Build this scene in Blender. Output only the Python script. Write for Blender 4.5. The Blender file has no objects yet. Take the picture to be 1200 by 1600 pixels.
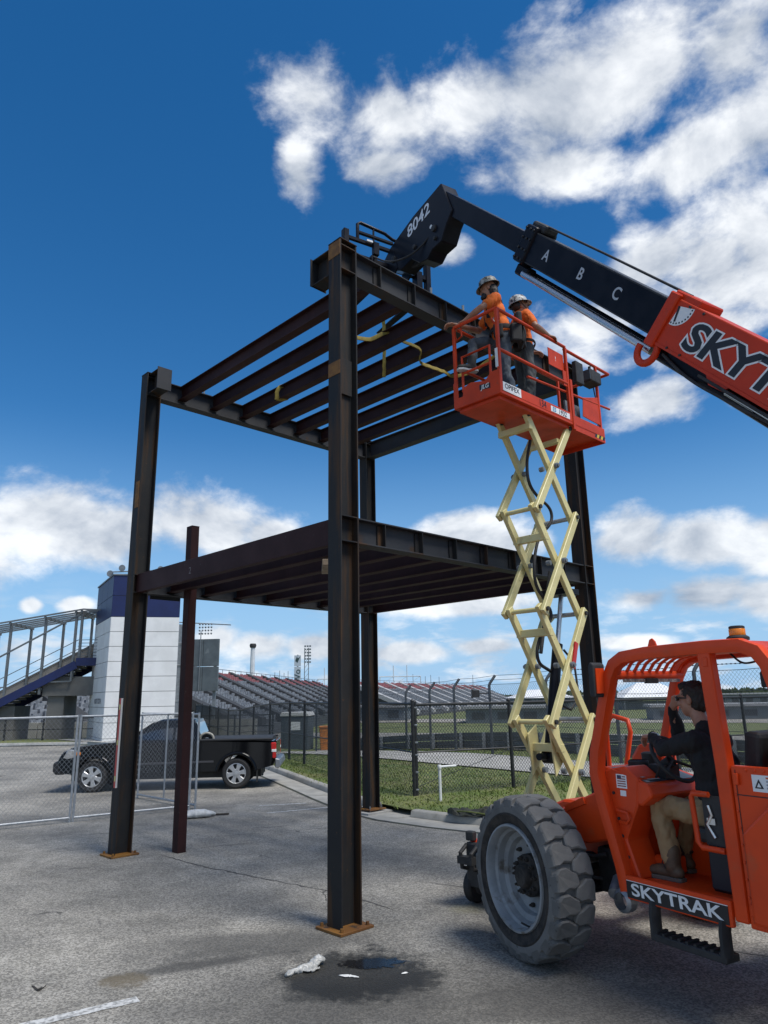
import bpy, math, random
import numpy as np
from mathutils import Matrix, Vector
random.seed(7); RNG = np.random.default_rng(7)
SC = bpy.context.scene
COL = SC.collection
R = math.radians
# ------------------------------------------------------------------ camera
PITCH, ROLL = 0.2510, -0.0176
cd = bpy.data.cameras.new('camera'); cam = bpy.data.objects.new('camera', cd); COL.objects.link(cam)
cd.sensor_width = 36.0; cd.lens = 36.0 * 1120.03 / 1600.0; cd.clip_start = 0.05; cd.clip_end = 6000
fw = Vector((0, math.cos(PITCH), math.sin(PITCH))); up0 = Vector((0, -math.sin(PITCH), math.cos(PITCH))); rt0 = Vector((1, 0, 0))
rt = math.cos(ROLL) * rt0 + math.sin(ROLL) * up0; up = -math.sin(ROLL) * rt0 + math.cos(ROLL) * up0
m3 = Matrix((rt, up, -fw)).transposed()
cam.matrix_world = Matrix.Translation((0, 0, 2.05)) @ m3.to_4x4()
SC.camera = cam
SC.view_settings.view_transform = 'Standard'; SC.view_settings.look = 'None'
SC.view_settings.gamma = 1.0; SC.view_settings.use_curve_mapping = False
SC.view_settings.exposure = 0.36
# ------------------------------------------------------------------ sky
SUN_EL, SUN_AZ = 60.0, 128.0          # degrees; azimuth clockwise from +Y (the view direction)
W = bpy.data.worlds.new('World'); SC.world = W; W.use_nodes = True
nt = W.node_tree; N = nt.nodes; Lk = nt.links; N.clear()
def nd(t, **k):
    x = N.new(t)
    for a, b in k.items(): setattr(x, a, b)
    return x
def mth(op, a, b=None, c=None, clamp=False):
    x = nd('ShaderNodeMath', operation=op, use_clamp=clamp)
    for i, v in enumerate((a, b, c)):
        if v is None: continue
        if isinstance(v, (int, float)): x.inputs[i].default_value = v
        else: Lk.new(v, x.inputs[i])
    return x.outputs[0]
sky = nd('ShaderNodeTexSky', sky_type='NISHITA', sun_disc=False)
sky.sun_elevation = R(SUN_EL); sky.sun_rotation = R(SUN_AZ)
sky.air_density = 1.0; sky.dust_density = 0.1; sky.ozone_density = 4.0; sky.altitude = 150
hs = nd('ShaderNodeHueSaturation'); hs.inputs['Saturation'].default_value = 1.32; hs.inputs['Value'].default_value = 0.97
Lk.new(sky.outputs[0], hs.inputs['Color'])
tc = nd('ShaderNodeTexCoord'); sp = nd('ShaderNodeSeparateXYZ'); Lk.new(tc.outputs['Generated'], sp.inputs[0])
az = mth('ARCTAN2', sp.outputs[0], sp.outputs[1]); el = mth('ARCSINE', sp.outputs[2])
hzr = nd('ShaderNodeMapRange', interpolation_type='SMOOTHSTEP'); Lk.new(el, hzr.inputs[0]); hzr.inputs[1].default_value = R(22); hzr.inputs[2].default_value = R(-1); hzr.inputs[4].default_value = 0.92
hzm = nd('ShaderNodeMix', data_type='RGBA'); Lk.new(hzr.outputs[0], hzm.inputs[0]); Lk.new(hs.outputs[0], hzm.inputs[6]); hzm.inputs[7].default_value = (2.6, 4.5, 6.9, 1)
def noise(scale, detail, rough, vec=None, dist=0.0, zs=1.0):
    x = nd('ShaderNodeTexNoise'); x.inputs['Scale'].default_value = scale; x.inputs['Detail'].default_value = detail
    x.inputs['Roughness'].default_value = rough; x.inputs['Distortion'].default_value = dist
    mp = nd('ShaderNodeMapping'); mp.inputs['Scale'].default_value = (1, 1, zs)
    if vec: mp.inputs['Location'].default_value = vec
    Lk.new(tc.outputs['Generated'], mp.inputs[0]); Lk.new(mp.outputs[0], x.inputs['Vector'])
    return x.outputs[0]
n_big = noise(5.0, 9, 0.56, (1.3, 0.4, 2.2), 0.35, 1.5)
n_fine = noise(17.0, 8, 0.62, (4.1, 2.0, 0.3), 0.2, 1.6)
n_shift = noise(5.0, 9, 0.56, (1.3 + 0.035, 0.4, 2.2 + 0.05), 0.35, 1.5)
n_low = noise(15.0, 7, 0.58, (7.7, 1.0, 5.0), 0.2, 3.2)
# cumulus: (azimuth, elevation, half width, half height, tilt) in degrees
BLOBS = [(-6.1, 44.4, 3.7, 3.0, 0), (-7.5, 39.8, 1.7, 2.8, 0), (1.3, 43.5, 4.9, 2.8, 0), (9.3, 43.6, 5.2, 3.2, 0), (17.4, 42.2, 5.4, 3.3, 0), (24.7, 42.6, 5.0, 3.0, 15), (31.4, 42.6, 3.9, 3.0, 0), (15.2, 38.7, 5.2, 1.8, -5), (27.8, 37.2, 4.2, 2.3, 0), (32.7, 37.7, 3.2, 3.2, 0), (0.6, 40.1, 2.8, 1.6, 0), (27.9, 29.6, 4.3, 3.3, 10), (31.4, 31.2, 3.0, 4.3, 0), (22.8, 30.7, 3.8, 1.9, 25), (18.3, 27.8, 3.6, 2.3, 0), (25.5, 25.6, 3.7, 1.8, 0), (6.5, 34.0, 1.7, 1.3, 0), (22.7, 21.0, 3.0, 1.6, 10), (29.3, 21.2, 2.3, 1.3, 0), (-26.0, 12.9, 3.7, 2.5, 0), (-22.4, 12.0, 4.5, 2.1, 0), (-13.9, 13.0, 4.4, 1.9, 0), (-9.4, 12.6, 2.0, 1.1, 0), (-31.2, 11.5, 3.1, 2.6, 0), (7.3, 12.4, 3.0, 1.2, 0), (10.3, 11.5, 2.5, 1.0, 0), (19.3, 11.3, 2.5, 1.8, 0), (24.4, 10.6, 3.7, 1.6, 0), (29.4, 9.8, 3.0, 1.8, 0), (19.5, 6.7, 3.1, 1.0, 0), (24.0, 6.7, 3.7, 1.3, 0), (28.1, 6.2, 2.7, 1.2, 0), (6.0, 6.9, 5.4, 0.9, 0), (-23.3, 6.8, 1.3, 0.6, 0), (-26.3, 6.7, 0.7, 0.5, 0), (-10.2, 3.9, 3.0, 1.1, 0), (-5.2, 3.8, 3.0, 1.0, 0), (-13.1, 4.4, 1.9, 1.3, 0), (1.8, 3.2, 3.5, 0.8, 0), (7.8, 3.6, 2.9, 0.7, 0), (18.8, 3.5, 2.7, 0.6, 0)]
field = None
for (a0, e0, ra, re, tl) in BLOBS:
    big = 1.32 if e0 > 18 else (1.6 if e0 > 9 else 1.35); ra *= big; re *= big
    dx = mth('SUBTRACT', az, R(a0)); dy = mth('SUBTRACT', el, R(e0))
    dx = mth('MULTIPLY', dx, math.cos(R(e0)))
    c, s = math.cos(R(tl)), math.sin(R(tl))
    ux = mth('ADD', mth('MULTIPLY', dx, c / R(ra)), mth('MULTIPLY', dy, s / R(ra)))
    uy = mth('ADD', mth('MULTIPLY', dx, -s / R(re)), mth('MULTIPLY', dy, c / R(re)))
    d = mth('SQRT', mth('ADD', mth('MULTIPLY', ux, ux), mth('MULTIPLY', uy, uy)))
    v = mth('MULTIPLY', mth('SUBTRACT', 1.0, d), 1.5 if e0 < 18 else 1.2)
    field = v if field is None else mth('SMOOTH_MAX', field, v, 0.25)
# beyond the view the same broken cumulus goes on
dt = nd('ShaderNodeVectorMath', operation='DOT_PRODUCT'); Lk.new(tc.outputs['Generated'], dt.inputs[0]); dt.inputs[1].default_value = tuple(fw)
far = nd('ShaderNodeMapRange', interpolation_type='SMOOTHSTEP'); Lk.new(mth('ARCCOSINE', dt.outputs['Value']), far.inputs[0])
far.inputs[1].default_value = R(43); far.inputs[2].default_value = R(56)
n_else = noise(2.6, 3, 0.5, (3.0, 8.0, 1.0), 0.0, 1.5)
gen = mth('MULTIPLY', mth('SUBTRACT', n_else, 0.50), 5.0)
fmix = nd('ShaderNodeMix', data_type='FLOAT'); Lk.new(far.outputs[0], fmix.inputs[0]); Lk.new(mth('MAXIMUM', field, -1.5), fmix.inputs[2]); Lk.new(gen, fmix.inputs[3])
nz = mth('ADD', mth('MULTIPLY', mth('SUBTRACT', n_big, 0.5), 2.6), mth('MULTIPLY', mth('SUBTRACT', n_fine, 0.5), 1.35))
dens_in = mth('ADD', fmix.outputs[0], nz)
mr = nd('ShaderNodeMapRange', interpolation_type='SMOOTHSTEP'); Lk.new(dens_in, mr.inputs[0])
mr.inputs[1].default_value = -0.06; mr.inputs[2].default_value = 0.82
# low streaks near the horizon
lowm = nd('ShaderNodeMapRange', interpolation_type='SMOOTHSTEP'); Lk.new(el, lowm.inputs[0])
lowm.inputs[1].default_value = R(9.5); lowm.inputs[2].default_value = R(2.5)
streak = nd('ShaderNodeMapRange', interpolation_type='SMOOTHSTEP'); Lk.new(n_low, streak.inputs[0])
streak.inputs[1].default_value = 0.46; streak.inputs[2].default_value = 0.72
low = mth('MULTIPLY', mth('MULTIPLY', lowm.outputs[0], streak.outputs[0]), 0.85)
dens = mth('MAXIMUM', mr.outputs[0], low, clamp=True)
# cloud tone: brighter towards the lit upper side, greyer in the thick body
lit = mth('MULTIPLY', mth('SUBTRACT', n_big, n_shift), 2.6)
tone = mth('ADD', mth('ADD', 0.66, lit), mth('MULTIPLY', mth('SUBTRACT', n_fine, 0.5), 0.40), clamp=True)
cr = nd('ShaderNodeValToRGB'); Lk.new(tone, cr.inputs[0])
cr.color_ramp.elements[0].position = 0.15; cr.color_ramp.elements[0].color = (2.9, 3.4, 4.2, 1)
cr.color_ramp.elements[1].position = 0.95; cr.color_ramp.elements[1].color = (8.2, 8.4, 8.6, 1)
mx = nd('ShaderNodeMix', data_type='RGBA'); Lk.new(mth('MULTIPLY', dens, 0.93), mx.inputs[0]); Lk.new(hzm.outputs[2], mx.inputs[6]); Lk.new(cr.outputs[0], mx.inputs[7])
bg = nd('ShaderNodeBackground'); bg.inputs['Strength'].default_value = 0.10; Lk.new(mx.outputs[2], bg.inputs[0])
wo = nd('ShaderNodeOutputWorld'); Lk.new(bg.outputs[0], wo.inputs[0])
W.cycles.sampling_method = 'MANUAL'; W.cycles.sample_map_resolution = 512
# ------------------------------------------------------------------ sun (veiled by thin cloud: soft shadows)
sd = bpy.data.lights.new('sun', 'SUN'); sd.energy = 3.0; sd.angle = R(22); sd.color = (1.0, 0.965, 0.91)
so = bpy.data.objects.new('sun', sd); COL.objects.link(so)
sdir = Vector((math.sin(R(SUN_AZ)) * math.cos(R(SUN_EL)), math.cos(R(SUN_AZ)) * math.cos(R(SUN_EL)), math.sin(R(SUN_EL))))
so.rotation_euler = sdir.to_track_quat('Z', 'Y').to_euler(); so.location = (20, 10, 40)

# ================================================================== helpers
class M:
    def __init__(s): s.v = []; s.f = []; s.mi = []
    def add(s, vs, fs, mi=0):
        b = len(s.v); s.v.extend([tuple(x) for x in vs]); s.f.extend([tuple(i + b for i in q) for q in fs]); s.mi.extend([mi] * len(fs)); return s
    def box(s, c, d, rz=0.0, mat=None, mi=0):
        hx, hy, hz = d[0] / 2, d[1] / 2, d[2] / 2
        P = [Vector((x, y, z)) for x in (-hx, hx) for y in (-hy, hy) for z in (-hz, hz)]
        mm = mat if mat is not None else Matrix.Rotation(rz, 3, 'Z')
        P = [mm @ p + Vector(c) for p in P]
        return s.add(P, [(0, 1, 3, 2), (4, 6, 7, 5), (0, 4, 5, 1), (2, 3, 7, 6), (0, 2, 6, 4), (1, 5, 7, 3)], mi)
    def bx(s, x0, x1, y0, y1, z0, z1, mi=0):
        return s.box(((x0 + x1) / 2, (y0 + y1) / 2, (z0 + z1) / 2), (abs(x1 - x0), abs(y1 - y0), abs(z1 - z0)), mi=mi)
    def bar(s, p, q, w, h, upv=(0, 0, 1), mi=0):      # rectangular bar from p to q: w across, h along up
        p = Vector(p); q = Vector(q); d = q - p; L = d.length; x = d.normalized(); u = Vector(upv)
        y = u.cross(x)
        if y.length < 1e-4: y = Vector((0, 1, 0)).cross(x)
        y.normalize(); z = x.cross(y)
        return s.box((p + q) / 2, (L, w, h), mat=Matrix((x, y, z)).transposed(), mi=mi)
    def tube(s, pts, r, n=8, closed=False, cap=True, mi=0, sq=0.0, ry=None, upv=None):
        pts = [Vector(p) for p in pts]; k = len(pts); rs = r if isinstance(r, (list, tuple)) else [r] * k
        vs = []; prev = None
        for i, p in enumerate(pts):
            a = pts[(i - 1) % k] if (closed or i > 0) else p; b = pts[(i + 1) % k] if (closed or i < k - 1) else p
            t = (b - a).normalized()
            if prev is None:
                u = Vector(upv) if upv is not None else (Vector((0, 0, 1)) if abs(t.z) < 0.9 else Vector((1, 0, 0)))
            else: u = prev
            x = u - t * u.dot(t)
            if x.length < 1e-5: x = t.orthogonal()
            x.normalize(); y = t.cross(x); prev = x
            # miter
            f = 1.0
            if 0 < i < k - 1 or closed:
                c = (p - a).normalized().dot((b - p).normalized()) if (p - a).length > 0 and (b - p).length > 0 else 1
                f = 1.0 / max(0.5, math.sqrt(max(0.0, (1 + c) / 2)))
            for j in range(n):
                w = 2 * math.pi * (j + 0.5) / n; cx, cy = math.cos(w), math.sin(w)
                if sq > 0:
                    g = (1 - sq) + sq / max(abs(cx), abs(cy)); cx *= g; cy *= g
                rr = rs[i]; r2 = rr if ry is None else ry
                vs.append(p + x * (rr * cx * (f if sq else 1)) + y * (r2 * cy))
        fs = []
        for i in range(k if closed else k - 1):
            for j in range(n):
                a = i * n + j; b = i * n + (j + 1) % n; i2 = (i + 1) % k
                fs.append((a, b, i2 * n + (j + 1) % n, i2 * n + j))
        if cap and not closed:
            fs.append(tuple(range(n - 1, -1, -1))); fs.append(tuple((k - 1) * n + j for j in range(n)))
        return s.add(vs, fs, mi)
    def lathe(s, prof, n=32, o=(0, 0, 0), axis='Z', mi=0, mat=None, a0=0.0, a1=2 * math.pi):
        full = abs(a1 - a0 - 2 * math.pi) < 1e-6; k = n if full else n + 1
        vs = []
        for (r, z) in prof:
            for j in range(k):
                w = a0 + (a1 - a0) * j / n; c, t = r * math.cos(w), r * math.sin(w)
                p = {'Z': Vector((c, t, z)), 'Y': Vector((t, z, c)), 'X': Vector((z, c, t))}[axis]
                vs.append((mat @ p if mat is not None else p) + Vector(o))
        fs = []
        for i in range(len(prof) - 1):
            for j in range(n if full else k - 1):
                fs.append((i * k + j, i * k + (j + 1) % k, (i + 1) * k + (j + 1) % k, (i + 1) * k + j))
        return s.add(vs, fs, mi)
    def prism(s, poly, o, u, v, w, mi=0):             # polygon (a,b) -> o+a*u+b*v, extruded by vector w
        o, u, v, w = Vector(o), Vector(u), Vector(v), Vector(w); k = len(poly)
        A = [o + u * a + v * b for a, b in poly]; vs = A + [p + w for p in A]
        fs = [tuple(range(k - 1, -1, -1)), tuple(range(k, 2 * k))] + [(i, (i + 1) % k, (i + 1) % k + k, i + k) for i in range(k)]
        return s.add(vs, fs, mi)
    def loft(s, rings, cap=True, mi=0):
        k = len(rings[0]); vs = [p for r_ in rings for p in r_]; fs = []
        for i in range(len(rings) - 1):
            for j in range(k): fs.append((i * k + j, i * k + (j + 1) % k, (i + 1) * k + (j + 1) % k, (i + 1) * k + j))
        if cap: fs.append(tuple(range(k - 1, -1, -1))); fs.append(tuple((len(rings) - 1) * k + j for j in range(k)))
        return s.add(vs, fs, mi)
    def grid(s, fn, nu, nv, mi=0):
        vs = [fn(i / nu, j / nv) for j in range(nv + 1) for i in range(nu + 1)]
        fs = [(j * (nu + 1) + i, j * (nu + 1) + i + 1, (j + 1) * (nu + 1) + i + 1, (j + 1) * (nu + 1) + i) for j in range(nv) for i in range(nu)]
        return s.add(vs, fs, mi)
    def sphere(s, c, r, n=12, mi=0):
        r = (r, r, r) if isinstance(r, (int, float)) else r
        rings = []
        vs = [Vector((0, 0, -1))] + [Vector((math.sin(math.pi * i / n) * math.cos(2 * math.pi * j / (2 * n)), math.sin(math.pi * i / n) * math.sin(2 * math.pi * j / (2 * n)), -math.cos(math.pi * i / n))) for i in range(1, n) for j in range(2 * n)] + [Vector((0, 0, 1))]
        k = 2 * n; fs = [(0, 1 + (j + 1) % k, 1 + j) for j in range(k)]
        for i in range(n - 2):
            for j in range(k): fs.append((1 + i * k + j, 1 + i * k + (j + 1) % k, 1 + (i + 1) * k + (j + 1) % k, 1 + (i + 1) * k + j))
        t = len(vs) - 1; fs += [(t, 1 + (n - 2) * k + j, 1 + (n - 2) * k + (j + 1) % k) for j in range(k)]
        return s.add([Vector((p.x * r[0], p.y * r[1], p.z * r[2])) + Vector(c) for p in vs], fs, mi)
    def mesh(s, name, mats, smooth=None):
        me = bpy.data.meshes.new(name); me.from_pydata(s.v, [], s.f)
        for m in (mats if isinstance(mats, (list, tuple)) else [mats]): me.materials.append(m)
        if any(s.mi): me.polygons.foreach_set('material_index', s.mi)
        if smooth is not None:
            me.polygons.foreach_set('use_smooth', [True] * len(me.polygons)); me.set_sharp_from_angle(angle=R(smooth))
        me.update(); return me
    def build(s, name, mats, parent=None, smooth=None, bevel=0.0, world=False, seg=1):
        if world and parent is not None:
            w = Matrix.Identity(4); q = parent
            while q is not None: w = q.matrix_basis @ w; q = q.parent
            w = w.inverted(); s.v = [tuple(w @ Vector(p)) for p in s.v]
        o = bpy.data.objects.new(name, s.mesh(name, mats, smooth)); COL.objects.link(o)
        if parent is not None: o.parent = parent
        if bevel > 0:
            b = o.modifiers.new('bevel', 'BEVEL'); b.width = bevel; b.segments = seg; b.limit_method = 'ANGLE'; b.angle_limit = R(40)
        return o
def tag(o, label=None, cat=None, group=None, kind=None):
    for k, v in (('label', label), ('category', cat), ('group', group), ('kind', kind)):
        if v is not None: o[k] = v
    return o
def thing(name, label, cat, loc=(0, 0, 0), rz=0.0, group=None):
    o = bpy.data.objects.new(name, None); COL.objects.link(o); o.location = loc; o.rotation_euler = (0, 0, rz); o.empty_display_size = 0.2
    return tag(o, label, cat, group)
def inst(src, name, parent, loc=(0, 0, 0), rot=None, world=False):   # another piece sharing the mesh of src
    o = bpy.data.objects.new(name, src.data); COL.objects.link(o); o.parent = parent
    for md in src.modifiers:
        if md.type == 'BEVEL':
            b = o.modifiers.new('bevel', 'BEVEL'); b.width = md.width; b.segments = md.segments; b.limit_method = 'ANGLE'; b.angle_limit = md.angle_limit
    o.location = loc
    if rot is not None: o.rotation_euler = rot
    return o
def copy_tree(o, parent=None):
    c = o.copy(); COL.objects.link(c); c.parent = parent
    for ch in list(o.children): copy_tree(ch, c)
    return c
def text(name, s, mat, parent, mtx, size, depth=0.004, sx=1.0, shear=0.0, bold=0.0, align='CENTER'):
    cu = bpy.data.curves.new(name, 'FONT'); cu.body = s; cu.size = size; cu.extrude = depth; cu.shear = shear; cu.offset = bold
    cu.align_x = align; cu.align_y = 'CENTER'; cu.resolution_u = 4
    t = bpy.data.objects.new(name, cu); COL.objects.link(t)
    dg = bpy.context.evaluated_depsgraph_get(); me = bpy.data.meshes.new_from_object(t.evaluated_get(dg))
    bpy.data.objects.remove(t); me.name = name
    me.transform(mtx @ Matrix.Diagonal((sx, 1, 1, 1))); me.materials.clear(); me.materials.append(mat)
    o = bpy.data.objects.new(name, me); COL.objects.link(o); o.parent = parent
    return o
def frame_mtx(o, x, y):                               # text frame: x = reading direction, y = up of the letters
    x = Vector(x).normalized(); y = Vector(y); y = (y - x * y.dot(x)).normalized(); z = x.cross(y)
    m = Matrix((x, y, z)).transposed().to_4x4(); m.translation = Vector(o); return m

# ================================================================== materials
MATS = {}
def mat(name, c1, rough=0.6, c2=None, scale=4.0, metal=0.0, bump=0.0, bscale=40.0, detail=5, lo=0.35, hi=0.65, spec=0.5, coat=0.0, rvar=0.0,
        c3=None, s3=1.0, l3=0.58, h3=0.66, zs3=1.0, c4=None, s4=30.0, l4=0.68, h4=0.72, trans=0.0, alpha=1.0, emit=None, estr=1.0):
    if name in MATS: return MATS[name]
    m = bpy.data.materials.new(name); m.use_nodes = True; t = m.node_tree; b = t.nodes['Principled BSDF']
    b.inputs['Roughness'].default_value = rough; b.inputs['Metallic'].default_value = metal; b.inputs['Specular IOR Level'].default_value = spec
    b.inputs['Coat Weight'].default_value = coat; b.inputs['Base Color'].default_value = (*c1, 1)
    if trans: b.inputs['Transmission Weight'].default_value = trans
    if alpha < 1: b.inputs['Alpha'].default_value = alpha
    if emit: b.inputs['Emission Color'].default_value = (*emit, 1); b.inputs['Emission Strength'].default_value = estr
    tcn = t.nodes.new('ShaderNodeTexCoord')
    def nz(sc, dt=5, zs=1.0):
        q = t.nodes.new('ShaderNodeTexNoise'); q.inputs['Scale'].default_value = sc; q.inputs['Detail'].default_value = dt; q.inputs['Roughness'].default_value = 0.6
        if zs != 1.0:
            mpn = t.nodes.new('ShaderNodeMapping'); mpn.inputs['Scale'].default_value = (1, 1, zs); t.links.new(tcn.outputs['Object'], mpn.inputs[0]); t.links.new(mpn.outputs[0], q.inputs['Vector'])
        else: t.links.new(tcn.outputs['Object'], q.inputs['Vector'])
        return q.outputs[0]
    def rng(src, a, b_):
        q = t.nodes.new('ShaderNodeMapRange'); q.interpolation_type = 'SMOOTHSTEP'; q.inputs[1].default_value = a; q.inputs[2].default_value = b_; t.links.new(src, q.inputs[0]); return q.outputs[0]
    cur = None
    if c2 is not None:
        q = t.nodes.new('ShaderNodeMix'); q.data_type = 'RGBA'; n1 = nz(scale, detail); t.links.new(rng(n1, lo, hi), q.inputs[0])
        q.inputs[6].default_value = (*c1, 1); q.inputs[7].default_value = (*c2, 1); cur = q.outputs[2]
        if rvar:
            r_ = t.nodes.new('ShaderNodeMapRange'); r_.inputs[3].default_value = rough - rvar; r_.inputs[4].default_value = min(1, rough + rvar); t.links.new(n1, r_.inputs[0]); t.links.new(r_.outputs[0], b.inputs['Roughness'])
    if c3 is not None:
        q = t.nodes.new('ShaderNodeMix'); q.data_type = 'RGBA'; t.links.new(rng(nz(s3, 8, zs3), l3, h3), q.inputs[0])
        if cur is not None: t.links.new(cur, q.inputs[6])
        else: q.inputs[6].default_value = (*c1, 1)
        q.inputs[7].default_value = (*c3, 1); cur = q.outputs[2]
    if c4 is not None:
        q = t.nodes.new('ShaderNodeMix'); q.data_type = 'RGBA'; t.links.new(rng(nz(s4, 6), l4, h4), q.inputs[0])
        if cur is not None: t.links.new(cur, q.inputs[6])
        else: q.inputs[6].default_value = (*c1, 1)
        q.inputs[7].default_value = (*c4, 1); cur = q.outputs[2]
    if cur is not None: t.links.new(cur, b.inputs['Base Color'])
    if bump:
        q = t.nodes.new('ShaderNodeBump'); q.inputs['Strength'].default_value = bump; q.inputs['Distance'].default_value = 0.01; t.links.new(nz(bscale, 4), q.inputs['Height']); t.links.new(q.outputs[0], b.inputs['Normal'])
    MATS[name] = m; return m
ORANGE = mat('orange_paint', (0.70, 0.062, 0.008), 0.40, (0.60, 0.052, 0.008), 2.2, rvar=0.12, spec=0.32, c3=(0.46, 0.085, 0.03), s3=4, l3=0.56, h3=0.80, c4=(0.16, 0.05, 0.03), s4=26, l4=0.70, h4=0.74, bump=0.03, bscale=60)
BOOMRED = mat('boom_orange_paint', (0.56, 0.040, 0.007), 0.42, (0.48, 0.034, 0.007), 2.0, spec=0.3, rvar=0.1, c3=(0.36, 0.06, 0.025), s3=5, l3=0.57, h3=0.8, c4=(0.10, 0.035, 0.025), s4=22, l4=0.69, h4=0.73)
LIFTRED = mat('lift_orange_paint', (0.56, 0.050, 0.009), 0.45, (0.46, 0.042, 0.009), 5.0, spec=0.3, rvar=0.1, c3=(0.30, 0.06, 0.03), s3=8, l3=0.58, h3=0.78, c4=(0.12, 0.045, 0.03), s4=34, l4=0.67, h4=0.71)
CREAM = mat('cream_paint', (0.64, 0.57, 0.27), 0.42, (0.56, 0.49, 0.22), 4.0, rvar=0.1, c3=(0.40, 0.33, 0.17), s3=7, l3=0.57, h3=0.78, c4=(0.12, 0.09, 0.06), s4=30, l4=0.68, h4=0.72)
BLACKP = mat('black_paint', (0.006, 0.007, 0.011), 0.34, (0.011, 0.012, 0.017), 4.0, rvar=0.12, c3=(0.03, 0.028, 0.026), s3=6, l3=0.66, h3=0.85, spec=0.13)
BLACKM = mat('black_rough', (0.015, 0.015, 0.016), 0.7, (0.03, 0.03, 0.03), 8.0, bump=0.1)
RUBBER = mat('tyre_rubber', (0.105, 0.104, 0.100), 0.88, (0.155, 0.152, 0.145), 3.5, bump=0.15, bscale=70, c3=(0.21, 0.20, 0.18), s3=5, l3=0.5, h3=0.8, c4=(0.05, 0.05, 0.05), s4=24, l4=0.62, h4=0.72)
TYREBLK = mat('black_rubber', (0.012, 0.012, 0.013), 0.75, (0.025, 0.025, 0.025), 6.0, bump=0.08)
RIMGREY = mat('rim_grey', (0.20, 0.215, 0.225), 0.55, (0.27, 0.285, 0.295), 5.0, c3=(0.10, 0.085, 0.07), s3=7, l3=0.52, h3=0.7, bump=0.05)
DIRT = mat('dirty_iron', (0.045, 0.038, 0.032), 0.9, (0.015, 0.014, 0.013), 12, bump=0.4, bscale=60)
CHROME = mat('chrome', (0.62, 0.62, 0.62), 0.36, metal=1.0)
STEEL = mat('bare_steel', (0.30, 0.30, 0.30), 0.4, (0.2, 0.2, 0.2), 10, metal=0.8)
GALV = mat('galvanised_steel', (0.42, 0.44, 0.46), 0.45, (0.32, 0.34, 0.36), 14, metal=0.6)
GALVG = mat('galvanised_grey', (0.20, 0.22, 0.235), 0.55, (0.15, 0.165, 0.18), 5, metal=0.2)
WHITEP = mat('white_paint', (0.72, 0.73, 0.72), 0.5, (0.62, 0.62, 0.6), 6)
DECALW = mat('white_decal', (0.75, 0.75, 0.74), 0.5)
DECALB = mat('black_decal', (0.012, 0.012, 0.014), 0.45)
FENCEBLK = mat('black_vinyl', (0.010, 0.011, 0.012), 0.5, (0.02, 0.02, 0.02), 10)
def steel_mat(name, a, b_, rust, l3, h3, s3=2.6, zs=1.0, c4=(0.05, 0.047, 0.043)):
    return mat(name, a, 0.66, b_, 1.8, bump=0.12, bscale=45, c3=rust, s3=s3, l3=l3, h3=h3, zs3=zs, c4=c4, s4=18, l4=0.66, h4=0.74, rvar=0.12, spec=0.25)
COLST = steel_mat('mill_scale_steel', (0.0135, 0.0145, 0.0165), (0.022, 0.021, 0.020), (0.066, 0.033, 0.013), 0.47, 0.70, 7.0, 0.10, (0.075, 0.04, 0.018))
GIRST = steel_mat('grey_girder_steel', (0.028, 0.030, 0.035), (0.042, 0.043, 0.046), (0.062, 0.032, 0.014), 0.58, 0.74, 2.4)
MAROON = steel_mat('maroon_primer', (0.033, 0.0100, 0.0096), (0.024, 0.0075, 0.0073), (0.034, 0.018, 0.013), 0.62, 0.8, 2.0)
RUST = steel_mat('rusty_plate', (0.23, 0.11, 0.025), (0.13, 0.058, 0.02), (0.03, 0.026, 0.024), 0.57, 0.66, 6)
CONC = mat('concrete', (0.34, 0.33, 0.30), 0.9, (0.25, 0.245, 0.225), 2.0, bump=0.25, bscale=50, c3=(0.16, 0.15, 0.12), s3=1.3, l3=0.55, h3=0.75)
GLASSD = mat('dark_glass', (0.010, 0.012, 0.014), 0.03, spec=0.9, coat=1.0)
CARBLK = mat('black_car_paint', (0.003, 0.0034, 0.0045), 0.08, spec=0.28)
CARTRIM = mat('black_trim', (0.015, 0.015, 0.016), 0.5)
AMBER = mat('amber_plastic', (0.75, 0.22, 0.01), 0.25, spec=0.6)
REDL = mat('red_plastic', (0.45, 0.015, 0.012), 0.3)
STRAP = mat('yellow_webbing', (0.27, 0.21, 0.035), 0.8, (0.19, 0.14, 0.025), 20)
WOOD = mat('weathered_wood', (0.30, 0.25, 0.19), 0.85, (0.2, 0.16, 0.12), 8, bump=0.2)
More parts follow.
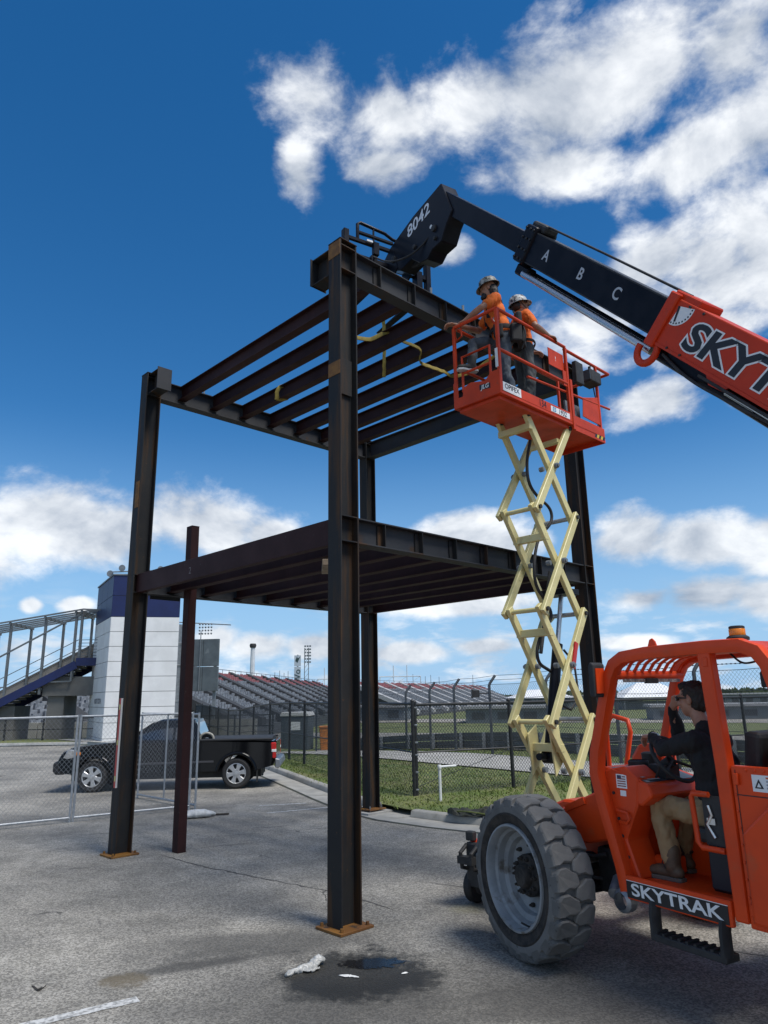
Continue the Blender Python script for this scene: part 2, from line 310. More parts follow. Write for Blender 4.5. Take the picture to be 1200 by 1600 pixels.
# ================================================================== ground and terrain
def sstep(a, b, x):
    t = min(1.0, max(0.0, (x - a) / (b - a))); return t * t * (3 - 2 * t)
def hgt(x, y):
    s0 = 24 + 15 * sstep(6, 12, -x)
    return 0.11 - 2.0 * sstep(s0, s0 + 32, y) - 0.5 * sstep(60, 110, y)
def asphalt_mat(name, lot=True):
    m = bpy.data.materials.new(name); m.use_nodes = True; t = m.node_tree; b = t.nodes['Principled BSDF']
    L = t.links.new; tcn = t.nodes.new('ShaderNodeTexCoord'); P = tcn.outputs['Object']
    def n(sc, dt=4, ro=0.6, vec=None):
        q = t.nodes.new('ShaderNodeTexNoise'); q.inputs['Scale'].default_value = sc; q.inputs['Detail'].default_value = dt; q.inputs['Roughness'].default_value = ro; L(vec or P, q.inputs['Vector']); return q
    def mp(src, a, b_, c=0.0, d=1.0, smooth=True):
        q = t.nodes.new('ShaderNodeMapRange'); q.interpolation_type = 'SMOOTHSTEP' if smooth else 'LINEAR'
        for i, v in enumerate((a, b_, c, d)): q.inputs[i + 1].default_value = v
        L(src, q.inputs[0]); return q.outputs[0]
    def ma(op, a, b_):
        q = t.nodes.new('ShaderNodeMath'); q.operation = op
        for i, v in enumerate((a, b_)):
            if isinstance(v, (int, float)): q.inputs[i].default_value = v
            else: L(v, q.inputs[i])
        return q.outputs[0]
    def mix(f, a, b_):
        q = t.nodes.new('ShaderNodeMix'); q.data_type = 'RGBA'; L(f, q.inputs[0])
        for i, v in ((6, a), (7, b_)):
            if isinstance(v, tuple): q.inputs[i].default_value = (*v, 1)
            else: L(v, q.inputs[i])
        return q.outputs[2]
    vor = t.nodes.new('ShaderNodeTexVoronoi'); vor.inputs['Scale'].default_value = 72; L(P, vor.inputs['Vector'])
    sepc = t.nodes.new('ShaderNodeSeparateColor'); L(vor.outputs['Color'], sepc.inputs[0])
    chip = mp(sepc.outputs[0], 0.10, 0.95)
    fine = n(210, 3).outputs[0]; mid = n(0.55, 6, 0.62).outputs[0]; mid2 = n(3.2, 5).outputs[0]
    c = mix(chip, (0.132, 0.125, 0.111), (0.47, 0.446, 0.398))
    c = mix(mp(fine, 0.35, 0.75), c, (0.305, 0.29, 0.26))
    big = mix(mp(mid, 0.35, 0.68), (0.62, 0.62, 0.62), (1.05, 1.04, 1.02))
    q = t.nodes.new('ShaderNodeMix'); q.data_type = 'RGBA'; q.blend_type = 'MULTIPLY'; q.inputs[0].default_value = 1; L(c, q.inputs[6]); L(big, q.inputs[7]); c = q.outputs[2]
    q = t.nodes.new('ShaderNodeMix'); q.data_type = 'RGBA'; q.blend_type = 'MULTIPLY'; q.inputs[0].default_value = 1; L(c, q.inputs[6]); L(mix(mp(mid2, 0.3, 0.7), (0.86, 0.86, 0.85), (1.06, 1.06, 1.06)), q.inputs[7]); c = q.outputs[2]
    # cracks
    dv = n(1.1, 5).outputs['Color']; va = t.nodes.new('ShaderNodeVectorMath'); va.operation = 'MULTIPLY_ADD'; va.inputs[1].default_value = (0.9, 0.9, 0); L(dv, va.inputs[0]); L(P, va.inputs[2])
    vo = t.nodes.new('ShaderNodeTexVoronoi'); vo.feature = 'DISTANCE_TO_EDGE'; vo.inputs['Scale'].default_value = 0.30; L(va.outputs[0], vo.inputs['Vector'])
    ck = ma('MULTIPLY', mp(vo.outputs[0], 0.0045, 0.0010), mp(n(0.8).outputs[0], 0.56, 0.66))
    c = mix(ma('MULTIPLY', ck, 0.85), c, (0.028, 0.027, 0.026))
    rough = 0.88
    if lot:
        sx = t.nodes.new('ShaderNodeSeparateXYZ'); L(P, sx.inputs[0])
        nA = n(1.6, 7, 0.65).outputs[0]; nB = n(5.0, 6, 0.65).outputs[0]
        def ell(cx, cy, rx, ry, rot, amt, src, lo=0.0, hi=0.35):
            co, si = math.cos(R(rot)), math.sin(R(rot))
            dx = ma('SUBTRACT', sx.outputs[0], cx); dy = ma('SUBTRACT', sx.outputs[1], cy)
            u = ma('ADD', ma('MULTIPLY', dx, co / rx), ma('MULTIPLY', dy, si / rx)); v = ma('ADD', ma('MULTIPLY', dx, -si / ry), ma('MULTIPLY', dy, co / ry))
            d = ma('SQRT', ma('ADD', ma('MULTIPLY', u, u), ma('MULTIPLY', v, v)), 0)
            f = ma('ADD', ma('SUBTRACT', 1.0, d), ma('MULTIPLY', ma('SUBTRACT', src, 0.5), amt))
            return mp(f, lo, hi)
        def tone_patch(cur, cols, *a, k=1.0, **kw): return mix(ma('MULTIPLY', ell(*a, **kw), k), cur, cols)
        DK = (0.060, 0.058, 0.054)  # tone of the soft dark patches before the tower and round the telehandler
        c = tone_patch(c, DK, -1.0, 6.9, 1.6, 0.55, 10, 1.8, nA, hi=0.75, k=0.70)
        c = tone_patch(c, DK, -1.55, 6.42, 0.95, 0.16, 22, 1.3, nA, hi=0.7, k=0.75)
        c = tone_patch(c, DK, -0.2, 5.5, 1.7, 0.85, -4, 1.6, nA, hi=0.8, k=0.72)
        c = tone_patch(c, DK, 1.2, 5.6, 1.6, 0.8, -25, 1.4, nA, hi=0.8, k=0.6)
        c = tone_patch(c, (0.125, 0.10, 0.062), -2.02, 6.12, 0.24, 0.20, 0, 1.8, nB, hi=0.7, k=0.75)  # small brown stain
        c = tone_patch(c, DK, 1.35, 7.4, 1.0, 0.5, 30, 1.4, nA, hi=0.9, k=0.6)
        c = tone_patch(c, (0.16, 0.155, 0.07), 0.78, 7.85, 0.35, 0.25, 0, 2.0, nB, hi=0.8, k=0.35)
        c = tone_patch(c, (0.05, 0.05, 0.05), -5.5, 17.2, 2.2, 0.25, 4, 1.6, nA, hi=0.9, k=0.4)  # soft shade along the pickup's near side, put into the asphalt colour
        nC = n(14.0, 6, 0.7).outputs[0]; nW = ma('ADD', ma('MULTIPLY', n(2.3, 6, 0.7).outputs[0], 0.65), ma('MULTIPLY', nC, 0.35)); wet = ell(-0.27, 6.17, 0.70, 0.62, -8, 2.0, nW, lo=-0.08, hi=0.42)
        c = mix(ma('MULTIPLY', wet, 0.90), c, (0.012, 0.012, 0.011))
        rr = mp(wet, 0, 1, 0.88, 0.62, False); L(rr, b.inputs['Roughness'])
    else: b.inputs['Roughness'].default_value = rough
    L(c, b.inputs['Base Color'])
    bp = t.nodes.new('ShaderNodeBump'); bp.inputs['Strength'].default_value = 0.55; bp.inputs['Distance'].default_value = 0.006
    L(ma('ADD', vor.outputs['Distance'], ma('MULTIPLY', fine, 0.5)), bp.inputs['Height']); L(bp.outputs[0], b.inputs['Normal'])
    b.inputs['Specular IOR Level'].default_value = 0.3
    return m
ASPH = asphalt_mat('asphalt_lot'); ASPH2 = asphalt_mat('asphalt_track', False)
GRASS = mat('grass_ground', (0.09, 0.125, 0.03), 0.95, (0.15, 0.155, 0.055), 0.9, detail=8, bump=0.6, bscale=25, c3=(0.16, 0.14, 0.075), s3=0.35, l3=0.55, h3=0.75)
EDGE = [(-300, 36.0), (-60, 36.0), (-9.9, 36.0), (-6.2, 27.4), (-3.35, 20.4), (-1.55, 15.9), (-0.75, 14.0), (-0.2, 13.15), (0.6, 12.4), (1.6, 11.65), (3.4, 10.45), (7.0, 8.3), (14, 4.6), (40, -6), (60, -60)]
def norm2(a, b):
    d = (b[0] - a[0], b[1] - a[1]); l = math.hypot(*d); return (d[0] / l, d[1] / l)
def offset(poly, d):                                   # left of the running direction
    out = []
    for i, p in enumerate(poly):
        a = poly[max(0, i - 1)]; b = poly[min(len(poly) - 1, i + 1)]
        t1 = norm2(a, p) if i > 0 else norm2(p, b); t2 = norm2(p, b) if i < len(poly) - 1 else t1
        nx, ny = -(t1[1] + t2[1]) / 2, (t1[0] + t2[0]) / 2; l2 = nx * nx + ny * ny
        out.append((p[0] + nx * d / l2, p[1] + ny * d / l2))
    return out
lot = M(); pe = EDGE
lot.add([(p[0], p[1], 0) for p in pe] + [(-300, -60, 0)], [tuple(range(len(pe), -1, -1))])
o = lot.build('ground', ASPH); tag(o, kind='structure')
# gutter + kerb in two runs (broken round the rear column's footing)
def dense(poly, step=0.35):
    out = [poly[0]]
    for a, b in zip(poly, poly[1:]):
        k = max(1, int(math.hypot(b[0] - a[0], b[1] - a[1]) / step))
        for i in range(1, k + 1): out.append((a[0] + (b[0] - a[0]) * i / k, a[1] + (b[1] - a[1]) * i / k))
    return out
def smooth_poly(poly, it=3):
    for _ in range(it):
        q = [poly[0]]
        for a, b in zip(poly, poly[1:]): q += [(a[0] * .75 + b[0] * .25, a[1] * .75 + b[1] * .25), (a[0] * .25 + b[0] * .75, a[1] * .25 + b[1] * .75)]
        poly = q + [poly[-1]]
    return poly
def sweep_profile(poly, prof, cap=False):                          # prof: (offset, z)
    g = M(); k = len(prof); rows = [offset(poly, d) for d, z in prof]
    g.v = [(rows[j][i][0], rows[j][i][1], prof[j][1] + random.uniform(-.003, .003)) for i in range(len(poly)) for j in range(k)]
    g.f = [(i * k + j, i * k + j + 1, (i + 1) * k + j + 1, (i + 1) * k + j) for i in range(len(poly) - 1) for j in range(k - 1)]
    if cap: g.f += [tuple(range(k)), tuple((len(poly) - 1) * k + j for j in range(k - 1, -1, -1))]
    g.mi = [0] * len(g.f)
    return g
KERB = [(0.50, 0.012), (0.52, 0.10), (0.545, 0.125), (0.66, 0.13), (0.68, 0.02)]
GUT = [(-0.005, -0.03), (-0.004, 0.009), (0.25, 0.007), (0.52, 0.010), (0.72, 0.012), (1.6, -0.02)]
main = EDGE[2:14]
o = sweep_profile(dense(main, 0.8), GUT).build('gutter', CONC); tag(o, kind='structure')
o = sweep_profile(dense(EDGE[2:7], 0.5), KERB, True).build('kerb', CONC, smooth=50); tag(o, kind='structure')
o = sweep_profile(dense([(0.02, 12.95)] + EDGE[8:14], 0.5), KERB, True).build('kerb', CONC, smooth=50); tag(o, kind='structure')
o = sweep_profile(dense(EDGE[0:3], 4.0), KERB, True).build('kerb', CONC, smooth=50); tag(o, kind='structure')
SEAM = mat('dark_joint', (0.03, 0.03, 0.027), 0.9, (0.055, 0.06, 0.035), 6)
s1 = sweep_profile(dense(EDGE[3:13], 0.5), [(-0.075, 0.004), (-0.006, 0.0045)]); o = s1.build('gutter_joint', SEAM); tag(o, kind='structure')
# terrain behind the kerb, fanning out to the horizon
kb = dense(EDGE, 6.0)[:]; kb = offset(kb, 0.66); far_pts = []
nk = len(kb)
for i, p in enumerate(kb):
    if p[1] > 35.5 and p[0] < -9: f_ = (p[0] * 4 - 250, 2600)
    else:
        a_ = sstep(-11, 60, p[0]) ; f_ = (-250 + 2900 * a_ ** 0.55, 2600 - 2300 * a_ ** 2.5)
    far_pts.append(f_)
rows = 60; g = M(); g.v = []
for j in range(rows + 1):
    t = (j / rows) ** 3.2
    for p, q in zip(kb, far_pts):
        x = p[0] + (q[0] - p[0]) * t; y = p[1] + (q[1] - p[1]) * t
        g.v.append((x, y, hgt(x, y) if t > 0 else 0.10))
g.f = [(j * nk + i, j * nk + i + 1, (j + 1) * nk + i + 1, (j + 1) * nk + i) for j in range(rows) for i in range(nk - 1)]; g.mi = [0] * len(g.f)
o = g.build('grass_field', GRASS, smooth=60); tag(o, kind='structure')
def strip(name, pts, w, m, dz=0.03, step=2.0):
    p = dense(smooth_poly(pts, 2), step); a = offset(p, w / 2); c = offset(p, -w / 2); g = M()
    for q, r_ in zip(a, c):
        for k in range(4):
            x = q[0] + (r_[0] - q[0]) * k / 3; y = q[1] + (r_[1] - q[1]) * k / 3; g.v.append((x, y, hgt(x, y) + dz))
    g.f = [(i * 4 + k, (i + 1) * 4 + k, (i + 1) * 4 + k + 1, i * 4 + k + 1) for i in range(len(p) - 1) for k in range(3)]; g.mi = [0] * len(g.f)
    return tag(g.build(name, m), kind='structure')
PATHM = mat('pale_path', (0.40, 0.385, 0.35), 0.9, (0.31, 0.30, 0.27), 0.8, bump=0.2, bscale=40)
strip('path', [(-16, 40), (-9, 33.6), (-4.2, 30.4), (-0.15, 26.6), (4.0, 21.1), (8.6, 15.6), (16, 9)], 3.3, PATHM, 0.035, 0.7)
RUNOFF = mat('pale_runoff', (0.33, 0.30, 0.25), 0.9, (0.26, 0.245, 0.22), 0.3)
strip('service_road', [(-30, 66), (0, 52), (18, 38), (40, 24)], 7, RUNOFF, 0.05, 3)
strip('race_track', [(-60, 110), (-10, 86), (30, 60), (70, 34)], 13, ASPH2, 0.06, 4)
strip('paved_runoff', [(-80, 160), (20, 130), (90, 80)], 16, RUNOFF, 0.08, 5)
strip('dirt_strip', [(-3, 36), (3.0, 30.5), (9.5, 22.5), (20, 13)], 2.0, mat('dry_dirt', (0.2, 0.165, 0.115), 0.95, (0.15, 0.14, 0.075), 1.0), 0.05, 1.0)
REDKERB = mat('red_track_paint', (0.42, 0.045, 0.05), 0.7, (0.3, 0.04, 0.04), 1)
for k, pp in enumerate([[(12, 36), (22, 29.5), (40, 22)], [(20, 41), (32, 34), (60, 24)]]):
    strip('painted_track_edge', pp, 1.1, REDKERB, 0.075, 1.5)
strip('painted_track_edge', [(15, 41.5), (26, 35), (46, 26)], 0.8, WHITEP, 0.075, 1.5)
# painted parking lines on the lot
LINEP = mat('worn_white_line', (0.55, 0.55, 0.53), 0.85, (0.25, 0.25, 0.24), 22, lo=0.42, hi=0.62, bump=0.3, bscale=90)
def line(p, q, w):
    d = norm2(p, q); nx, ny = -d[1] * w / 2, d[0] * w / 2; g = M(); k = 26; rows = []
    for i in range(k + 1):
        x = p[0] + (q[0] - p[0]) * i / k; y = p[1] + (q[1] - p[1]) * i / k; a = 1 + random.uniform(-.14, .14); b = 1 + random.uniform(-.14, .14)
        g.v += [(x + nx * a, y + ny * a, 0.004), (x - nx * b, y - ny * b, 0.004)]
    g.f = [(2 * i, 2 * i + 1, 2 * i + 3, 2 * i + 2) for i in range(k)]; g.mi = [0] * k
    return tag(g.build('parking_line', LINEP), kind='structure')
line((-3.6, 4.57), (-1.80, 5.76), 0.10)
line((-2.55, 15.05), (-1.65, 15.3), 0.09); line((-2.25, 14.1), (-1.05, 14.75), 0.08)
# wide cracks that stand out on the near asphalt
CRK = mat('open_crack', (0.055, 0.052, 0.048), 0.95)
def crack(pts, w):
    p = dense(pts, 0.10); p = [(x + random.uniform(-.018, .018), y + random.uniform(-.018, .018)) for x, y in p]
    n_ = len(p); g = M(); a = offset(p, 1.0)
    for i, (q, r_) in enumerate(zip(p, a)):
        ww = w * random.uniform(.3, 1.0) * min(1, i / 4, (n_ - 1 - i) / 4); nx, ny = (r_[0] - q[0]), (r_[1] - q[1])
        g.v += [(q[0] + nx * ww / 2, q[1] + ny * ww / 2, 0.0025), (q[0] - nx * ww / 2, q[1] - ny * ww / 2, 0.0025)]
    g.f = [(2 * i, 2 * i + 1, 2 * i + 3, 2 * i + 2) for i in range(n_ - 1)]; g.mi = [0] * len(g.f)
    return tag(g.build('asphalt_crack', CRK), kind='structure')
for pts, w in [([(-3.2, 10.7), (-2.4, 9.9), (-1.5, 9.2), (-.55, 8.5), (.1, 7.75)], .03), ([(-4.2, 9.85), (-3.75, 9.95)], .03), ([(-3.0, 10.9), (-2.4, 11.2), (-1.9, 11.35)], .022),
               ([(.2, 9.0), (.9, 8.6), (1.6, 7.8)], .018), ([(-1.9, 12.2), (-.9, 12.5), (-.3, 12.9)], .02), ([(-2.7, 11.9), (-2.1, 12.1)], .03), ([(2.0, 7.3), (2.5, 6.7), (3.2, 6.2)], .016), ([(-5.5, 12.2), (-4.6, 12.3), (-3.9, 12.5)], .02), ([(-6, 16.3), (-4.6, 16.5)], .03)]: crack(pts, w)
# standing water
WATER = bpy.data.materials.new('puddle_water'); WATER.use_nodes = True; _t = WATER.node_tree; _b = _t.nodes['Principled BSDF']
_b.inputs['Base Color'].default_value = (.012, .012, .013, 1); _b.inputs['Roughness'].default_value = .22; _b.inputs['Specular IOR Level'].default_value = .3
_tc = _t.nodes.new('ShaderNodeTexCoord'); _n = _t.nodes.new('ShaderNodeTexNoise'); _n.inputs['Scale'].default_value = 16; _n.inputs['Detail'].default_value = 7; _n.inputs['Roughness'].default_value = .7; _t.links.new(_tc.outputs['Object'], _n.inputs['Vector'])
_m = _t.nodes.new('ShaderNodeMapping'); _m.inputs['Location'].default_value = (-1, -1, 0); _m.inputs['Scale'].default_value = (2, 2, 0); _t.links.new(_tc.outputs['Generated'], _m.inputs[0])
_l = _t.nodes.new('ShaderNodeVectorMath'); _l.operation = 'LENGTH'; _t.links.new(_m.outputs[0], _l.inputs[0])
_a = _t.nodes.new('ShaderNodeMath'); _a.operation = 'MULTIPLY_ADD'; _a.inputs[1].default_value = 1.5; _t.links.new(_n.outputs[0], _a.inputs[0]); _t.links.new(_l.outputs['Value'], _a.inputs[2])
_r = _t.nodes.new('ShaderNodeMapRange'); _r.interpolation_type = 'SMOOTHSTEP'; _r.inputs[1].default_value = 1.42; _r.inputs[2].default_value = 1.15; _t.links.new(_a.outputs[0], _r.inputs[0]); _t.links.new(_r.outputs[0], _b.inputs['Alpha'])
def puddle(cx, cy, rx, ry, seed, rot=0):
    rnd = random.Random(seed); ph = [rnd.uniform(0, 6.28) for _ in range(6)]; g = M(); k = 64; P_ = []
    for i in range(k):
        w = 2 * math.pi * i / k; r_ = 1 + sum(0.16 / (j + 1) ** .7 * math.sin((j + 2) * w + ph[j]) for j in range(6))
        x, y = rx * r_ * math.cos(w), ry * r_ * math.sin(w); P_.append((cx + x * math.cos(rot) - y * math.sin(rot), cy + x * math.sin(rot) + y * math.cos(rot), 0.004))
    g.add(P_, [tuple(range(k))]); return tag(g.build('puddle', WATER), kind='structure')
puddle(-0.16, 6.38, 0.36, 0.20, 3, -0.15)
# grass blades on the verge (uncountable)
def in_verge(x, y):
    # right of / behind the kerb line, in front of the path
    for (a, b) in zip(EDGE[2:13], EDGE[3:14]):
        pass
    return True
koff = offset(dense(EDGE[3:12], 0.25), 0.72)
bl = M(); V = []; Fc = []
fence_line = lambda x: None
for _ in range(42000):
    i = random.randrange(len(koff) - 1); d = random.random() ** 1.25 * 11.0
    p = koff[i]; q = koff[min(i + 1, len(koff) - 1)]; t = norm2(p, q)
    x = p[0] - t[1] * d + random.uniform(-.2, .2); y = p[1] + t[0] * d + random.uniform(-.2, .2)
    if -1.0 < x < 0.4 and 13.3 < y < 14.5 and (x + .32) ** 2 + (y - 13.94) ** 2 < .12: continue
    hgl = random.uniform(.018, .06) * (1.5 if random.random() < .06 else 1); w = random.uniform(.008, .02); a = random.uniform(0, 6.28)
    dx, dy = math.cos(a) * w, math.sin(a) * w; lx, ly = random.uniform(-.04, .04), random.uniform(-.04, .04); z = hgt(x, y) - .004; b = len(V)
    V += [(x - dx, y - dy, z), (x + dx, y + dy, z), (x + lx, y + ly, z + hgl)]; Fc.append((b, b + 1, b + 2))
bl.v = V; bl.f = Fc; bl.mi = [0] * len(Fc)
BLADE = mat('grass_blades', (0.105, 0.165, 0.028), 0.8, (0.17, 0.195, 0.05), 1.1, detail=6, c3=(0.19, 0.165, 0.07), s3=0.7, l3=0.58, h3=0.75)
tag(bl.build('grass', BLADE), 'short green grass growing on the verge behind the kerb', 'grass', kind='stuff')

# ================================================================== fences
def chain(g, p0, p1, z0, z1, sp, r, k=1.12):
    p0 = Vector((p0[0], p0[1], 0)); p1 = Vector((p1[0], p1[1], 0)); L = (p1 - p0).length; d = (p1 - p0) / L; nn = Vector((-d.y, d.x, 0)); H = z1 - z0
    def wire(s0, sg):
        # z = z0 + k*(s-s0)*sg
        a, b = (s0, s0 + H / k) if sg > 0 else (s0 - H / k, s0)
        a2, b2 = max(0, a), min(L, b)
        if b2 - a2 < 0.02: return
        za = z0 + k * (a2 - s0) * sg; zb = z0 + k * (b2 - s0) * sg
        A = p0 + d * a2 + Vector((0, 0, za)) + nn * r * .8 * sg; B = p0 + d * b2 + Vector((0, 0, zb)) + nn * r * .8 * sg
        t = (B - A).normalized(); u = t.cross(nn).normalized(); vs = []
        for q in (A, B):
            for j in range(3):
                w = 2 * math.pi * j / 3; vs.append(q + u * r * math.cos(w) + nn * r * math.sin(w))
        g.add(vs, [(0, 1, 4, 3), (1, 2, 5, 4), (2, 0, 3, 5)])
    s = -H / k
    while s < L: wire(s, 1); s += sp
    s = 0.0
    while s < L + H / k: wire(s, -1); s += sp
    return g
def post_mesh(r, h, cap=True): return M().tube([(0, 0, 0), (0, 0, h)], r, 10)
# black perimeter fence: a run back past the pickup, and a run along the verge to the right
def perimeter(label, pts, h, sp, sag=True):
    t = thing('chain_link_fence', label, 'fence', (*pts[0], hgt(*pts[0]) - 0.0))
    pz = [Vector((x, y, hgt(x, y) - .01)) for x, y in pts]; src = None
    for i, p in enumerate(pz):
        big = i == 0
        if src is None: src = M().tube([(0, 0, 0), (0, 0, h + .05)], .040, 10).tube([(0, 0, h + .05), (0, 0, h + .085)], [.045, .015], 10).build('post', FENCEBLK, t, smooth=40); src.location = p - pz[0]
        else: inst(src, 'post', t, p - pz[0])
    for a, b in zip(pz, pz[1:]):
        M().tube([a + Vector((0, 0, h)), b + Vector((0, 0, h))], .030, 8).build('top_rail', FENCEBLK, t, smooth=40, world=True)
        M().tube([a + Vector((0, 0, h * .47)), b + Vector((0, 0, h * .47))], .017, 6).build('middle_rail', FENCEBLK, t, smooth=40, world=True)
        g = M(); chain(g, a, b, a.z + .03, a.z + h + .02, sp, .0044)
        dz = b.z - a.z; L = (b - a).length
        g.v = [(x, y, z + dz * min(1, math.hypot(x - a.x, y - a.y) / L)) for x, y, z in g.v]
        tag(g.build('wire_mesh', FENCEBLK, t, world=True), kind='stuff')
    return t, pz
A0 = (0.508, 15.21)
dirL = (-0.377, 0.926)
left_pts = [A0] + [(A0[0] + dirL[0] * s, A0[1] + dirL[1] * s) for s in (2.7, 5.4, 8.04, 9.8)] + [(A0[0] + dirL[0] * s, A0[1] + dirL[1] * s) for s in (12.6, 15.4, 18.2, 21.0, 23.8, 26.6, 29.4, 32)]
perimeter('black chain link fence running back past the pickup tail', left_pts, 1.78, .085)
right_pts = [A0] + [(A0[0] + .9075 * s, A0[1] + .42 * s) for s in (2.31, 4.7, 7.1, 9.5, 11.9, 14.3)]
t, pz = perimeter('black chain link fence along the grass verge behind the scissor lift', [(p[0] + .05, p[1] + .06) for p in right_pts], 1.76, .072)
c0, c1 = pz[0], pz[1]
M().tube([c0 + Vector((.05, .02, .18)), c1 + Vector((0, 0, .80))], .006, 5).build('brace_rod', FENCEBLK, t, world=True)
g = M()
for z in (.12, .45, .78, 1.02, 1.36, 1.7): g.lathe([(.044, -.02), (.05, 0), (.044, .02)], 10, (c0.x - .0, c0.y - .0, c0.z + z))
g.build('tension_band', GALVG, t, world=True)
# slatted dark windscreen section seen beyond the bed of the pickup
# debris fence with cranked post tops along the track
DF = [(-3.4, 35.6), (-2.0, 33.6), (-0.6, 31.6), (0.75, 30.2), (1.65, 28.9), (2.45, 27.2), (3.5, 25.3), (4.95, 23.0), (6.4, 20.8), (7.8, 18.7), (9.2, 16.6), (10.6, 14.5), (12, 12.4)]
t = thing('track_debris_fence', 'tall grey debris fence with cranked post tops beyond the path', 'fence', (*DF[0], hgt(*DF[0])))
tops = []
DGREY = mat('fence_grey', (0.075, 0.085, 0.095), 0.55, (0.055, 0.06, 0.068), 6)
for i, (x, y) in enumerate(DF):
    z = hgt(x, y) - .05; H = 2.30 + .022 * max(0, 26 - y); d = Vector((-.55, -.38, 0)).normalized()
    a = Vector((x, y, z)); b = Vector((x, y, z + H)); c = b + Vector((.22, .02, .30)); tops.append((a, b, c))
    M().tube([a, b - Vector((0, 0, .03)), b + Vector((.03, .003, .04)), c], .048, 10).build('post', DGREY, t, smooth=35, world=True)
for (a, b, c), (a2, b2, c2) in zip(tops, tops[1:]):
    for k, (p, q) in enumerate([(c, c2), ((b + c) / 2, (b2 + c2) / 2), (b, b2), (a + (b - a) * .8, a2 + (b2 - a2) * .8), (a + (b - a) * .42, a2 + (b2 - a2) * .42), (a + (b - a) * .2, a2 + (b2 - a2) * .2)]):
        mid_ = (p + q) / 2 - Vector((0, 0, .03)); M().tube([p, mid_, q], .0075, 5).build('cable', DGREY, t, world=True)
    g = M(); chain(g, a, a2, a.z + .1, b.z, .10, .0028); L = (a2 - a).length; dz = a2.z - a.z
    g.v = [(x, y, z + dz * min(1, math.hypot(x - a.x, y - a.y) / L)) for x, y, z in g.v]
    tag(g.build('wire_mesh', DGREY, t, world=True), kind='stuff')
# barbs on the two upper wires of the nearest bays
for (a, b, c), (a2, b2, c2) in list(zip(tops, tops[1:]))[7:11]:
    g = M()
    for p, q in ((c, c2), ((b + c) / 2, (b2 + c2) / 2)):
        for i in range(1, 22):
            s_ = i / 22; w = p + (q - p) * s_ - Vector((0, 0, .03 * (1 - abs(2 * s_ - 1)))); g.box(w, (.035, .02, .03), random.random() * 3)
    g.build('barbs', DGREY, t, world=True)
# floodlight on that fence
a, b, c = tops[6]
fl_ = thing('floodlight', 'small black floodlight clamped to a cranked debris fence post', 'light', (b.x - .35, b.y - .05, b.z - .30))
M().box((-.12, 0, 0), (.22, .2, .24)).box((-.25, 0, 0), (.05, .26, .28)).build('housing', BLACKM, fl_, bevel=.01)
M().tube([(0, 0, 0), (.34, .05, .02)], .022, 8).build('arm', BLACKM, fl_)
M().box((-.277, 0, 0), (.006, .22, .24)).build('lens', GLASSD, fl_)
# guard rail along the track: three stacked rails on posts
GR = [(-1.5, 36.8), (0.9, 33.0), (2.9, 29.9), (4.4, 27.4), (6.2, 24.6), (8.2, 21.6), (10.2, 18.6), (12.4, 15.2), (14.5, 12)]
t = thing('guard_rail', 'dark weathered steel guard rail beside the track, behind the debris fence', 'barrier', (*GR[0], hgt(*GR[0])))
pr_ = [(0, -.14), (.03, -.12), (.03, -.05), (-.02, -.025), (-.02, .025), (.03, .05), (.03, .12), (0, .14)]
RAILM = mat('guard_rail_steel', (0.085, 0.095, 0.10), 0.5, (0.05, 0.055, 0.06), 1.2, c3=(0.14, 0.145, 0.15), s3=2, l3=.6, h3=.7)
for a, b in zip(GR, GR[1:]):
    za, zb = hgt(*a), hgt(*b); d = norm2(a, b); nn = (-d[1], d[0])
    for k in range(3):
        g = M(); g.loft([[(p[0] - nn[0] * (-q - .1) , p[1] - nn[1] * (-q - .1), z - .10 + k * .30 + w) for q, w in pr_] for p, z in ((a, za), (b, zb))], cap=False); g.build('rail', RAILM, t, world=True)
    for s_ in (0, .5):
        x, y = a[0] + (b[0] - a[0]) * s_, a[1] + (b[1] - a[1]) * s_; M().box((x, y, hgt(x, y) + .14), (.12, .12, .98)).build('post', GALVG, t, world=True)
# ================================================================== steel frame
ERZ = math.atan2(.69696, .71711); FX, FY = -0.425, 7.281; SW = 4.713
def ibeam_poly(d, bf, tw, tf): # in (a across flange, b along depth)
    h, w, t = d / 2, bf / 2, tw / 2
    return [(-w, -h), (w, -h), (w, -h + tf), (t, -h + tf), (t, h - tf), (w, h - tf), (w, h), (-w, h), (-w, h - tf), (-t, h - tf), (-t, -h + tf), (-w, -h + tf)]
def chan_poly(d, bf, tw, tf): # web on the negative side
    h = d / 2
    return [(0, -h), (bf, -h), (bf, -h + tf), (tw, -h + tf), (tw, h - tf), (bf, h - tf), (bf, h), (0, h)]
FR = thing('steel_tower', 'dark rusty two-level steel tower of four columns with maroon joists', 'steel tower', (FX, FY, 0), ERZ)
HT = 7.106; CD, CB = .25, .205
cols = {'F': (0, 0), 'R': (SW, 0), 'L': (0, 4.705), 'B': (SW, 4.705)}
csrc = None; psrc = None
PATCH = mat('rust_patch', (0.20, 0.095, 0.025), 0.85, (0.13, 0.06, 0.02), 9, bump=.2)
